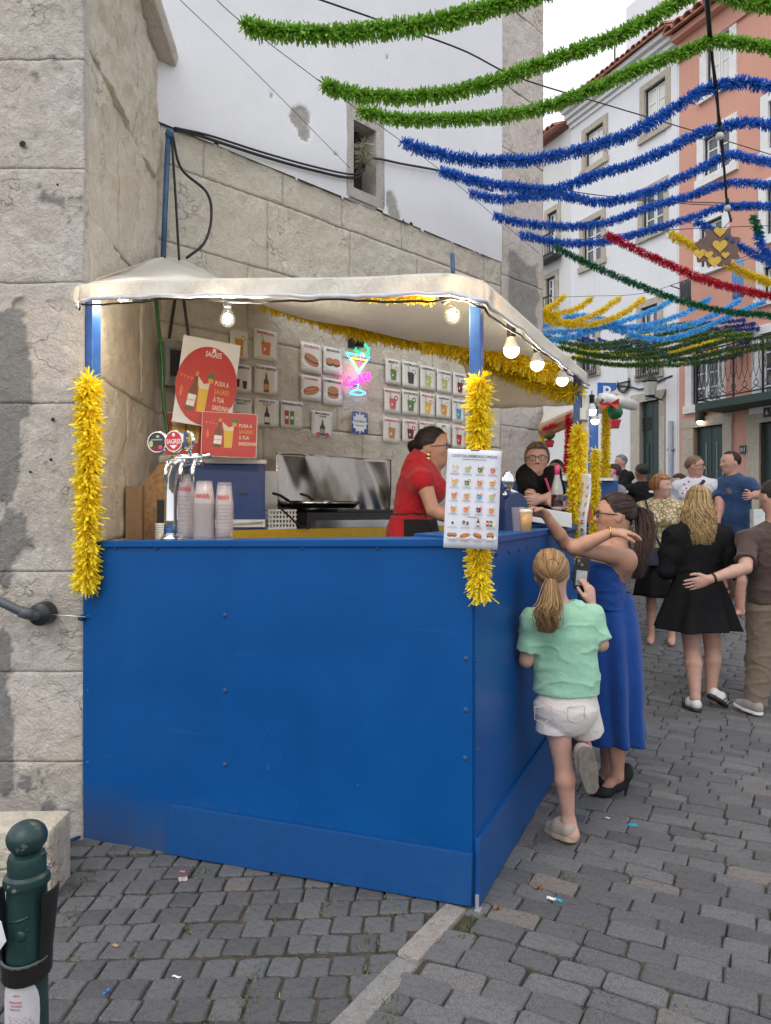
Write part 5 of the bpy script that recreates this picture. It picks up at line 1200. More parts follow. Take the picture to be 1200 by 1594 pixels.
for i, (px, py, lab) in enumerate(((848,738,'foil covered dish on the second stall near the older server'),(862,742,'low white dish on the second stall counter'),(905,722,'round white plate propped up behind the yellow garland'))):
    mb = MB()
    if i == 2: mb.lathe([(.01,0),(.10,.004),(.13,.02),(.13,.024),(.10,.01),(.01,.008)], 20, axis='y'); o = mb.build('plate', M_WHITE, None, True, m=Matrix.Translation(P(px,py,6.5)))
    else: mb.lathe([(.05,0),(.10,.03),(.11,.032),(.06,.06),(.01,.075)], 16); o = mb.build('dish', M_PLATE, None, True, m=Matrix.Translation(P(px,744,6.55)))
    tag(o, lab, 'dish')
def parking():
    t = thing('parking_sign', 'blue square parking sign with white letter above the stall awning', 'sign', m=card(945, 611, 11.0, .12)); mb = MB(); mb.box((-.15,0,-.15),(.15,.02,.15)); mb.build('plate', mk('sign_blue', (.01,.10,.40), .35), t, bevel=.006)
    p = Print(); p.text('white','P',0,-.09,.27,bold=.02); p.build(t, 'lettering'); mb = MB(); mb.tube([(0,.04,.14),(0,.04,-1.6)], .025, 8); mb.build('pole', M_ZINC, t, True)
parking()

# ================================================================ tinsel garlands, wires, hanging ornament
T_GREEN = m_tinsel('tinsel_grass_green', (.23,.46,.05)); T_BLUE = m_tinsel('tinsel_royal_blue', (.035,.19,.66)); T_YEL = m_tinsel('tinsel_yellow', (1.0,.78,.035))
T_DKG = m_tinsel('tinsel_emerald', (.012,.20,.085)); T_RED = m_tinsel('tinsel_red', (.62,.015,.05)); T_CYAN = m_tinsel('tinsel_sky_blue', (.14,.60,1.0)); T_NAVY = m_tinsel('tinsel_navy', (.025,.09,.40)); T_OLIVE = m_tinsel('tinsel_olive_green', (.12,.24,.03))
M_WIRE = mk('black_wire', (.012,.012,.013), .5)
OV = 'tinsel garlands strung across the street'
def tinsel(label, pts, dia, mat, per_m=1500, sw=.011, lean=.35, name='tinsel_garland', group=None, seed=0, curl=.25, cat='garland'):
    """a cord wound with cut foil strips: every strip is a bent four-cornered leaf"""
    dia = dia*(.86 if group == OV else 1); g = np.random.default_rng(seed+len(label)); c = spline(pts, 160); seg = np.linalg.norm(np.diff(c, axis=0), axis=1); s = np.concatenate([[0], np.cumsum(seg)]); L = s[-1]; n = int(L*per_m)
    u = np.sort(g.random(n))*L; base = np.stack([np.interp(u, s, c[:,k]) for k in range(3)], 1)
    td = np.gradient(c, axis=0); td /= np.linalg.norm(td, axis=1)[:,None]; t = np.stack([np.interp(u, s, td[:,k]) for k in range(3)], 1); t /= np.linalg.norm(t, axis=1)[:,None]
    ref = np.where(np.abs(t[:,2:3]) < .9, np.array([[0,0,1.]]), np.array([[1.,0,0]])); e1 = np.cross(t, ref); e1 /= np.linalg.norm(e1, axis=1)[:,None]; e2 = np.cross(t, e1)
    a = g.random(n)*2*np.pi; rad = e1*np.cos(a)[:,None]+e2*np.sin(a)[:,None]; sgn = np.where(g.random(n) < .7, 1, -1)
    ln = dia/2*(g.uniform(.72, 1.12, n)); tilt = lean+g.normal(0, .35, n)
    d = rad*np.cos(tilt)[:,None]+t*(np.sin(tilt)*sgn)[:,None]; side = np.cross(d, t)+e1*.001; side /= np.linalg.norm(side, axis=1)[:,None]
    rot = g.normal(0, .9, n)[:,None]; nrm = np.cross(side, d); side = side*np.cos(rot)+nrm*np.sin(rot); nrm = np.cross(side, d)
    w = (sw*g.uniform(.6, 1.25, n)/2)[:,None]; bend = (g.normal(0, curl, n)*ln)[:,None]; gv = np.array([[0,0,-1.]])*(ln*.10)[:,None]
    p0 = base+rad*.004; p1 = base+d*(ln*.55)[:,None]+nrm*bend*.35; p2 = base+d*ln[:,None]+nrm*bend+gv
    V = np.stack([p0-side*w*.7, p0+side*w*.7, p1+side*w, p1-side*w, p2+side*w*.75, p2-side*w*.75], 1).reshape(-1,3); k = (np.arange(n)*6)[:,None]
    Fc = np.vstack([k+np.array([[0,1,2,3]]), k+np.array([[3,2,4,5]])]); r = np.repeat(np.clip(g.normal(.55,.22,n), 0, 1), 6)
    o = np_obj(name, V, Fc, mat, None, False, attrs={'rnd': r}); return tag(o, label, cat, group)
def GP(pts, d): return [P(x, y, d if not isinstance(d, tuple) else d[0]+(d[1]-d[0])*i/(len(pts)-1)) for i, (x, y) in enumerate(pts)]
OV = 'tinsel garlands strung across the street'
tinsel('topmost grass green tinsel garland starting highest against the white wall', GP([(378,38),(430,48),(520,52),(600,45),(680,33),(760,12),(840,-12),(900,-40)], 4.2), .145, T_GREEN, 1900, .0135, group=OV, seed=1)
tinsel('second grass green tinsel garland, starting left above the small wall window', GP([(503,132),(560,147),(640,150),(720,140),(800,115),(880,85),(960,55),(1040,12),(1090,-20)], 4.7), .135, T_GREEN, 1900, .0125, group=OV, seed=2)
tinsel('lowest grass green tinsel garland crossing the hanging black cable', GP([(558,172),(620,184),(700,185),(780,180),(850,165),(930,135),(1010,100),(1080,75),(1110,63),(1150,66),(1200,73),(1260,80)], 5.3), .135, T_GREEN, 1800, .0125, group=OV, seed=3)
tinsel('short grass green tinsel end in the top right corner', GP([(1100,-30),(1140,-4),(1180,6),(1250,8)], 4.7), .135, T_GREEN, 1800, .0125, group=OV, seed=4)
tinsel('topmost royal blue tinsel garland', GP([(625,220),(660,232),(720,247),(790,250),(850,245),(920,228),(980,208),(1030,180),(1070,155),(1100,138),(1150,128),(1200,133),(1260,140)], 5.7), .135, T_BLUE, 1700, .010, group=OV, seed=5)
tinsel('second royal blue tinsel garland from the top', GP([(685,265),(740,281),(800,291),(860,295),(923,274),(985,255),(1046,228),(1085,208),(1116,199),(1160,190),(1200,194),(1260,198)], 6.3), .130, T_BLUE, 1700, .010, group=OV, seed=6)
tinsel('third royal blue tinsel garland, dipping across the white house', GP([(730,300),(780,310),(830,304),(880,305),(940,314),(1010,298),(1080,267),(1133,241),(1165,246),(1200,252),(1260,262)], 7.0), .130, T_BLUE, 1600, .010, group=OV, seed=7)
tinsel('fourth royal blue tinsel garland, second from the bottom', GP([(768,335),(800,344),(870,352),(940,347),(1010,323),(1081,302),(1133,285),(1200,287),(1260,290)], 7.4), .125, T_BLUE, 1500, .010, group=OV, seed=8)
tinsel('lowest royal blue tinsel garland with its end beside the wall corner', GP([(808,365),(870,377),(940,376),(1010,358),(1081,337),(1127,322),(1200,321),(1260,322)], 7.8), .125, T_BLUE, 1500, .010, group=OV, seed=9)
tinsel('short royal blue tinsel garland passing behind the brown heart ornament', GP([(1083,345),(1110,359),(1150,382),(1200,408),(1260,430)], 7.6), .125, T_BLUE, 1400, .010, group=OV, seed=10)
tinsel('short blue tinsel hanging at the picture\'s right edge under the emerald end', GP([(1179,362),(1187,385),(1204,402),(1250,430)], 7.0), .13, T_BLUE, 1400, .010, group=OV, seed=11)
tinsel('short emerald tinsel end hanging at the right edge', GP([(1172,334),(1177,350),(1183,366)], 7.0), .12, T_DKG, 1400, .010, group=OV, seed=12)
tinsel('long emerald tinsel garland running diagonally below the red one', GP([(862,384),(920,412),(985,440),(1060,468),(1130,484),(1200,491),(1260,494)], 7.6), .105, T_DKG, 1700, .008, lean=.2, group=OV, seed=13)
tinsel('red tinsel garland running diagonally across the pink house', GP([(943,364),(985,386),(1040,411),(1100,436),(1150,450),(1200,461),(1260,470)], 7.2), .115, T_RED, 1900, .008, lean=.2, group=OV, seed=14)
tinsel('thick yellow tinsel garland behind the brown heart ornament', GP([(1042,364),(1080,384),(1120,402),(1150,420),(1200,440),(1260,460)], 7.8), .135, T_YEL, 1900, .008, lean=.15, group=OV, seed=15)
far = 'small garlands strung over the street end'
for i, pts in enumerate(([(880,460),(862,474),(838,488)],[(922,463),(893,482),(850,490),(838,484)],[(965,463),(930,487),(885,502),(852,488),(845,484)],[(1003,463),(970,487),(925,504),(880,505),(838,494)])):
    tinsel(['leftmost short yellow tinsel with its raised end at the wall','second yellow tinsel from the left over the street end','third yellow tinsel from the left over the street end','rightmost of the four raised yellow tinsel ends'][i], GP(pts, 11.0), .12, T_YEL, 1100, .012, .2, group=far, seed=20+i)
for i, pts in enumerate(([(1052,464),(1010,485),(950,505),(890,514),(840,518)],[(1106,464),(1060,489),(1000,507),(930,506),(880,492)],[(1154,465),(1115,488),(1060,508),(1000,513),(950,508)],[(1192,468),(1140,490),(1080,516),(1020,528),(950,512)],[(838,532),(890,524),(930,512),(960,500)],[(838,508),(870,500),(900,490),(925,494),(950,498)])):
    tinsel(['sky blue tinsel rising left of the others to the house boundary','second sky blue tinsel end from the left on the pink house','third sky blue tinsel end from the left on the pink house','rightmost and longest sky blue tinsel sagging over the street','lowest sky blue tinsel beside the kiosk canopy','bunched sky blue tinsel left of the raised yellow ends'][i], GP(pts, 11.8), .115, T_CYAN, 1000, .012, .2, group=far, seed=30+i)
RR = random.Random(4)
bunch = []
for i in range(7): y = 524+i*5.5; bunch.append((T_OLIVE, [(845+i*9,y+RR.uniform(-4,6)),(900+i*14,y+14+RR.uniform(-3,3)),(960+i*20,y+8),(1020+i*26,y-12+RR.uniform(-4,4)),(1080+i*30,y-22)]))
for i in range(6): y = 518+i*6; bunch.append((T_NAVY, [(870+i*30,y-2),(930+i*30,y+18+RR.uniform(-3,3)),(1000+i*26,y+10),(1080+i*24,y-14+RR.uniform(-5,5)),(1160+i*16,y-20)]))
for i in range(4): bunch.append((T_YEL, [(838+i*60,548+RR.uniform(-6,4)),(890+i*60,556-i*2),(950+i*62,540+RR.uniform(-6,2)),(1010+i*64,522)]))
for i in range(3): bunch.append((T_OLIVE, [(1040+i*12,520+i*9),(1100,528+i*6),(1150,518+i*6),(1215,500+i*14)]))
for i in range(2): bunch.append((T_NAVY, [(1075,520+i*18),(1130,540+i*6),(1170,534+i*6),(1230,528+i*8)]))
nm = {T_OLIVE.name: 'olive green', T_NAVY.name: 'navy blue', T_YEL.name: 'yellow'}
cnt = {}
place = ('nearest the kiosk canopy', 'just right of the canopy corner', 'over the parking sign', 'across the white house door', 'over the iron lantern', 'above the balcony corner', 'in front of the balcony railing', 'by the pink house window', 'highest at the right edge', 'lowest at the right edge', 'at the far right')
for i, (mt, pts) in enumerate(bunch):
    c = cnt.get(mt.name, 0); cnt[mt.name] = c+1
    tinsel('thin %s tinsel in the criss-crossed bunch, %s' % (nm[mt.name], place[c % len(place)]), GP(pts, 12.4+.12*i), .105, mt, 750, .013, .3, group=far, seed=50+i)
# garlands wound round the posts
PG = 'yellow tinsel wound down the kiosk posts'
tinsel('yellow tinsel garland down the kiosk\'s left post against the stone buttress', [P(138,592,3.40),P(137,640,3.39),P(138,700,3.385),P(137,760,3.385),P(137,830,3.385),P(137,880,3.385),P(134,908,3.385)], .138, T_YEL, 4200, .0115, .7, group=PG, seed=90, curl=.35)
tinsel('yellow tinsel garland down the near corner post behind the menu sheet', [P(746,592,2.66),P(746,640,2.66),P(745,700,2.66),P(744,780,2.66),P(745,860,2.64),P(747,920,2.63)], .106, T_YEL, 5200, .0088, .7, group=PG, seed=91, curl=.35)
tinsel('yellow tinsel garland down the second side post with curled menu', [P(901,668,4.74),P(898,720,4.74),P(895,780,4.74),P(891,830,4.74),P(890,878,4.74)], .135, T_YEL, 4000, .0105, .6, group=PG, seed=92, curl=.3)
tinsel('yellow tinsel garland behind the dark haired customer\'s glasses', [P(927,700,5.8),P(926,760,5.8),P(924,830,5.8),P(921,850,5.8)], .10, T_YEL, 3000, .008, .5, group=PG, seed=93, curl=.3)
tinsel('slim tall yellow tinsel garland on the next stall\'s post', [P(944,628,6.9),P(943,690,6.9),P(942,750,6.9),P(940,772,6.9)], .10, T_YEL, 2600, .009, .4, group=PG, seed=94)
tinsel('short yellow tinsel garland on the far stall post above the older server', [P(845,657,7.3),P(845,690,7.3)], .07, T_YEL, 2400, .008, .4, group=PG, seed=95)
tinsel('red tinsel garland hanging beside the second garlanded post', [P(886,645,6.5),P(884,690,6.5),P(882,736,6.5)], .075, T_RED, 3000, .008, .3, seed=96)
tinsel('red tinsel edging along the next stall\'s orange beam', [P(846,668,6.9),P(870,659,6.7),P(905,650,6.4)], .05, T_RED, 1600, .008, .3, seed=97)
tinsel('yellow tinsel garland draped along the canopy\'s inner edge above the posters', [P(412,470,5.5),P(470,484,5.5),P(530,505,5.55),P(600,522,5.55),P(680,535,5.5),P(740,556,5.45),P(800,580,5.35),P(850,600,5.2),P(898,612,5.0)], .17, T_YEL, 2400, .012, .4, seed=98)
tinsel('yellow tinsel garland hanging inside under the canopy side', [P(660,530,5.0),P(740,545,4.8),P(800,560,4.7),P(870,582,4.6)], .16, T_YEL, 2000, .012, .4, seed=99)
tinsel('scrap of yellow tinsel tucked under the canopy front edge', [P(560,462,2.95),P(620,463,2.9),P(670,465,2.8)], .05, T_YEL, 1500, .008, .3, seed=100)
# wires
def wire(label, pts, r=.004, name='wire', n=30):
    mb = MB(); mb.tube(spline(pts, n), r, 5); return tag(mb.build(name, M_WIRE, None, True), label, 'wire')
wire('thin dark wire from the picture\'s top left towards the small wall window', [P(270,-10,3.9),P(400,115,4.9),P(545,262,6.3)], .0022)
wire('thin garland wire carrying the left ends of the garlands', [P(325,-12,4.0),P(378,36,4.2),P(502,130,4.7),P(558,172,5.3),P(625,220,5.7),P(685,265,6.3),P(768,335,7.4),P(840,395,8.3)], .0025)
wire('twisted black wire crossing over the green garlands to the right', [P(485,-5,4.1),P(600,35,4.3),P(720,78,4.6),P(810,122,5.0),P(950,165,6.0),P(1100,210,7.5),P(1230,250,9)], .0055)
wire('black wire passing behind the third blue garland', [P(842,290,9.0),P(940,305,8.6),P(1060,314,8.2),P(1230,318,8.0)], .006); wire('black wire just below the third blue garland wire', [P(990,312,8.2),P(1100,319,8.0),P(1230,322,8.0)], .005)
wire('thin wire carrying the red and yellow garland ends', [P(842,385,9.0),P(950,366,8.0),P(1060,357,7.8),P(1230,350,7.6)], .004); wire('thin wire carrying the small yellow tinsel ends', [P(838,463,11),P(920,461,11),P(1003,456,11.2),P(1100,425,11),P(1230,380,11)], .004)
mb = MB()
for k in range(2): mb.tube(spline([P(1097+5*k,-20,4.6),P(1104+3*k,60,5.3),P(1115-2*k,140,5.7),P(1120+3*k,205,6.3),P(1127,262,7.0),P(1131,312,7.6),P(1138,345,7.6)], 30), .012-.003*k, 6)
tag(mb.build('festoon_cable', M_WIRE, None, True), 'thick black festoon cable hanging down across the garlands', 'cable')
for (px, py, d, l) in ((1120,212,6.2,'unlit white globe bulb on the festoon cable, the upper one'),(1132,324,7.5,'unlit white globe bulb on the festoon cable near the hearts')):
    t = thing('light_bulb', l, 'bulb', m=Matrix.Translation(P(px,py,d))); mb = MB(); mb.ball((0,0,0), .034, 14); mb.build('globe', mk('opal_globe', (.6,.6,.58), .3), t, True); mb = MB(); mb.lathe([(.018,.028),(.02,.09),(.01,.10)], 10); mb.build('socket', M_BLACK, t, True)
wire('black cable bundle slung along the white wall into the window niche', [BW.w(*(lambda q: (q[0],-.05,q[1]))(BW.pix(x,y))) for x,y in ((265,207),(300,214),(400,246),(480,268),(545,280),(562,262))], .012, 'cable', 40)
wire('second black cable slung just above the first along the white wall', [BW.w(*(lambda q: (q[0],-.06,q[1]))(BW.pix(x,y))) for x,y in ((265,204),(320,216),(400,241),(480,263),(540,275),(560,268))], .009, 'cable', 40)
wire('black cable pair leaving the window niche to the right', [BW.w(*(lambda q: (q[0],-.05,q[1]))(BW.pix(x,y))) for x,y in ((558,262),(575,250),(620,258),(700,274),(760,300))], .011, 'cable', 30)
wire('black cable loop hanging from the blue conduit to the canopy', [P(268,206,5.05),P(282,262,5.05),P(322,300,5.1),P(329,340,5.1),P(318,378,5.0),P(290,402,4.95)], .010, 'cable', 40); wire('straight black cable from the blue conduit down to the canopy', [P(267,210,5.0),P(273,300,5.0),P(279,405,4.95)], .009, 'cable')
mb = MB(); mb.tube([P(262,208,5.0),P(258,300,5.0),P(254,402,4.95)], .019, 8); mb.tube([P(266,203,4.98),P(262,212,5.0)], .028, 8); o = mb.build('conduit', mk('worn_blue_pipe', (.05,.13,.25), .5, .3, 12), None, True); tag(o, 'worn blue metal conduit pole in the corner above the canopy', 'pole')
mb = MB(); mb.tube([P(704,395,6.6),P(705,424,6.6),P(705,470,6.6)], .02, 8); tag(mb.build('conduit', mk('worn_blue_pipe', (.05,.13,.25), .5), None, True), 'short grey blue pole end sticking up behind the canopy', 'pole')
def niche_tinsel():
    pts = [BW.w(*(lambda q: (q[0],-.05,q[1]))(BW.pix(x,y))) for x,y in ((557,226),(561,240),(560,260))]; tinsel('dull silver and gold tinsel scrap stuffed in the wall window', pts, .20, m_tinsel('tinsel_silver_gold', (.38,.36,.27)), 1300, .008, .2, seed=120)
niche_tinsel()
# brown ornament with yellow hearts
def ornament():
    t = thing('heart_ornament', 'brown cut out ornament with yellow hearts hanging from the festoon cable', 'ornament', m=card(1118, 386, 7.3, -.15)); k = 7.3/F; RO = random.Random(9); pts = []
    lobes = [(25,1.25),(62,1.35),(100,.95),(118,1.4),(150,1.0),(165,1.25),(200,1.15),(215,1.35),(245,1.2),(275,1.0),(300,1.15),(330,1.3),(350,1.0)]
    for dg in range(0, 360, 6):
        r_ = 27+sum(17*(s-.75)*math.exp(-((((dg-a+180)%360)-180)/8.)**2) for a, s in lobes); pts.append((r_*k*math.cos(math.radians(dg))*1.02, r_*k*math.sin(math.radians(dg))*.95))
    mb = MB(); mb.prism(pts, 0, .012); mb.build('backing', mk('brown_card', (.17,.10,.085), .7, .15, 8), t)
    M_H = mk('yellow_card', (.66,.42,.05), .6, .1)
    def heart(x, z, s):
        p = [(16*math.sin(u)**3/16*s, (13*math.cos(u)-5*math.cos(2*u)-2*math.cos(3*u)-math.cos(4*u))/16*s) for u in np.linspace(0, 2*math.pi, 22, endpoint=False)]
        h = MB(); h.prism([(x+a, z+b) for a, b in p], -.012, -.001); h.build('heart', M_H, t)
    for (x, y, s) in ((1120,361,9),(1120,383,11),(1090,394,9),(1112,407,10),(1103,396,7),(1128,398,6)): heart((x-1118)*k, (386-y)*k, s*k)
    mb = MB()
    for (x, y) in ((1131,370),(1139,376)): mb.lathe([(.02,-.014),(.02,-.002)], 10, ((x-1118)*k,0,(386-y)*k), 'y')
    mb.build('blue_dot', PAL['navy'], t); mb = MB(); mb.tube([(.03,.006,.18),(.11,.02,.26),(.14,.02,.30)], .004, 5); mb.build('string', M_WIRE, t)
ornament()
def pot_ornament():
    t = thing('pot_ornament', 'round green paper ball in a small red pot hung on the next stall', 'ornament', m=Matrix.Translation(P(957,643,6.2))); mb = MB(); mb.ball((0,0,.01), .066, 18); V = np.array(mb.v); V += (fbm(V*60,2,3)*.006)[:,None]*V/np.linalg.norm(V,axis=1)[:,None]; mb.v = [tuple(v) for v in V]
    mb.build('ball', mk('green_paper', (.015,.13,.05), .7, .3, 40), t, True); mb = MB(); mb.lathe([(.035,-.13),(.048,-.075),(.052,-.075),(.052,-.058),(.03,-.058)], 14); mb.build('pot', PAL['red'], t, 'auto')
    t = thing('paper_bow', 'dark red paper bow at the end of the stall awning', 'bow', m=Matrix.Translation(P(949,629,6.0))); mb = MB()
    for s in (-1,1): mb.add([(0,0,0),(s*.07,-.02,.045),(s*.08,.01,0),(s*.06,-.02,-.045),(s*.04,.03,0)], [(0,1,2,4),(0,4,2,3)])
    mb.ball((0,-.01,0), .018, 8); mb.build('bow', PAL['sagres'], t)
    for (px, py, d) in ((855,680,7.1),): 
        t = thing('pot_ornament', 'small green ball and red pot hanging behind the older server', 'ornament', m=Matrix.Translation(P(px,py,d))); mb = MB(); mb.ball((0,0,.03), .06, 14); mb.build('ball', mk('green_paper', (.015,.13,.05), .7), t, True); mb = MB(); mb.lathe([(.035,-.1),(.05,-.04),(.03,-.03)], 12); mb.build('pot', PAL['red'], t, True)
pot_ornament()

# ================================================================ people: smooth-blended bodies meshed with surface nets
def A3(v): return np.array(tuple(v), dtype=float)
def nrm(v): v = A3(v); return v/(np.linalg.norm(v)+1e-9)
class Body:
    def __init__(s): s.p = []
    def cone(s, a, b, ra, rb=None, k=.03, fl=None, op='u'):
        s.p.append(('c', A3(a), A3(b), ra, ra if rb is None else rb, k, fl, op)); return s
    def ell(s, c, r, axes=None, k=.03, op='u'):
        s.p.append(('e', A3(c), np.array(r, dtype=float), np.eye(3) if axes is None else np.array(axes), k, None, op)); return s
    def cyl(s, a, b, ra, rb, k=.02, fl=None): s.p.append(('c', A3(a), A3(b), ra, rb, k, fl, 'f')); return s
    def cut(s, pt, n): s.p.append(('p', A3(pt), nrm(n))); return s
    def _ev(s, q, X):
        if q[0] == 'c':
            _, a, b, ra, rb, k, fl, op = q; Y = X; f = 1.0
            if fl is not None:
                n, sc = fl; n = nrm(n); Y = X+((X-a)@n*(1/sc-1))[...,None]*n; f = (1+sc)/2
                b = b+np.dot(b-a, n)*(1/sc-1)*n
            ab = b-a; t = np.clip(((Y-a)@ab)/(ab@ab+1e-12), 0, 1); return (np.linalg.norm(Y-a-t[...,None]*ab, axis=-1)-(ra+t*(rb-ra)))*f
        _, c, r, ax, k, _, op = q; l = (X-c)@ax.T; k0 = np.linalg.norm(l/r, axis=-1); k1 = np.linalg.norm(l/(r*r), axis=-1); return k0*(k0-1)/(k1+1e-9)
    def mesh(s, h):
        lo = []; hi = []
        for q in s.p:
            if q[0] == 'c': R = max(q[3], q[4]); lo.append(np.minimum(q[1], q[2])-R); hi.append(np.maximum(q[1], q[2])+R)
            elif q[0] == 'e' and q[-1] == 'u': R = q[2].max(); lo.append(q[1]-R); hi.append(q[1]+R)
        lo = np.min(lo, 0)-3*h; hi = np.max(hi, 0)+3*h; n = np.ceil((hi-lo)/h).astype(int)+1
        D = np.full(n, .2, dtype=np.float32); ax = [lo[i]+h*np.arange(n[i]) for i in range(3)]
        for q in s.p:
            if q[0] == 'p':
                X = np.stack(np.meshgrid(*ax, indexing='ij'), -1); D = np.maximum(D, ((X-q[1])@q[2]).astype(np.float32)); continue
            R = (max(q[3], q[4]) if q[0] == 'c' else q[2].max()); k = q[5] if q[0] == 'c' else q[4]; pad = R+k+2*h
            a = (np.minimum(q[1], q[2]) if q[0] == 'c' else q[1])-pad; b = (np.maximum(q[1], q[2]) if q[0] == 'c' else q[1])+pad
            i0 = np.clip(((a-lo)/h).astype(int), 0, n-1); i1 = np.clip(((b-lo)/h).astype(int)+2, 1, n); sl = tuple(slice(i0[i], i1[i]) for i in range(3))
            X = np.stack(np.meshgrid(*[ax[i][sl[i]] for i in range(3)], indexing='ij'), -1); d = s._ev(q, X); D0 = D[sl]
            if q[-1] == 'f': dv = nrm(q[2]-q[1]); w_ = (X-q[2])@dv; d = np.where(w_ > -.006, np.maximum(d, w_), d); q = q[:-1]+('u',)
            if q[-1] == 'u': g = np.clip(.5+.5*(D0-d)/k, 0, 1); D[sl] = D0*(1-g)+d*g-k*g*(1-g)
            elif q[-1] == 's': d = -d; g = np.clip(.5-.5*(D0-d)/k, 0, 1); D[sl] = D0*(1-g)+d*g+k*g*(1-g)
        S = D < 0; c = np.zeros(tuple(m-1 for m in n), dtype=np.int8)
        offs = [(x,y,z) for x in (0,1) for y in (0,1) for z in (0,1)]; sl = lambda A, o: A[o[0]:n[0]-1+o[0], o[1]:n[1]-1+o[1], o[2]:n[2]-1+o[2]]
        for o in offs: c += sl(S, o)
        I = np.argwhere((c > 0) & (c < 8)); idx = np.full(c.shape, -1, dtype=np.int64); idx[tuple(I.T)] = np.arange(len(I))
        val = {o: D[I[:,0]+o[0], I[:,1]+o[1], I[:,2]+o[2]] for o in offs}; acc = np.zeros((len(I), 3)); cnt = np.zeros(len(I))
        for o in offs:
            for d in range(3):
                if o[d] == 0:
                    o2 = list(o); o2[d] = 1; o2 = tuple(o2); v0, v1 = val[o], val[o2]; m = (v0 < 0) != (v1 < 0); t = np.where(m, v0/(v0-v1+1e-12), 0)
                    pt = np.tile(np.array(o, dtype=float), (len(I), 1)); pt[:,d] = t; acc += pt*m[:,None]; cnt += m
        V = lo+h*(I+acc/np.maximum(cnt, 1)[:,None]); F_ = []
        for d in range(3):
            o1, o2 = [(1,2),(2,0),(0,1)][d]; s0 = [slice(0, None)]*3; s1 = [slice(0, None)]*3; s0[d] = slice(0, n[d]-1); s1[d] = slice(1, n[d])
            a, b = S[tuple(s0)], S[tuple(s1)]; E = np.argwhere(a != b); E = E[(E[:,o1] > 0) & (E[:,o2] > 0) & (E[:,o1] < n[o1]-1) & (E[:,o2] < n[o2]-1)]
            if not len(E): continue
            ins = a[tuple(E.T)]; q = []
            for (u, w) in ((-1,-1),(0,-1),(0,0),(-1,0)): e = E.copy(); e[:,o1] += u; e[:,o2] += w; q.append(idx[tuple(e.T)])
            q = np.stack(q, 1); q[~ins] = q[~ins][:, ::-1]; F_.append(q)
        F_ = np.vstack(F_); F_ = F_[(F_ >= 0).all(1)]
        return V, F_
def normals(V, Fq):
    n = np.cross(V[Fq[:,2]]-V[Fq[:,0]], V[Fq[:,3]]-V[Fq[:,1]]); N = np.zeros_like(V)
    for k in range(4): np.add.at(N, Fq[:,k], n)
    return N/(np.linalg.norm(N, axis=1)[:,None]+1e-12)
def folds(V, Fq, amp, f=(9,9,4), seed=0):
    n = fbm(V*np.array(f), 3, seed); q = 1-np.abs(fbm(V*np.array(f)*.8+V[:,[2,0,1]]*4, 2, seed+5)); n = .55*n+1.5*(np.clip(q, 0, 1)**4-.3); return V+normals(V, Fq)*(n*amp)[:,None]
def bobj(name, B, h, mat, parent, fold=0.0, ff=(9,9,4), seed=0):
    V, Fq = B.mesh(h)
    if fold: V = folds(V, Fq, fold, ff, seed)
    return np_obj(name, V, Fq, mat, parent, True, m=Matrix())
def hand(B, wrist, dv, pn, thumb, curl=(.3,.35,.4,.45), L=.17, tc=.3, bend1=1.0):
    """palm and five fingers; dv along the hand, pn out of the palm, thumb towards the thumb side"""
    w = A3(wrist); d = nrm(dv); pn = nrm(A3(pn)-d*np.dot(A3(pn), d)); lat = nrm(np.cross(d, pn)); lat = lat if np.dot(lat, A3(thumb)) > 0 else -lat; s = L/.17
    B.cone(w, w+d*.045*s, .024*s, .030*s, .02, (pn, .62)); B.cone(w+d*.035*s+lat*.012*s, w+d*.075*s+lat*.016*s, .026*s, .022*s, .015, (pn, .55)); B.cone(w+d*.035*s-lat*.010*s, w+d*.072*s-lat*.018*s, .024*s, .020*s, .015, (pn, .55))
    for i, (o, ln) in enumerate(((.030,.072),(.011,.080),(-.009,.075),(-.027,.058))):
        b = w+d*(.078-.004*abs(i-1.2))*s+lat*o*s; dd = nrm(d+lat*o*2.2); r = (.0088-.0006*i)*s; c = curl[i]
        for q, fr in enumerate((.46,.30,.24)):
            a = c*(.8+.4*q)*bend1; ax = np.cross(dd, pn); dd = nrm(dd*math.cos(a)+pn*math.sin(a)); e = b+dd*ln*fr*s; B.cone(b, e, r, r*.93, .004); b = e; r *= .93
    t0 = w+d*.022*s+lat*.022*s; t1 = t0+nrm(lat*.75+d*.7+pn*.25*tc*2)*.036*s; t2 = t1+nrm(lat*.35+d*.85+pn*tc)*.030*s; t3 = t2+nrm(d*.9+pn*tc*1.2+lat*.1)*.024*s
    B.cone(t0, t1, .014*s, .0115*s, .012); B.cone(t1, t2, .0108*s, .0098*s, .004); B.cone(t2, t3, .0098*s, .0085*s, .004)
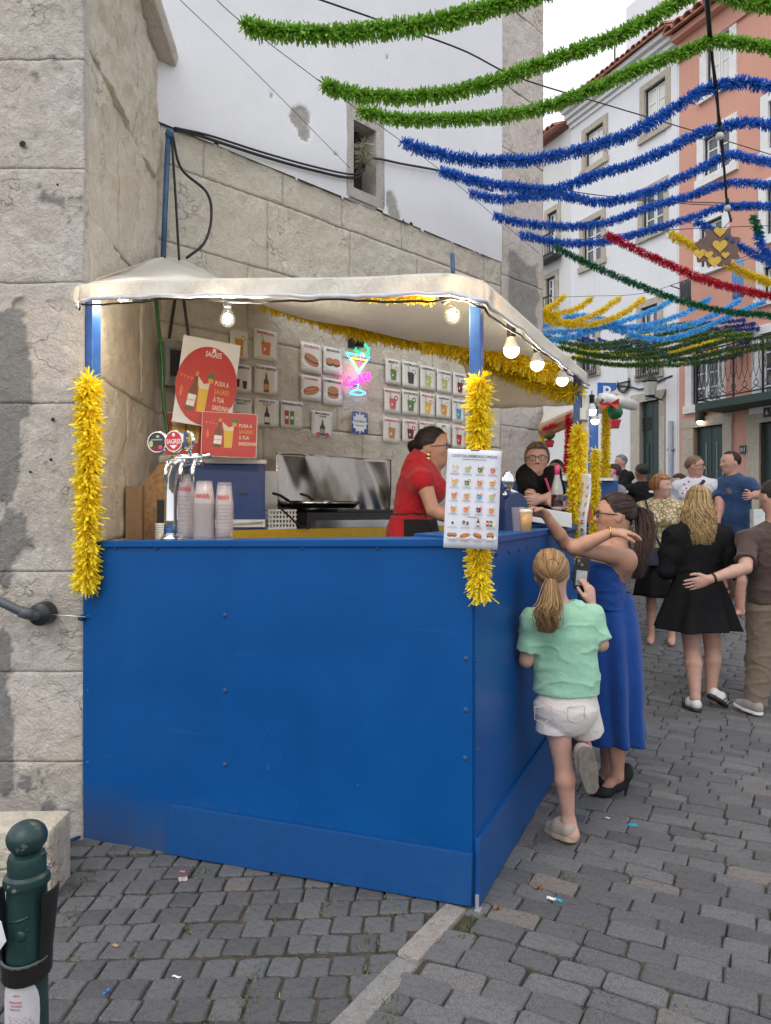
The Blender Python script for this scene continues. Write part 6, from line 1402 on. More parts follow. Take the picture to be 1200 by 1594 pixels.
def head_prims(B, c, f, u, s):
    c = A3(c); u = nrm(u); f = nrm(A3(f)-u*np.dot(A3(f), u)); r = np.cross(f, u); ax = np.stack([r, f, u]); T = lambda x, y, z: c+s*(r*x+f*y+u*z)
    B.ell(T(0,-.03,.12), np.array([.335,.43,.38])*s, ax, .03); B.ell(T(0,.09,-.13), np.array([.265,.30,.34])*s, ax, .06*s/.22); B.ell(T(0,.22,-.39), np.array([.13,.13,.105])*s, ax, .04)
    for x in (-1,1):
        B.ell(T(.16*x,.24,-.10), np.array([.10,.12,.11])*s, ax, .02); B.ell(T(.345*x,-.02,-.05), np.array([.03,.085,.12])*s, ax, .008); B.ell(T(.14*x,.435,.02), np.array([.085,.07,.055])*s, ax, .012, 's')
    B.cone(T(-.15,.345,.10), T(.15,.345,.10), .05*s, .05*s, .012); B.cone(T(0,.37,.04), T(0,.475,-.13), .035*s, .055*s, .010)
    for x in (-1,1): B.ell(T(.06*x,.40,-.15), np.array([.045,.05,.04])*s, ax, .008)
    B.cone(T(-.07,.36,-.245), T(.07,.36,-.245), .030*s, .030*s, .008); B.cone(T(-.06,.36,-.285), T(.06,.36,-.285), .032*s, .032*s, .008)
    return T
M_EYE = mk('eye_white', (.62,.60,.58), .2, .02); M_IRIS = mk('eye_iris', (.02,.014,.01), .1, .02); M_LIP = mk('lips', (.36,.11,.09), .45, .08); M_GLF = mk('spectacle_frame', (.02,.018,.016), .25); M_GOLD = mk('gold', (.62,.40,.12), .25, .08, 20, metal=1)
def face(parent, T, s, brow=(.06,.04,.025), glasses=None, smile=0.0, lip=True):
    mb = MB(); mi = MB()
    for x in (-1,1):
        mb.ball(T(.14*x,.352,.02), .055*s, 10); mi.ball(T(.14*x-.0*x,.392,.02), .026*s, 8)
    e = mb.build('eyes', M_EYE, parent, True, m=Matrix()); mi.build('iris', M_IRIS, e, True, m=Matrix())
    mb = MB()
    for x in (-1,1): mb.tube([T(.06*x,.395,.115),T(.14*x,.385,.14),T(.22*x,.31,.11)], [.012*s,.016*s,.008*s], 6)
    mb.build('eyebrows', mk('brow_%d' % int(brow[0]*1000), brow, .7), parent, True, m=Matrix())
    if lip:
        mb = MB(); mb.tube([T(-.105,.335,-.258+smile),T(-.04,.384,-.248),T(0,.390,-.252),T(.04,.384,-.248),T(.105,.335,-.258+smile)], [.008*s,.018*s,.018*s,.018*s,.008*s], 6); mb.tube([T(-.095,.335,-.268+smile),T(0,.392,-.290),T(.095,.335,-.268+smile)], [.008*s,.026*s,.008*s], 6); mb.build('lips', M_LIP, parent, True, m=Matrix())
    if glasses:
        mb = MB()
        for x in (-1,1):
            mb.tube([T(.15*x+.105*math.cos(t),.455-.02*abs(math.cos(t)),.01+.085*math.sin(t)) for t in np.linspace(0,2*math.pi,18)], glasses*s, 5); mb.tube([T(.25*x,.44,.03),T(.34*x,.30,.03),T(.365*x,.0,.0)], glasses*s, 5)
        mb.tube([T(-.05,.46,.03),T(0,.475,.04),T(.05,.46,.03)], glasses*s, 5); mb.build('glasses', M_GLF, parent, True, m=Matrix())
def tubes_np(paths, rad, rnd, name, mat, parent, sides=4):
    """many strands: paths (S,N,3), rad (S,N)"""
    Pn = np.asarray(paths); S_, N_, _ = Pn.shape; t = np.gradient(Pn, axis=1); t /= np.linalg.norm(t, axis=2)[...,None]+1e-9
    ref = np.where(np.abs(t[...,2:3]) < .85, np.array([0,0,1.]), np.array([1.,0,0])); e1 = np.cross(t, ref); e1 /= np.linalg.norm(e1, axis=2)[...,None]+1e-9; e2 = np.cross(t, e1); V = []
    for k in range(sides): a = 2*np.pi*k/sides; V.append(Pn+(e1*math.cos(a)+e2*math.sin(a))*rad[...,None])
    V = np.stack(V, 2).reshape(-1, 3); s_ = np.arange(S_)[:,None,None]*N_*sides; n_ = np.arange(N_-1)[None,:,None]*sides; k_ = np.arange(sides)[None,None,:]; k2 = (k_+1)%sides; b = s_+n_
    Fq = np.stack([b+k_, b+k2, b+sides+k2, b+sides+k_], -1).reshape(-1, 4)
    return np_obj(name, V, Fq, mat, parent, True, m=Matrix(), attrs={'rnd': np.repeat(rnd, N_*sides)})
def cap_mesh(c, ax, rad, keep, n=36):
    """scalp cap as a thin shell, faces kept where keep(dir) holds"""
    r, f, u = ax; th = np.linspace(.02, math.pi*.80, n); ph = np.linspace(0, 2*math.pi, n*2, endpoint=False); V = []; Fq = []
    for a in th:
        for b in ph: V.append((math.sin(a)*math.cos(b), math.sin(a)*math.sin(b), math.cos(a)))
    V = np.array(V); W = c+(V[:,:1]*rad[0])*r+(V[:,1:2]*rad[1])*f+(V[:,2:]*rad[2])*u; m = n*2
    for i in range(n-1):
        for j in range(m):
            q = (i*m+j, i*m+(j+1)%m, (i+1)*m+(j+1)%m, (i+1)*m+j); d = V[list(q)].mean(0)
            if keep(d): Fq.append(q)
    return W, np.array(Fq)
_FC = np.array([0,.90,-.43])
def hairline(d): return d@_FC < .40-.10*abs(d[0]) and not (d[2] < -.22 and d[1] > -.30)   # d = (right, forward, up): leaves face and ears free
def scalp_dirs(g, n, line=hairline):
    out = []
    while len(out) < n:
        d = g.normal(size=3); d /= np.linalg.norm(d)
        if d[2] > -.45 and line(d): out.append(d)
    return np.array(out)
def hair(parent, c, f, u, s, mat, style, n=420, length=.4, tie=None, tail=None, wave=.012, seed=0, r0=.0035, spread=.05, line=hairline):
    g = np.random.default_rng(seed+3); c = A3(c); u = nrm(u); f = nrm(A3(f)-u*np.dot(A3(f), u)); r = np.cross(f, u); ax = (r, f, u); C = c+s*(f*-.03+u*.12); R = np.array([.350,.455,.405])*s
    W, Fq = cap_mesh(C, ax, R*.985, line); toW = lambda d, k: C+(d[...,:1]*R[0]*k)*r+(d[...,1:2]*R[1]*k)*f+(d[...,2:]*R[2]*k)*u
    cap = np_obj('hair', W, Fq, mat, parent, True, m=Matrix(), attrs={'rnd': np.full(len(W), .15)}); md = cap.modifiers.new('s', 'SOLIDIFY'); md.thickness = .004; md.offset = -1
    d = scalp_dirs(g, n, line); N = 22; t = np.linspace(0, 1, N)[None,:,None]; k = (1.02+.06*g.random(n)+np.where(g.random(n) < .06, .07*g.random(n), 0))[:,None,None]
    if style == 'tied':
        td = A3(tie); td = np.array([td@r, td@f, td@u]); td /= np.linalg.norm(td); p = d[:,None,:]*(1-t)+td*t; p /= np.linalg.norm(p, axis=2)[...,None]; pts = toW(p, k-.03*t**3)
        tubes_np(pts, r0*np.ones((n,1))*(1-.3*t[...,0]), g.random(n)*.8+.2, 'hair_strands', mat, cap)
        root = toW(td[None,None,:], 1.03)[0,0]; path = spline([root]+[A3(q) for q in tail], 26); m = int(n*.8); off = g.normal(size=(m,2))*.45; tt = np.linspace(0,1,26)[None,:]
        e1 = nrm(np.cross(path[-1]-path[0], (0,1,.1))); e2 = nrm(np.cross(path[-1]-path[0], e1)); wd = spread*(.35+1.1*np.sin(np.pi*np.clip(tt*.85+.05,0,1)))
        ph = g.random(m)[:,None]*6.3; L = g.uniform(.72,1.05,m)[:,None]; sp = np.clip(tt*L, 0, 1); base = np.stack([np.interp(sp, np.linspace(0,1,26), path[:,k_]) for k_ in range(3)], -1)
        pts = base+e1*(off[:,:1]*wd+wave*np.sin(tt*11+ph)*tt)[...,None]+e2*(off[:,1:]*wd+wave*np.cos(tt*9+ph*1.3)*tt)[...,None]
        tubes_np(pts, r0*1.05*np.ones((m,1))*(1.05-.75*tt**3), g.random(m)*.85+.15, 'ponytail', mat, cap); return cap
    if style == 'long':
        phi = np.arctan2(d[:,1], d[:,0]); th0 = np.arccos(np.clip(d[:,2], -1, 1))*.55+.05; th1 = 1.55; nn = int(N*.45); tt = np.linspace(0,1,nn)[None,:]; th = th0[:,None]*(1-tt)+th1*tt
        p = np.stack([np.sin(th)*np.cos(phi)[:,None], np.sin(th)*np.sin(phi)[:,None], np.cos(th)], -1); a = toW(p, k); L = length*g.uniform(.72,1.06,n)[:,None]; m2 = 26; t2 = np.linspace(0,1,m2)[None,:]; ph = g.random(n)[:,None]*6.3+phi[:,None]*2
        out = (p[:,-1:,:1]*r+p[:,-1:,1:2]*f); end = a[:,-1:,:]; fall = end-u*(L*t2)[...,None]+out*(spread*np.sin(t2*2.2)*(.4+.6*k[...,0]*0+.0))[...,None]
        w = wave*np.clip(t2*2.5,0,1); fall = fall+r*(w*np.sin(t2*L*44+ph)*g.uniform(.6,1.3,n)[:,None])[...,None]+out*(w*.8*np.cos(t2*L*44+ph))[...,None]
        pts = np.concatenate([a, fall[:,1:]], 1); q = np.linspace(0,1,pts.shape[1])[None,:]; tubes_np(pts, r0*np.ones((n,1))*(1.05-.7*q**4), np.clip(g.random(n), .05, 1), 'hair_strands', mat, cap); return cap
    if style == 'bob':
        phi = np.arctan2(d[:,1], d[:,0]); th0 = np.arccos(np.clip(d[:,2], -1, 1))*.6; tt = np.linspace(0,1,N)[None,:]; th = th0[:,None]*(1-tt)+(1.9+.25*g.random(n)[:,None])*tt
        th = np.minimum(th, np.where(np.sin(phi)[:,None] > .35, 1.05, 9)); p = np.stack([np.sin(th)*np.cos(phi)[:,None], np.sin(th)*np.sin(phi)[:,None], np.cos(th)], -1)
        kk = k+.16*np.clip(tt-.45,0,1)[...,None]; pts = toW(p, kk)-u*(length*np.clip(tt-.7,0,1))[...,None]; tubes_np(pts, r0*np.ones((n,1))*(1.1-.5*tt**4), g.random(n), 'hair_strands', mat, cap); return cap
    if style == 'short':
        tt = np.linspace(0,1,6)[None,:]; dirv = d[:,None,:]*1.0; flow = np.array([0,-.35,-.55]); p = d[:,None,:]+tt[...,None]*flow*.35; p /= np.linalg.norm(p, axis=2)[...,None]
        tubes_np(toW(p, 1.0+.05*tt[...,None]+0*k), r0*np.ones((n,1))*(1-.6*tt), g.random(n), 'hair_strands', mat, cap); return cap
    return cap
def loft(name, rings, mat, parent, n=110, steps=40, nf=9, seed=0, fold_pow=1.5, th=.005):
    """garment tube: rings = (centre, half width, half depth, fold depth, lateral axis angle); folds deepen towards the hem"""
    r = np.random.default_rng(seed); C = spline([q[0] for q in rings], steps); a = np.array([[q[1], q[2], q[3], q[4] if len(q) > 4 else 0.0] for q in rings]); u0 = np.linspace(0, 1, len(rings)); u = np.linspace(0, 1, steps); Z = np.stack([np.interp(u, u0, a[:,k]) for k in range(4)], 1)
    th_ = np.linspace(0, 2*np.pi, n, endpoint=False); ph = r.random(4)*6.3; V = []
    for i in range(steps):
        fo = np.sin(nf*th_+ph[0]+.6*np.sin(2*th_+ph[1])+u[i]*.5)+.45*np.sin((nf*2-3)*th_+ph[2]); wx, wy, fa, an = Z[i]
        x = np.cos(th_)*(wx+fa*fo); y = np.sin(th_)*(wy+fa*fo); V.append(np.stack([C[i,0]+x*math.cos(an)-y*math.sin(an), C[i,1]+x*math.sin(an)+y*math.cos(an), C[i,2]+.25*fa*np.sin(3*th_+ph[3])], 1))
    V = np.vstack(V); idx = np.arange(steps*n).reshape(steps, n); nx = np.roll(idx, -1, 1); Fq = np.stack([idx[:-1], nx[:-1], nx[1:], idx[1:]], -1).reshape(-1,4)
    V = V+0.0; o = np_obj(name, V, Fq, mat, parent, True, m=Matrix()); md = o.modifiers.new('s','SOLIDIFY'); md.thickness = th; return o
def skeleton(x, y, z0, H, yaw, fem=False, lean=0.0, head_yaw=None, pitch=0.0):
    """upright figure: yaw 0 faces +Y (away from the camera), counter-clockwise"""
    f = np.array([-math.sin(yaw), math.cos(yaw), 0]); r = np.array([math.cos(yaw), math.sin(yaw), 0]); b = np.array([x, y, z0]); Z = np.array([0,0,1.]); sw = (.108 if fem else .120)*H; hw = .052*H
    up = lambda q: b+Z*q*H+f*lean*max(0, q-.5)*H; hy = yaw if head_yaw is None else head_yaw; hf = np.array([-math.sin(hy)*math.cos(pitch), math.cos(hy)*math.cos(pitch), math.sin(pitch)])
    J = dict(f=f, r=r, H=H, fem=fem, s=.132*H, head=up(.932)+f*.012*H, hf=hf, hu=Z, neck=up(.84), chest=up(.735), waist=up(.615), pelvis=up(.52), b=b)
    for sd, sg in (('L',-1),('R',1)):
        J['sh'+sd] = up(.800)+r*sg*sw; J['el'+sd] = up(.635)+r*sg*(sw+.03*H)-f*.01*H; J['wr'+sd] = up(.495)+r*sg*(sw+.04*H)+f*.03*H
        J['hip'+sd] = up(.50)+r*sg*hw; J['kn'+sd] = up(.28)+r*sg*hw*1.05+f*.008*H; J['an'+sd] = up(.045)+r*sg*hw*1.1-f*.01*H
    return J
def torso(B, J, k=0.0, kf=.62, lo=None):
    """trunk tubes, inflated by k for clothing"""
    H = J['H']; f = J['f']; cw = (.088 if J['fem'] else .100)*H+k; ww = (.073 if J['fem'] else .088)*H+k; pw = (.092 if J['fem'] else .088)*H+k; fl = (f, kf); bl = .05
    st = J.get('stout', 1.0); ww *= st; cw *= (1+st)/2
    B.cone(J['chest'], J['waist'], cw, ww, bl, fl); B.cone(J['waist'], J['pelvis'], ww, pw, bl, fl); B.cone(J['chest']+np.array([0,0,.055*H]), J['chest'], .070*H+k, cw, bl, fl)
    for sd in 'LR': B.cone(J['chest']+np.array([0,0,.06*H]), J['sh'+sd]-np.array([0,0,.012*H]), .045*H+k, .036*H+k, .04)
    if J['fem']:
        for sg in (-1,1): B.ell(J['chest']+f*(.045*H+k*.5)+J['r']*sg*.042*H-np.array([0,0,.005*H]), np.array([.043*H,.04*H,.043*H])+k*.5, None, .04)
    elif st > 1.05: B.ell(J['waist']+f*.035*H, np.array([.085*H*st,.07*H*st,.09*H])+k*.3, None, .06)
def limbs(B, J, arms=True, legs=True):
    H = J['H']; q = .92 if J['fem'] else 1.05; q *= J.get('lk', 1.0)
    B.cone(J['neck']-np.array([0,0,.02*H]), A3(J['head'])-A3(J['hu'])*J['s']*.25-A3(J['hf'])*J['s']*.10, .034*H*q, .031*H*q, .03)
    for sd in 'LR':
        if arms:
            B.cone(J['sh'+sd], J['el'+sd], .031*H*q, .0245*H*q, .03); e, w = A3(J['el'+sd]), A3(J['wr'+sd]); m = e+(w-e)*.3; B.cone(e, m, .0235*H*q, .0245*H*q, .010); B.cone(m, w, .0245*H*q, .0155*H*q, .010)
        if legs:
            h, k, a = A3(J['hip'+sd]), A3(J['kn'+sd]), A3(J['an'+sd]); B.cone(h, k, .054*H*q, .0335*H*q, .04); m = k+(a-k)*.28-J['f']*.008*H; B.cone(k, m, .0318*H*q, .0345*H*q, .010); B.cone(m, a, .0345*H*q, .020*H*q, .012)
def auto_hands(B, J, sides='LR', L=None):
    for sd in sides:
        w = A3(J['wr'+sd]); d = nrm(w-A3(J['el'+sd])); sg = -1 if sd == 'L' else 1; ov = J.get('hand'+sd, {}); hand(B, w, ov.get('d', d), ov.get('pn', -J['r']*sg), ov.get('th', J['f']), ov.get('curl', (.3,.35,.4,.45)), L or .103*J['H'], ov.get('tc', .3))
def foot(B, an, toe_dir, L, z, lift=0.0):
    an = A3(an); d = nrm(toe_dir); h = an-d*.02; hz = np.array([h[0], h[1], z+.035+lift]); B.cone(an, hz, .032, .032, .02); B.cone(hz, np.array([an[0], an[1], z+.03])+d*L*.55, .032, .028, .02); B.cone(np.array([an[0], an[1], z+.03])+d*L*.5, np.array([an[0], an[1], z+.022])+d*L*.72, .034, .026, .02)
def shoe(parent, heel, toe, z_h, z_t, w, mat_u, mat_s, collar=None, up=None, hgt=.07, name='shoe', sole=.022):
    """flat shoe: upper with an ankle opening and a proud sole"""
    h = A3(heel); t = A3(toe); d = nrm(t-h); L = np.linalg.norm(t-h); U = nrm((0,0,1) if up is None else up); U = nrm(U-d*np.dot(U, d)); lat = np.cross(d, U); B = Body()
    B.cone(h+d*.045+U*.035, h+d*L*.5+U*.032, .036*w, .040*w, .02); B.cone(h+d*L*.5+U*.032, t-d*.04+U*.022, .040*w, .030*w, .02); B.cone(h+d*.045+U*(hgt-.02), h+d*.10+U*(hgt-.018), .033*w, .034*w, .02); B.cut(h+U*.004, -U)
    B.ell(h+d*.065+U*(hgt+.024), np.array([.030,.030,.03])*w, None, .006, 's')
    o = bobj(name, B, .0045, mat_u, parent); S = Body(); S.cone(h+d*.045, h+d*L*.5, .041*w, .043*w, .02); S.cone(h+d*L*.5, t-d*.038, .044*w, .036*w, .02); S.cut(h+U*sole, U); S.cut(h-U*.002, -U); bobj('sole', S, .0045, mat_s, o); return o
def person(label, J, group=None): return thing('person', label, 'person', m=Matrix.Translation(Vector(tuple(J['b'] if isinstance(J, dict) else J))), group=group)

SK_FAIR = m_skin('skin_fair', (.55,.345,.27)); SK_TAN = m_skin('skin_tan', (.46,.27,.19)); SK_RUDDY = m_skin('skin_ruddy', (.53,.30,.235))
M_SOLE_W = mk('white_sole', (.62,.60,.56), .7, .1); M_SOLE_G = mk('worn_sole', (.17,.15,.13), .9, .25, 40, .3, 90); M_BLACKC = m_cloth('black_cloth', (.006,.006,.007), sheen=.0)

# ---------------------------------------------------------------- girl in the mint shirt
def girl():
    t = person('girl seen from behind in mint green shirt and white shorts holding up a phone', P(880,1300,3.2)); f = nrm((.12,1,0)); r = np.array([f[1],-f[0],0]); z0 = .052
    hc = A3(P(858,893,3.22)); s = .205; J = dict(f=f, r=r, H=1.30, fem=False, s=s, head=hc, hf=nrm((.10,1,-.05)), hu=nrm((-.10,0,1)), neck=A3(P(874,946,3.22)), chest=A3(P(876,990,3.22)), waist=A3(P(881,1045,3.21)), pelvis=A3(P(880,1092,3.2)),
        shL=A3(P(829,962,3.19)), shR=A3(P(921,955,3.24)), elL=A3(P(819,1028,3.20)), elR=A3(P(936,1003,3.22)), wrL=A3(P(848,1000,3.40)), wrR=A3(P(920,940,3.38)), hipL=A3(P(862,1094,3.2)), hipR=A3(P(904,1094,3.2)), knL=A3(P(876,1186,3.19)), knR=A3(P(903,1160,3.42)), anL=A3(P(885,1279,3.20)), anR=A3(P(911,1170,3.145)), lk=.92)
    B = Body(); torso(B, J, -.012); limbs(B, J); head_prims(B, hc, J['hf'], J['hu'], s)
    hand(B, J['wrL'], (.1,1,.3), (-1,.1,0), (0,0,1), L=.135)
    hand(B, J['wrR'], (-.10,.02,1), (-.55,.75,0), (-.9,-.4,.2), (.35,.45,.6,.75), .150, .35)
    foot(B, J['anL'], A3(P(856,1285,3.34))-A3(P(890,1300,3.18)), .19, z0); B.cone(J['anR'], A3(P(914,1188,3.13)), .028, .022, .02)
    bobj('body', B, .0055, SK_FAIR, t)
    S = Body(); torso(S, J, .010, .66); S.p = S.p[:5]; hem = A3(P(882,1078,3.2)); S.cone(J['waist'], hem-np.array([0,0,.03]), .113, .132, .05, (f, .72))
    for sd, e in (('L',.78),('R',.88)): a = A3(J['sh'+sd]); b = A3(J['el'+sd]); S.cyl(a-(0,0,.004), a+(b-a)*e, .044, .053, .022)
    S.cone(J['neck']-(0,0,.03), J['neck']-(0,0,.008), .07, .055, .03, (f, .8)); S.cut(hem-(0,0,.004), (0,0,-1)); S.ell(J['neck']+(0,0,.035), (.055,.05,.035), None, .008, 's')
    bobj('tshirt', S, .0055, m_cloth('mint_cotton', (.30,.56,.40), .05), t, .0045, (10,10,15), 4)
    S = Body(); S.cone(A3(P(881,1084,3.2)), A3(P(880,1098,3.2)), .118, .140, .04, (f, .78))
    for sd, e in (('L', A3(P(861,1139,3.2))), ('R', A3(P(913,1137,3.26)))): S.cyl(A3(J['hip'+sd])+(0,0,.01), e, .070, .077, .006)
    o = bobj('shorts', S, .0055, m_cloth('white_denim', (.68,.63,.60), .04, weave=500), t, .002, (14,14,14), 7)
    for x0 in (846, 898):
        mb = MB(); pts = [P(x0-13,1102,3.08),P(x0+13,1100,3.08),P(x0+13,1120,3.08),P(x0,1127,3.08),P(x0-13,1121,3.08)]; mb.tube([q+Vector((0,.012,0)) for q in pts]+[pts[0]+Vector((0,.012,0))], .0018, 4)
        mb.build('pocket', mk('seam', (.5,.46,.44), .8), o, m=Matrix())
    MU = m_cloth('beige_canvas', (.34,.295,.255), .18, weave=260)
    shoe(t, P(897,1312,3.14), P(850,1291,3.33), 0, 0, .92, MU, mk('rope_sole', (.36,.28,.20), .9, .2, 60, .3)).location
    shoe(t, A3(P(910,1160,3.075)), A3(P(923,1238,3.10)), 0, 0, .92, MU, M_SOLE_G, up=(-.12,1,.0))
    tie = A3(P(857,924,3.095))-hc; hair(t, hc, J['hf'], J['hu'], s, m_hair('dark_blonde_hair', (.10,.055,.028), (.28,.17,.09), '#c2a06a'), 'tied', 2200, tie=tie, tail=[P(857,938,3.07),P(851,955,3.05),P(852,972,3.06),P(848,984,3.07)], seed=1, r0=.0013, spread=.030, wave=.010)
    mb = MB(); mb.tube([P(857,926,3.10)+Vector((.018*math.cos(a),-.004*math.sin(a)*2,.018*math.sin(a))) for a in np.linspace(0,6.28,14)], .006, 6); mb.build('hair_tie', mk('tan_scrunchie', (.30,.17,.10), .7), t, True, m=Matrix())
    ph = thing('phone', 'dark phone held up in the girl\'s right hand', 'phone', m=Matrix.Translation(P(905,893,3.415)) @ Matrix.Rotation(.10, 4, 'Z') @ Matrix.Rotation(.10, 4, 'Y')); mb = MB(); mb.box((-.036,-.004,-.074),(.036,.004,.074)); mb.build('case', M_BLACK, ph, bevel=.003)
    mb = MB(); mb.box((-.030,-.0085,.032),(.004,-.004,.068)); mb.build('camera_bump', mk('phone_glass', (.03,.03,.035), .1), ph, bevel=.002); mb = MB(); 
    for x, z in ((-.022,.059),(-.005,.042)): mb.lathe([(.0075,-.0105),(.0075,-.0086)], 12, (x,0,z), 'y')
    mb.build('lens', M_CHROME, ph); mb = MB(); mb.box((-.026,-.0055,-.055),(.026,-.0041,.015)); mb.build('card_pocket', mk('pale_sticker', (.35,.38,.42), .4, .2, 60), ph)
girl()

# ---------------------------------------------------------------- customer in the royal blue dress
def blue_woman():
    t = person('dark haired woman in a long royal blue dress and black heels reaching across the counter', P(950,1240,3.72)); f = nrm((-1,.12,0)); r = np.array([f[1],-f[0],0]); z0 = .052; d = 3.75; s = .212; hc = A3(P(957,802,d))
    J = dict(f=f, r=r, H=1.60, fem=True, s=s, head=hc, hf=nrm((-1,.10,-.10)), hu=nrm((.05,0,1)), neck=A3(P(962,848,d)), chest=A3(P(938,893,d)), waist=A3(P(943,935,d)), pelvis=A3(P(948,990,d)), shL=A3(P(974,868,3.60)), shR=A3(P(938,862,3.92)), elL=A3(P(894,853,3.50)), elR=A3(P(880,846,3.86)), wrL=A3(P(952,829,3.47)), wrR=A3(P(848,800,3.78)),
        hipL=A3(P(950,1000,3.68)), hipR=A3(P(950,1000,3.84)), knL=A3(P(950,1110,3.68)), knR=A3(P(942,1108,3.86)), anL=A3(P(962,1208,3.70)), anR=A3(P(945,1204,3.86)), lk=1.0)
    B = Body(); torso(B, J, -.006, .66); limbs(B, J); T = head_prims(B, hc, J['hf'], J['hu'], s); B.ell(A3(P(960,880,3.72)), (.075,.13,.085), None, .05)
    hand(B, J['wrL'], (1,.05,.02), (.1,.2,-1), (-.1,-1,-.2), (.30,.36,.42,.5), .165, .5); hand(B, J['wrR'], (-1,-.2,.22), (.1,-.6,-1), (0,-1,.2), (.5,.6,.75,.8), .165, .6)
    for sd, (ax, ay) in (('L',(928,1238)),('R',(914,1232))): dd = 3.70 if sd == 'L' else 3.86; B.cone(J['an'+sd], A3(P(ax+22,ay-18,dd)), .029, .024, .03); B.cone(A3(P(ax+22,ay-18,dd)), A3(P(ax+6,ay-4,dd)), .024, .018, .02)
    bobj('body', B, .0055, SK_TAN, t); face(t, T, s, glasses=.014)
    D = Body(); torso(D, J, .014, .70); D.p = [q for i, q in enumerate(D.p) if i not in (2,3,4)]; D.cone(J['chest'], J['chest']+(0,0,.06), .15, .145, .04, (f,.66)); D.cut(A3(P(930,876,d)), (.28,0,1)); D.cut(A3(P(945,945,d)), (0,0,-1))
    bl = m_cloth('royal_blue_crepe', (.006,.050,.235), .06); bobj('bodice', D, .006, bl, t, .004, (8,8,20), 3)
    c = lambda px, py: A3(P(px, py, 3.75)); loft('skirt', [(c(941,922),.128,.115,.001),(c(944,940),.140,.125,.004),(c(946,990),.158,.160,.008),(c(950,1060),.160,.165,.013),(c(953,1115),.148,.155,.018),(c(957,1152),.145,.150,.022)], bl, t, nf=7, seed=4)
    mb = MB(); mb.tube([P(941+math.cos(a)*39,925+1.5*math.sin(a),3.75+.116*math.sin(a)) for a in np.linspace(0,6.28,30)], .006, 6); mb.build('waist_seam', bl, t, True, m=Matrix())
    mb = MB(); mb.tube(spline([P(985,888,3.66),P(976,862,3.62),P(955,852,3.66),P(930,872,3.64)], 16), .0035, 5); mb.tube(spline([P(985,888,3.80),P(966,856,3.84),P(936,866,3.88)], 12), .0035, 5); mb.build('straps', M_BLACKC, t, m=Matrix())
    tie = A3(P(993,793,d))-hc; line = lambda q: (q[2] > .35 or q[1] < .05) if q[2] < .75 else True
    hair(t, hc, J['hf'], J['hu'], s, m_hair('black_brown_hair', (.008,.006,.006), (.035,.020,.016), '#4a322b'), 'tied', 2000, tie=tie, tail=[P(1002,800,d),P(1005,830,d-.02),P(1000,862,d-.05),P(992,900,d-.08)], seed=5, r0=.0014, spread=.026, wave=.012, line=hairline)
    mb = MB(); e = T(.375,-.06,-.26)
    for k in range(12): a = k*.5236; mb.tube([e+Vector((.012*math.cos(a),-.004,.012*math.sin(a))) if False else Vector(tuple(e))+Vector((.010*math.cos(a),-.006,.010*math.sin(a))), Vector(tuple(e))+Vector((.026*math.cos(a),-.006,.026*math.sin(a)))], [.004,.003], 5)
    mb.build('earring', M_GOLD, t, True, m=Matrix())
    mb = MB(); w = Vector(tuple(J['wrL'])); dv = Vector((1,.05,.02)); mb.tube([w+Vector((-.012,.027*math.cos(a),.027*math.sin(a))) for a in np.linspace(0,6.28,18)], .004, 5); mb.build('bracelet', M_GOLD, t, True, m=Matrix())
    for dd, ox, oy in ((3.70,0,0),(3.86,-12,-6)):
        H_ = Body(); q = lambda x, y: A3(P(x+ox, y+oy, dd)); tz = np.array([0,0,0]); toe = q(921,1243); toe[2] = z0+.010; ball = q(940,1240); ball[2] = z0+.022
        H_.cone(toe, ball, .012, .034, .02, ((0,0,1),.6)); H_.cone(ball, q(962,1222), .032, .028, .02); H_.cone(q(962,1222), q(975,1204), .028, .030, .02); H_.cone(q(975,1204), q(976,1196), .030, .027, .02); H_.ell(q(958,1206), (.055,.024,.034), None, .012, 's'); b = q(973,1240); b[2] = z0+.003; H_.cone(q(977,1212), b, .014, .0055, .012)
        bobj('high_heel', H_, .0042, mk('black_suede', (.006,.006,.007), .85), t)
blue_woman()

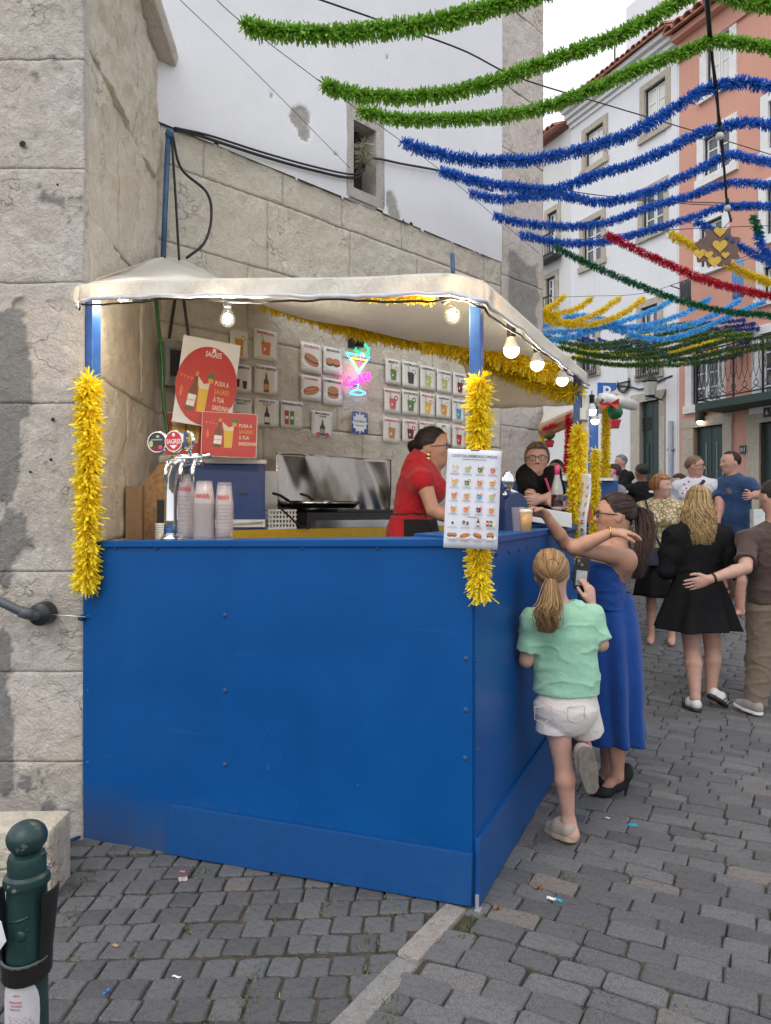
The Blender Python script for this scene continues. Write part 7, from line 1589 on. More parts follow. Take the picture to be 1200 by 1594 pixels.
# ---------------------------------------------------------------- couple walking away
def blonde():
    d = 5.40; t = person('woman with long wavy blonde hair in a short black dress walking away', P(1088,1105,5.35)); f = nrm((.05,1,0)); r = np.array([f[1],-f[0],0]); s = .225; hc = A3(P(1087,781,d)); z0 = .052
    J = dict(f=f, r=r, H=1.68, fem=True, s=s, head=hc, hf=nrm((.15,1,0)), hu=(0,0,1), neck=A3(P(1087,815,d)), chest=A3(P(1087,850,d)), waist=A3(P(1086,892,d)), pelvis=A3(P(1087,930,d)), shL=A3(P(1050,832,d)), shR=A3(P(1124,832,d)), elL=A3(P(1037,888,d)), elR=A3(P(1138,884,d)), wrL=A3(P(1046,905,d-.24)) , wrR=A3(P(1140,915,d+.15)), hipL=A3(P(1073,935,d)), hipR=A3(P(1104,935,d)), knL=A3(P(1077,1012,d-.02)), knR=A3(P(1109,1008,d+.03)), anL=A3(P(1082,1086,d-.12)), anR=A3(P(1107,1078,d+.0)), lk=1.12)
    J['wrL'] = A3(P(1048,900,d+.14)); J['handL'] = dict(d=(.2,.6,-.3), pn=(1,0,0), th=(0,1,.4), curl=(.7,.8,.9,1.0))
    B = Body(); torso(B, J); limbs(B, J); head_prims(B, hc, J['hf'], J['hu'], s); auto_hands(B, J); B.cone(J['anL'], A3(P(1080,1100,d-.10)), .032, .03, .02); B.cone(J['anR'], A3(P(1112,1090,d)), .032, .03, .02); bobj('body', B, .0075, SK_FAIR, t)
    D = Body(); torso(D, J, .022, .72)
    for sd in 'LR': a, e, w = A3(J['sh'+sd]), A3(J['el'+sd]), A3(J['wr'+sd]); D.cone(a, a+(e-a)*.55, .070, .078, .03); D.cone(a+(e-a)*.55, e, .078, .066, .03); D.cone(e, e+(w-e)*.35, .064, .042, .02)
    D.cut(A3(P(1087,905,d)), (0,0,-1)); bobj('dress_top', D, .008, M_BLACKC, t, .007, (9,9,7), 2)
    c = lambda px, py: A3(P(px, py, d)); loft('skirt', [(c(1086,893),.160,.125,.002),(c(1086,905),.172,.14,.004),(c(1086,935),.225,.19,.012),(c(1085,960),.262,.22,.020),(c(1085,978),.290,.24,.026)], M_BLACKC, t, nf=8, seed=9)
    hair(t, hc, J['hf'], J['hu'], s, m_hair('golden_blonde_hair', (.10,.055,.025), (.34,.21,.09), '#e2c890'), 'long', 2600, .33, wave=.014, seed=8, r0=.0019, spread=.055, line=lambda q: q[1] < .45 or q[2] > .75)
    W = mk('white_leather', (.66,.65,.63), .5, .05); DS = mk('dark_sole', (.03,.03,.03), .7)
    for hl, to, upv, zz in ((P(1089,1108,5.22),P(1064,1095,5.42),None,0),(P(1101,1082,5.34),P(1132,1102,5.36),(.45,.3,1),1)):
        o = shoe(t, hl, to, 0, 0, .98, W, DS, up=upv); h_ = A3(hl); dd = nrm(A3(to)-h_); U = np.array([0,0,1.]); U = U-dd*np.dot(U, dd); U = nrm(U); lat = np.cross(dd, U); mb = MB()
        for k in range(3):
            for sg in (-1,1): p = h_+dd*(.10+.026*k)+lat*sg*.037; mb.tube([p+U*.022, p+U*.042+dd*.012-lat*sg*.003, p+U*.060+dd*.024-lat*sg*.010], .0045, 4)
        mb.build('stripes', M_BLACK, o, m=Matrix())
    mb = MB()
    for sd in 'LR': a = A3(J['an'+sd]); mb.lathe([(.030,-.04),(.029,.02)], 12, tuple(a))
    mb.build('socks', M_BLACKC, t, True, m=Matrix())
    mb = MB(); mb.box((-.012,-.02,-.02),(.012,.02,.02)); tag(mb.build('camera_strap', M_BLACK, None, m=Matrix.Translation(P(1050,905,d+.24)), bevel=.004), 'small dark item held in the blonde woman\'s left hand', 'handheld')
blonde()
def brown_man():
    d = 5.28; t = person('man in brown shirt and khaki trousers with hand on the blonde woman\'s back', P(1200,1105,5.2)); f = nrm((-.05,1,0)); r = np.array([f[1],-f[0],0]); s = .232; hc = A3(P(1204,772,d)); z0 = .052
    J = dict(f=f, r=r, H=1.76, fem=False, s=s, head=hc, hf=nrm((-.25,1,0)), hu=(0,0,1), neck=A3(P(1206,815,d)), chest=A3(P(1206,862,d)), waist=A3(P(1206,905,d)), pelvis=A3(P(1206,945,d)), shL=A3(P(1163,838,d-.02)), shR=A3(P(1252,838,d)), elL=A3(P(1160,884,d-.20)), elR=A3(P(1268,895,d)), wrL=A3(P(1104,902,d-.22)), wrR=A3(P(1270,950,d)), hipL=A3(P(1188,948,d)), hipR=A3(P(1226,948,d)), knL=A3(P(1184,1022,d)), knR=A3(P(1232,1022,d+.05)), anL=A3(P(1176,1092,d-.06)), anR=A3(P(1236,1085,d+.1)))
    J['handL'] = dict(d=(-.95,.12,-.32), pn=(0,1,.1), th=(-.2,0,1), curl=(.08,.1,.12,.15), tc=.05)
    B = Body(); torso(B, J); limbs(B, J); T = head_prims(B, hc, J['hf'], J['hu'], s); auto_hands(B, J, L=.190); bobj('body', B, .0065, SK_FAIR, t)
    S = Body(); torso(S, J, .024, .70); 
    for sd in 'LR': a, e = A3(J['sh'+sd]), A3(J['el'+sd]); S.cyl(a, a+(e-a)*.78, .062, .070, .025)
    S.cone(J['pelvis']+(0,0,.05), J['pelvis'], .180, .185, .05, (f,.7)); S.cut(A3(P(1206,938,d)), (0,0,-1)); S.ell(J['neck']+(0,0,.05), (.07,.06,.045), None, .01, 's'); bobj('tshirt', S, .0075, m_cloth('brown_jersey', (.075,.050,.042), .1), t, .008, (6,6,9), 6)
    S = Body(); S.cone(J['pelvis']+(0,0,.08), J['pelvis'], .175, .182, .05, (f,.75))
    for sd in 'LR': S.cone(J['hip'+sd], J['kn'+sd], .114, .100, .03); S.cyl(J['kn'+sd], A3(J['an'+sd])-(0,0,.03), .099, .078, .03)
    bobj('trousers', S, .0075, m_cloth('khaki_cotton', (.17,.13,.095), .1), t, .006, (7,7,12), 8)
    MU = m_cloth('grey_canvas', (.27,.25,.235), .12); shoe(t, P(1186,1114,5.12), P(1143,1096,5.33), 0, 0, 1.1, MU, M_SOLE_W); shoe(t, P(1240,1106,5.3), P(1225,1092,5.5), 0, 0, 1.1, MU, M_SOLE_W)
    hair(t, hc, J['hf'], J['hu'], s, m_hair('dark_brown_hair', (.018,.012,.009), (.05,.032,.022)), 'short', 900, seed=12, r0=.0026, line=lambda q: q[1] < .5 or q[2] > .8)
    mb = MB(); w = Vector(tuple(J['wrL'])); dv = (w-Vector(tuple(J['elL']))).normalized(); e1 = dv.cross(Vector((0,0,1))).normalized(); e2 = dv.cross(e1); mb.tube([w-dv*.03+e1*.034*math.cos(a)+e2*.034*math.sin(a) for a in np.linspace(0,6.28,18)], .008, 6); mb.tube([w-dv*.03+e1*.030, w-dv*.03+e1*.046], .022, 12); mb.build('watch', M_BLACK, t, True, m=Matrix())
brown_man()

# ---------------------------------------------------------------- people standing and serving farther on
def std(label, px, py_top, d, H, yaw, fem, skin, top=None, sleeve=.6, bottom=None, legs='pants', hairs=None, glasses=None, arms=None, head_yaw=None, pitch=0.0, z0=None, stout=1.0, res=.010, lean=0.0, hem=.50, smile=0.0, loose=.018, hands=True, faceon=True, sit=False):
    zt = CZ-(py_top-797)/F*d; z0 = zt-H if z0 is None else z0; x = (px-600)/F*d; J = skeleton(x-(-math.sin(yaw))*lean*.43*H, d-math.cos(yaw)*lean*.43*H, z0, H, yaw, fem, lean, head_yaw, pitch); J['stout'] = stout
    if sit:
        for q in 'LR': J['kn'+q] = J['hip'+q]+J['f']*.25*H; J['an'+q] = J['kn'+q]-np.array([0,0,.26*H]); J['el'+q] = J['sh'+q]+J['f']*.10*H-np.array([0,0,.15*H]); J['wr'+q] = J['el'+q]+J['f']*.13*H-J['r']*(-.07 if q == 'L' else .07)*H+np.array([0,0,.01*H])
        z0 = J['anL'][2]-.045*H; J['b'] = np.array([J['b'][0], J['b'][1], z0]); hem = .30
    for k, v in (arms or {}).items(): J[k] = v if isinstance(v, dict) else A3(v)
    t = person(label, J); B = Body(); torso(B, J); limbs(B, J); T = head_prims(B, J['head'], J['hf'], J['hu'], J['s'])
    if hands: auto_hands(B, J)
    for sd in 'LR': foot(B, J['an'+sd], J['f'], .15*H, z0)
    bobj('body', B, res*.8, skin, t)
    if faceon: face(t, T, J['s'], glasses=glasses, smile=smile)
    S = Body(); torso(S, J, loose, .70); b = J['b']+np.array([0,0,hem*H]); S.cone(J['pelvis'], J['pelvis']-(0,0,.02*H), .094*H+loose, .094*H+loose, .04, (J['f'], .72))
    if sleeve > 0:
        for sd in 'LR':
            a, e, w = A3(J['sh'+sd]), A3(J['el'+sd]), A3(J['wr'+sd])
            if sleeve <= 1: S.cyl(a, a+(e-a)*sleeve, .030*H+loose*.4, .031*H+loose*.8, .025)
            else: S.cone(a, e, .029*H+loose*.4, .029*H+loose*.6, .03); S.cone(e, e+(w-e)*(sleeve-1), .030*H+loose*.7, .024*H+loose*.5, .02)
    S.cut(b, (0,0,-1)); S.ell(J['neck']+J['f']*.02+(0,0,.03*H), (.04*H,.045*H,.035*H), None, .01, 's'); to = bobj('top', S, res, top, t, .006, (8,8,9), int(px))
    if bottom is not None:
        S = Body(); S.cone(J['pelvis']+(0,0,.03*H), J['pelvis']-(0,0,.02*H), .090*H, .096*H, .04, (J['f'],.75))
        if legs == 'skirt': loft('skirt', [(J['pelvis']+(0,0,.04*H),.092*H,.07*H,.002),(J['pelvis']-(0,0,.08*H),.125*H,.10*H,.010),(J['pelvis']-(0,0,.24*H),.15*H,.12*H,.02)], bottom, t, n=70, steps=16, nf=8, seed=3)
        else:
            for sd in 'LR':
                S.cone(J['hip'+sd], J['kn'+sd], .058*H, .046*H, .04)
                if legs == 'pants': S.cone(J['kn'+sd], A3(J['an'+sd]), .046*H, .04*H, .03)
            bobj('trousers' if legs == 'pants' else 'shorts', S, res, bottom, t, .005, (8,8,10), 3)
    if hairs: hair(t, J['head'], J['hf'], J['hu'], J['s'], **hairs)
    return t, J, T, to
HB = m_hair('dark_hair', (.010,.008,.008), (.035,.022,.018)); HG = m_hair('ash_brown_hair', (.06,.042,.032), (.17,.12,.085), '#8a7560'); HR = m_hair('copper_hair', (.16,.065,.022), (.38,.18,.07), '#b9793f'); HL = m_hair('light_brown_hair', (.12,.07,.04), (.32,.21,.12)); HGR = m_hair('grey_hair', (.10,.10,.10), (.30,.29,.28))
RED = m_cloth('red_cotton', (.40,.012,.022), .08); APR = m_cloth('black_apron', (.011,.011,.012))
# server in red, bent over the counter
x_ = lambda px, py, d: P(px, py, d)
t, J, T, to = std('server in sleeveless red top and black apron with dark hair tied back', 673, 670, 4.25, 1.66, -1.65, True, SK_TAN, RED, 0, None, 'pants', dict(mat=HB, style='tied', n=1000, tie=A3(P(655,690,4.33))-A3(P(673,694,4.25)), tail=[P(650,692,4.34),P(644,696,4.36),P(640,703,4.38)], seed=21, r0=.0018, spread=.022, wave=.01), .009, dict(pelvis=P(640,842,4.3), waist=P(642,800,4.3), chest=P(654,757,4.28), neck=P(671,724,4.26), elL=P(668,795,4.45), elR=P(674,795,4.02), wrL=P(712,812,4.3), wrR=P(716,812,3.98), shL=P(654,742,4.46), shR=P(657,743,4.09), head=P(673,697,4.25), f=(.95,-.1,0)), -1.85, -.30, stout=1.12, res=.008, lean=.0, hem=.705, loose=.017)
to.name = 'red_top'
S = Body(); J2 = J; S.cone(J['waist'], J['pelvis'], .155, .175, .05, (J['f'], .8)); S.cone(J['pelvis'], J['pelvis']-(0,0,.3), .175, .18, .05, (J['f'], .8)); S.cut(J['waist']-(0,0,.01), (0,0,1)); o = bobj('skirt', S, .009, RED, t, .004, (8,8,5), 2)
S = Body(); off = J['f']*.018+J['r']*.02; S.cone(A3(J['waist'])+off, A3(J['pelvis'])+off, .150, .172, .05, (J['f'], .83)); S.cone(A3(J['pelvis'])+off, A3(J['pelvis'])+off-(0,0,.3), .172, .178, .05, (J['f'], .83)); S.cut(J['waist']-(0,0,.03), (0,0,1)); S.cut(A3(J['pelvis'])-J['f']*.035, -J['f']); bobj('apron', S, .009, APR, t, .003, (8,8,5), 4)
mb = MB(); e = Vector(tuple(T(.37,-.03,-.22))); mb.ball(e, .012, 8, (1,.5,1.4)); mb.ball(e+Vector((0,0,-.022)), .013, 8, (1,.5,1.2)); mb.build('earring', M_GOLD, t, True, m=Matrix())
# older server with glasses, arms crossed
t, J, T, to = std('older server with glasses and black polo shirt leaning on the side counter', 838, 690, 5.0, 1.60, 2.4, True, SK_FAIR, M_BLACKC, .85, M_BLACKC, 'pants', dict(mat=HG, style='bob', n=800, length=.02, seed=22, r0=.0028), .010, dict(shL=P(858,738,4.95), shR=P(820,736,5.0), elL=P(866,772,4.75), elR=P(826,774,4.72), wrL=P(838,778,4.62), wrR=P(856,782,4.66)), 2.95, -.05, stout=1.2, res=.008, hem=.40, smile=.012)
mb = MB(); mb.tube(spline([P(849,745,4.84),P(856,765,4.72),P(861,785,4.66)], 10), .008, 5); mb.build('lanyard', mk('pink_band', (.6,.06,.14), .5), t, m=Matrix())
# standing guests
def print_mat():
    b = NB('leaf_print_cotton'); v = b.n('ShaderNodeTexVoronoi', feature='DISTANCE_TO_EDGE'); v.inputs['Scale'].default_value = 27; b.l(b.co, v.inputs['Vector']); w = b.n('ShaderNodeTexVoronoi'); w.inputs['Scale'].default_value = 27; b.l(b.co, w.inputs['Vector'])
    wv = b.n('ShaderNodeTexWave'); wv.inputs['Scale'].default_value = 30; wv.inputs['Distortion'].default_value = 6; b.l(b.co, wv.inputs['Vector'])
    e = b.ramp(v.outputs[0], [(.0,1.),(.10,1.),(.14,0.)]); l_ = b.ramp(wv.outputs['Fac'], [(.72,0.),(.85,.8)]); m_ = b.math('MAXIMUM', e, l_)
    b.set(**{'Base Color': b.mix(m_, (.66,.60,.47), (.27,.19,.05)), 'Roughness': .85}); return b.m
t, J, T, to = std('woman with short copper bob and leaf print blouse wearing a dark crossbody strap', 1029, 735, 7.0, 1.62, 2.75, True, SK_FAIR, print_mat(), 1.4, M_BLACKC, 'skirt', dict(mat=HR, style='bob', n=420, length=.03, seed=23, r0=.005), None, None, -2.5 , 0, res=.010, hem=.52, loose=.03, z0=.24)
mb = MB(); mb.tube(spline([P(1004,778,6.86),P(1012,805,6.80),P(1021,835,6.80),P(1028,850,6.82)], 12), .012, 5); mb.box(tuple(P(1012,880,6.8)), tuple(P(1034,852,6.88))); mb.build('bag_strap', mk('navy_strap', (.015,.02,.045), .6), t, m=Matrix())
t, J, T, to = std('smiling woman with glasses and pinned up hair in a white embroidered blouse', 1082, 710, 8.2, 1.66, 2.6, True, SK_RUDDY, m_cloth('white_linen', (.66,.66,.72), .04), 1.7, mk('grey_skirt', (.2,.2,.22), .8), 'skirt', dict(mat=HL, style='short', n=600, seed=24, r0=.005), .012, None, -2.2, 0, res=.011, smile=.012, loose=.028, stout=1.15)
mb = MB(); mb.tube([P(1096,748,8.02),P(1085,762,8.0),P(1078,785,8.02)], .02, 5); mb.build('bag_strap', mk('navy_strap', (.015,.02,.045), .6), t, m=Matrix()); mb = MB()
for px, py in ((1065,754),(1072,750),(1068,760),(1062,768),(1074,770)): mb.lathe([(.011,-.006),(.011,.004)], 9, tuple(P(px,py,8.0)), 'y')
mb.build('embroidery', mk('rose_thread', (.45,.10,.14), .8), to, m=Matrix())
t, J, T, to = std('dark haired man in navy tee and khaki shorts turned to the left', 1139, 703, 8.0, 1.80, 1.9, False, SK_RUDDY, m_cloth('navy_tee', (.022,.055,.135), .1), .75, m_cloth('khaki_short', (.23,.21,.14)), 'shorts', dict(mat=HB, style='short', n=800, seed=25, r0=.005, line=lambda q: q[1] < .2 or q[2] > .72), None, dict(elR=P(1120,785,7.9), wrR=P(1117,812,7.85), elL=P(1180,770,7.75), wrL=P(1168,772,7.45)), 1.75, 0, stout=1.12, res=.011, loose=.03, hem=.47)
mb = MB(); pr = [(1130,761),(1134,759),(1139,763),(1137,769),(1131,768)]; mb.add([tuple(P(x,y,7.74)) for x, y in pr], [tuple(range(5))]); o = mb.build('shirt_print', mk('ochre_print', (.10,.085,.07), .8, .4, 60), to, m=Matrix()); o.modifiers.new('s','SOLIDIFY').thickness = .01

# ---------------------------------------------------------------- seated guests, tables, stools behind
def stool(x, y, z, h, label):
    t = thing('stool', label, 'stool', m=Matrix.Translation((x, y, z)), group='stools of the seated guests'); mb = MB(); mb.lathe([(.02,h-.03),(.16,h-.03),(.165,h-.015),(.16,h),(.01,h)], 16); mb.build('seat', M_PLY, t, 'auto')
    for k in range(4): a = .785+1.571*k; mb = MB(); mb.tube([(.11*math.cos(a),.11*math.sin(a),h-.03),(.16*math.cos(a),.16*math.sin(a),0)], .014, 6); mb.build('leg', M_BLACK, t)
def sitter(label, px, py, d, yaw, skin, top, hairs, sl=.8, gl=None, lab2='', face_=True, hy=None, pit=-.15):
    t, J, T, to = std(label, px, py, d, 1.62, yaw, True, skin, top, sl, DENIM, 'pants', hairs, gl, None, hy, pit, res=.012, sit=True, faceon=face_)
    stool(float(J['pelvis'][0]), float(J['pelvis'][1]), float(J['b'][2]), float(J['pelvis'][2]-J['b'][2])-.11, lab2); return J
DENIM = m_cloth('faded_denim', (.13,.19,.28), .12)
HT = dict(mat=HB, style='short', n=350, seed=40, r0=.007)
sitter('seated dark haired woman in black top leaning over the table towards a bottle', 957, 723, 10.3, 1.3, SK_FAIR, M_BLACKC, dict(mat=HB, style='bob', n=260, length=.08, seed=41, r0=.006), .6, None, 'stool under the woman leaning over the table', True, 1.9, -.35)
sitter('seated grey haired man in black shirt behind the woman with the bottle', 968, 708, 11.2, 1.9, SK_RUDDY, M_BLACKC, dict(mat=HGR, style='short', n=350, seed=42, r0=.006), .8, None, 'stool under the grey haired man')
sitter('seated guest in black top and pale jeans seen from behind at the table', 1000, 722, 9.6, .3, m_skin('skin_brown', (.20,.10,.065)), M_BLACKC, HT, .7, None, 'stool under the guest seen from behind', False)
sitter('seated brown haired guest half hidden left of the smiling woman', 1058, 738, 10.6, 2.0, SK_FAIR, m_cloth('plum_cotton', (.12,.06,.09)), dict(mat=HB, style='bob', n=240, length=.06, seed=44, r0=.006), .8, None, 'stool under the brown haired guest')
sitter('seated guest in a mustard top between the smiling woman and the navy tee man', 1100, 741, 10.4, 1.2, SK_RUDDY, m_cloth('mustard_cotton', (.34,.22,.08)), dict(mat=HB, style='bob', n=240, length=.06, seed=45, r0=.006), .8, None, 'stool under the guest in mustard')
sitter('guest in grey purple shirt bent behind the second stall counter', 868, 716, 7.6, 2.2, SK_TAN, m_cloth('purple_grey_cotton', (.10,.10,.16)), HT, .8, None, 'stool behind the second stall', True, 2.6, -.4)
sitter('guest in pale grey shirt half hidden by the yellow garlands', 939, 718, 8.0, 2.4, SK_TAN, m_cloth('pale_grey_cotton', (.32,.31,.33)), dict(mat=m_hair('maroon_hair', (.03,.012,.014), (.09,.04,.04)), style='short', n=350, seed=47, r0=.006), .8, None, 'stool behind the yellow garlands')
def table(px, py, d, w, l, label):
    c = P(px, py, d); g = gz(c.x, c.y); t = thing('table', label, 'table', m=Matrix.Translation((c.x, c.y, g))); h = c.z-g; mb = MB(); mb.box((-w/2,-l/2,h-.03),(w/2,l/2,h)); mb.build('tabletop', M_WHITE, t, bevel=.005)
    for x in (-1,1):
        for y in (-1,1): mb = MB(); mb.tube([(x*w*.42,y*l*.42,h-.03),(x*w*.44,y*l*.44,0)], .018, 6); mb.build('leg', M_ZINC, t)
table(972, 765, 9.9, .8, .8, 'white table of the seated guests with a dark soda bottle'); table(1108, 800, 8.9, .8, .8, 'white table behind the navy tee man')
bottle(957, 764, 9.75, 'dark soda bottle with red label on the guests\' white table', (.02,.008,.006), (.5,.03,.03), .28, .04)
for px, py, d, l in ((985,765,9.8,'white paper plate on the guests\' table'),(1105,798,8.75,'white paper plate on the table behind the navy tee man')):
    mb = MB(); mb.lathe([(.01,.004),(.07,.004),(.11,.02),(.112,.022),(.07,.010),(.01,.010)], 18); tag(mb.build('plate', M_WHITE, None, True, m=Matrix.Translation(P(px,py,d)+Vector((0,0,.004)))), l, 'plate')
mb = MB(); mb.add([(-.06,0,0),(.06,0,0),(.07,.06,0),(-.07,.06,0),(-.06,0,.2),(.06,0,.2),(.07,.06,.2),(-.07,.06,.2)], [(0,3,2,1),(0,1,5,4),(1,2,6,5),(2,3,7,6),(3,0,4,7)])
tag(mb.build('paper_bag', mk('white_bag', (.6,.62,.62), .7, .2, 12), None, m=Matrix.Translation(P(1182,822,7.6))), 'white printed paper bag hanging beside the navy tee man', 'bag')

# ---------------------------------------------------------------- bollard, stone block, handrail, litter
def bollard():
    d = 1.65; c = P(42, 1278, d); z0 = gz(c.x, c.y); k = d/F; t = thing('bollard', 'dark green cast iron bollard with round top at the lower left corner', 'bollard', m=Matrix.Translation((c.x, d, z0))); b = NB('chipped_green_paint'); n = b.noise(16, 5, .7); n2 = b.noise(5, 4)
    chip = b.math('MULTIPLY', b.ramp(n, [(.60,0.),(.63,1.)]), b.ramp(n2, [(.52,0.),(.58,1.)])); b.set(**{'Base Color': b.mix(chip, b.ramp(b.noise(30,4), [(.3,(.008,.030,.030)),(.7,(.014,.045,.045))]), (.22,.21,.20)), 'Roughness': b.ramp(n, [(.3,.28),(.7,.5)])}); b.bump(b.math('SUBTRACT', b.noise(50,4), chip), .25, .004); mg = b.m
    Z = lambda py: CZ-(py-797)*k-z0; R = lambda w: w/2*k
    mb = MB(); mb.lathe([(R(66),-.02),(R(62),Z(1600)),(R(60),Z(1500)),(R(58),Z(1376)),(R(66),Z(1374)),(R(69),Z(1368)),(R(66),Z(1360)),(R(56),Z(1356)),(R(56),Z(1335)),(R(52),Z(1328)),(R(42),Z(1326)),(R(36),Z(1324))], 28); mb.build('post', mg, t, 'auto')
    mb = MB(); mb.ball((0,0,(Z(1278)+Z(1328))/2), R(60), 26, (1,1,.86)); mb.build('finial', mg, t, True)
    mb = MB(); cc = (.004,-R(58)-.000,Z(1442))
    for dx, dz, r_ in ((0,0,.014),(.012,.012,.007),(-.012,.010,.007),(0,.022,.006),(-.012,-.010,.006),(.012,-.012,.006)): mb.ball((cc[0]+dx,cc[1]+.002+abs(dx)*.25,cc[2]+dz), r_, 10, (1,.35,1))
    mb.tube([(-.022,cc[1]+.006,cc[2]+.030),(0,cc[1],cc[2]+.034),(.022,cc[1]+.006,cc[2]+.042)], .004, 5); mb.build('crest', mg, t, True)
    # black plastic holder clipped round the post
    hld = thing('black_holder', 'black plastic holder strapped round the green bollard', 'holder', m=Matrix.Translation((c.x, d, z0))); rr = R(60)+.004; mb = MB(); n = 32
    def arc(a0, a1, zlo, zhi, rlo, rhi, th=.005):
        vs = []; m = 20
        for i in range(m+1):
            a = a0+(a1-a0)*i/m
            for (r_, z) in ((rlo, zlo(a)),(rhi, zhi(a)),(rhi+th, zhi(a)),(rlo+th, zlo(a))): vs.append((r_*math.cos(a), r_*math.sin(a), z))
        mb.add(vs, [(i*4+k_, i*4+(k_+1)%4, i*4+4+(k_+1)%4, i*4+4+k_) for i in range(m) for k_ in range(4)]+[(0,3,2,1),(m*4,m*4+1,m*4+2,m*4+3)])
    sag = lambda a: -.006*max(0, -math.sin(a)); arc(0, 2*math.pi, lambda a: Z(1512)+sag(a), lambda a: Z(1482)+sag(a), rr, rr+.002); arc(-.62, .30, lambda a: Z(1490), lambda a: Z(1378), rr, rr+.016); arc(math.pi-.30, math.pi+.62, lambda a: Z(1490), lambda a: Z(1385), rr, rr+.016)
    arc(math.pi-.2, math.pi+.95, lambda a: Z(1400), lambda a: Z(1376), rr+.012, rr+.03); mb.build('band', mk('holder_black', (.010,.009,.009), .4, .2), hld)
    mb = MB(); arc(math.pi*1.10, math.pi*1.92, lambda a: Z(1484)+sag(a), lambda a: Z(1480)+sag(a), rr+.001, rr+.003); mb.build('lip', mk('holder_grey', (.14,.14,.14), .4), hld)
    # printed sticker bent round the post
    s = thing('sticker', 'worn white oval sticker with faded red print on the bollard', 'sticker', m=Matrix.Translation((c.x, d, z0))); mb = MB(); ra = R(61.5)+.0008; cx = -math.pi/2+.05; zc = Z(1562); vs = []; m = 24; rings = 5
    for q in range(rings+1):
        for i in range(m): a = 2*math.pi*i/m; e = .75; ux = math.copysign(abs(math.cos(a))**e, math.cos(a))*q/rings; uz = math.copysign(abs(math.sin(a))**e, math.sin(a))*q/rings; th = cx+ux*1.02; vs.append((ra*math.cos(th), ra*math.sin(th), zc+uz*.078))
    mb.add(vs, [(q*m+i, q*m+(i+1)%m, (q+1)*m+(i+1)%m, (q+1)*m+i) for q in range(rings) for i in range(m)]); mb.build('paper', mk('sticker_paper', (.52,.49,.52), .6, .1, 20), s, True)
    mb = MB(); rb = ra+.0008; RS = random.Random(2)
    def strip(th0, th1, za, zb): mb.add([(rb*math.cos(t), rb*math.sin(t), z) for t, z in ((th0,za),((th0+th1)/2,za),(th1,za),(th1,zb),((th0+th1)/2,zb),(th0,zb))], [(0,1,4,5),(1,2,3,4)])
    for j, (w, z) in enumerate(((.30,.045),(.55,.030),(.42,.022),(.5,.014))):
        t_ = cx-w*.8
        while t_ < cx+w*.25: q = RS.uniform(.03,.08); strip(t_, t_+q, zc+z, zc+z+.0042); t_ += q+.03
    mb.build('red_print', mk('faded_red_ink', (.42,.16,.18), .7), s); mb = MB()
    for j in range(9):
        t_ = cx-.6+RS.uniform(0,.2)
        while t_ < cx+.6: q = RS.uniform(.03,.16); z = zc-.004-j*.0055; strip(t_, t_+q, z, z+.002); t_ += q+RS.uniform(.04,.2)
    mb.build('grey_print', mk('faded_grey_ink', (.30,.27,.30), .7), s)
    mb = MB(); mb.add([tuple(P(-30,1420,1.6)),tuple(P(2,1434,1.58)),tuple(P(10,1465,1.58)),tuple(P(-2,1482,1.6)),tuple(P(-30,1470,1.62))], [(0,1,2,3,4)]); o = mb.build('paper_scrap', M_PAPER, None); o.modifiers.new('s','SOLIDIFY').thickness = .002; tag(o, 'white paper scrap tucked in the holder at the left edge', 'paper')
bollard()
fb_ = Frame((P(-120,1300,3.05).x, 2.86), (1,.03)); x1 = P(84,1300,2.9).x-fb_.o.x
blk = thing('stone_block', 'low worn stone block standing behind the bollard', 'stone block', m=fb_.m)
for (a0, a1, z0, z1, sd) in ((0,x1,-.12,.08,301),(0,x1-.004,.082,.235,302)):
    o = rough_face('front_stone', fb_, a0, a1, z0, z1, .014, M_STONE_B, None, seed=sd, amp=.016, edge=.02, thick=.05); o.parent = blk; o.matrix_basis = Matrix()
mb = MB(); mb.box((0,.05,-.12),(x1-.008,.22,.232)); o = mb.build('block_body', M_STONE_B, blk, bevel=.02)
def rail():
    t = thing('handrail', 'grey pipe handrail ending in a round black wall flange', 'handrail', m=Matrix.Translation(P(64,956,3.40))); O = P(64,956,3.40); mb = MB(); q = [P(-60,912,3.30)-O, P(0,936,3.31)-O, P(35,953,3.32)-O, P(52,958,3.34)-O, P(60,958,3.38)-O, P(64,956,3.45)-O]; mb.tube(q, .022, 12); mb.build('pipe', mk('grey_rail_paint', (.075,.085,.10), .4, .2), t, True)
    mb = MB(); mb.tube([q[2]-Vector((.012,0,-.004)), q[3]], .027, 12); mb.build('collar', mk('grey_rail_paint', (.075,.085,.10), .4), t, True)
    mb = MB(); mb.lathe([(.002,-.035),(.03,-.033),(.052,-.02),(.055,0),(.055,.05)], 24, (0,0,0), 'y'); mb.build('flange', mk('black_green_iron', (.012,.02,.02), .35, .2), t, 'auto')
    mb = MB(); mb.tube([P(80,957,3.38),P(128,960,3.415),P(137,961,3.425)], .0032, 5); o = mb.build('tie_wire', M_STEEL, None, True); tag(o, 'thin steel tie wire from the flange to the kiosk panel', 'wire')
    mb = MB(); a, z = FR.pix(128, 961); mb.lathe([(.004,-.03),(.010,-.028),(.016,-.012),(.009,.0)], 10, (.006,-.004,z), 'y'); tag(mb.build('eye_bolt', M_BLUE, None, True, m=FR.m), 'blue painted eye bolt on the kiosk panel edge', 'bolt')
rail()
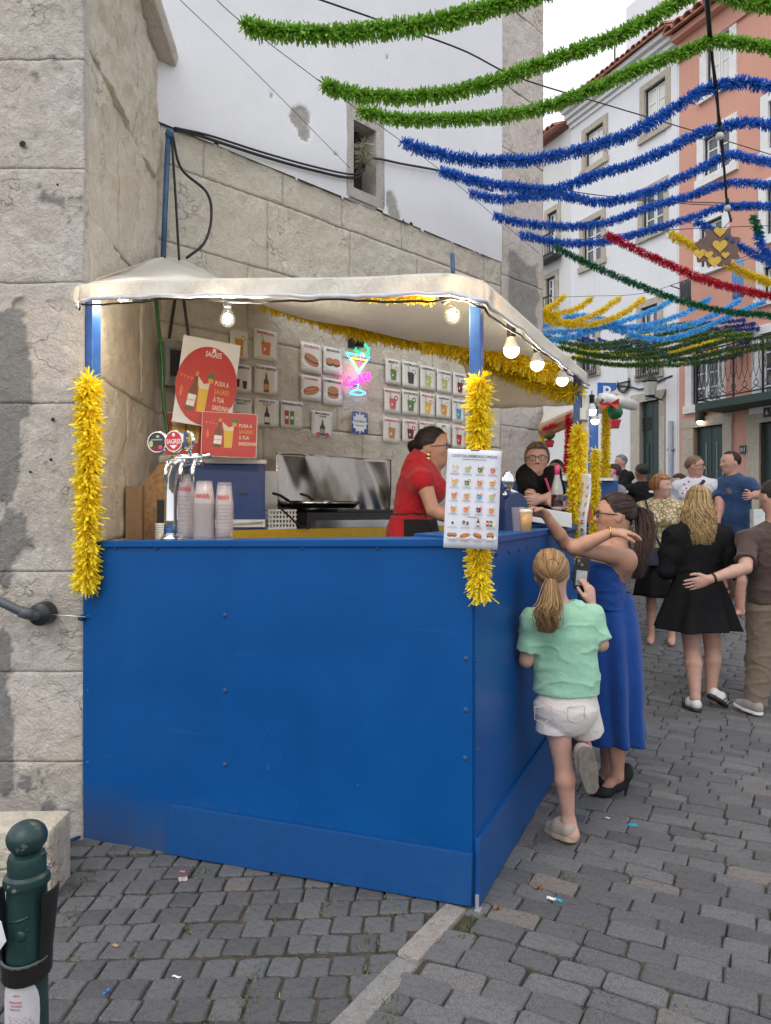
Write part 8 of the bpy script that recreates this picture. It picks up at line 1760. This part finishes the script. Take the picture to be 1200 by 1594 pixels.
def litter(px, py, w, l, ang, mat, label, curl=.002):
    for it in range(6):
        d = (CZ-.052)*F/(py-797)
    c = P(px, py, d); x, y = c.x, c.y; z = gz(x, y)+.006; mb = MB(); n = 4; vs = []
    for i in range(n+1):
        for sg in (-.5,.5): vs.append((w*(i/n-.5), l*sg, curl*math.sin(i*1.7)+.002*sg))
    mb.add(vs, [(2*i, 2*i+2, 2*i+3, 2*i+1) for i in range(n)]); o = mb.build('litter', mat, None, m=Matrix.Translation((x,y,z)) @ Matrix.Rotation(ang, 4, 'Z')); md = o.modifiers.new('s','SOLIDIFY'); md.thickness = .0015; tag(o, label, 'litter')
CY = mk('cyan_foil', (.02,.38,.52), .35); litter(985,1286,.042,.022,.2,CY,'small cyan paper scrap on the setts near the high heels')
litter(858,1401,.034,.014,-.35,M_WHITE,'white end of a torn wrapper on the setts'); litter(871,1404,.022,.014,-.35,CY,'cyan end of a torn wrapper on the setts'); litter(946,1275,.02,.008,-.3,M_WHITE,'tiny white paper scrap near the standing girl'); litter(165,1513,.028,.008,1.3,mk('blue_bit', (.02,.12,.5), .4),'blue plastic bit between setts beside the bollard')
litter(285,1346,.035,.03,.4,mk('pinkish_wrapper', (.45,.33,.33), .6, .3, 60),'crumpled pale wrapper at the foot of the kiosk'); litter(284,1334,.022,.01,.2,mk('pink_bit', (.6,.16,.22), .5),'pink scrap under the kiosk plinth'); litter(180,1442,.022,.009,-.2,mk('cork_bit', (.40,.28,.14), .8),'cigarette end on the setts beside the bollard'); litter(275,1496,.03,.005,-.2,M_WHITE,'thin white stick lying on the square setts')
for px, py, l in ((838,1383,'dry brown leaf near the torn wrapper'),(775,1415,'dry brown leaf at the kiosk corner')): litter(px,py,.03,.014,.5,mk('dry_leaf', (.25,.13,.05), .8, .3, 30),l,.01)
mb = MB(); mb.tube([P(98,1312,3.30),P(112,1307,3.34),P(124,1303,3.38)], .008, 6); tag(mb.build('blue_rope', mk('blue_rope', (.02,.06,.22), .7), None, True), 'end of blue rope on the ground at the kiosk\'s left foot', 'rope')
def wall_marks():
    mb = MB()
    for (px, py, r_) in ((85,654,.010),(82,716,.008),(38,227,.016),(50,735,.006),(92,290,.006)):
        a, z = PL.pix(px, py); mb.lathe([(r_,-.004),(r_*.8,.0),(r_*.5,.006),(.001,.010)], 8, (a,-.014,z), 'y')
    o = mb.build('pit_holes', mk('dark_pit', (.03,.025,.022), .95), None); o.parent = butt; o.matrix_basis = Matrix(); o['kind'] = 'stuff'
wall_marks()
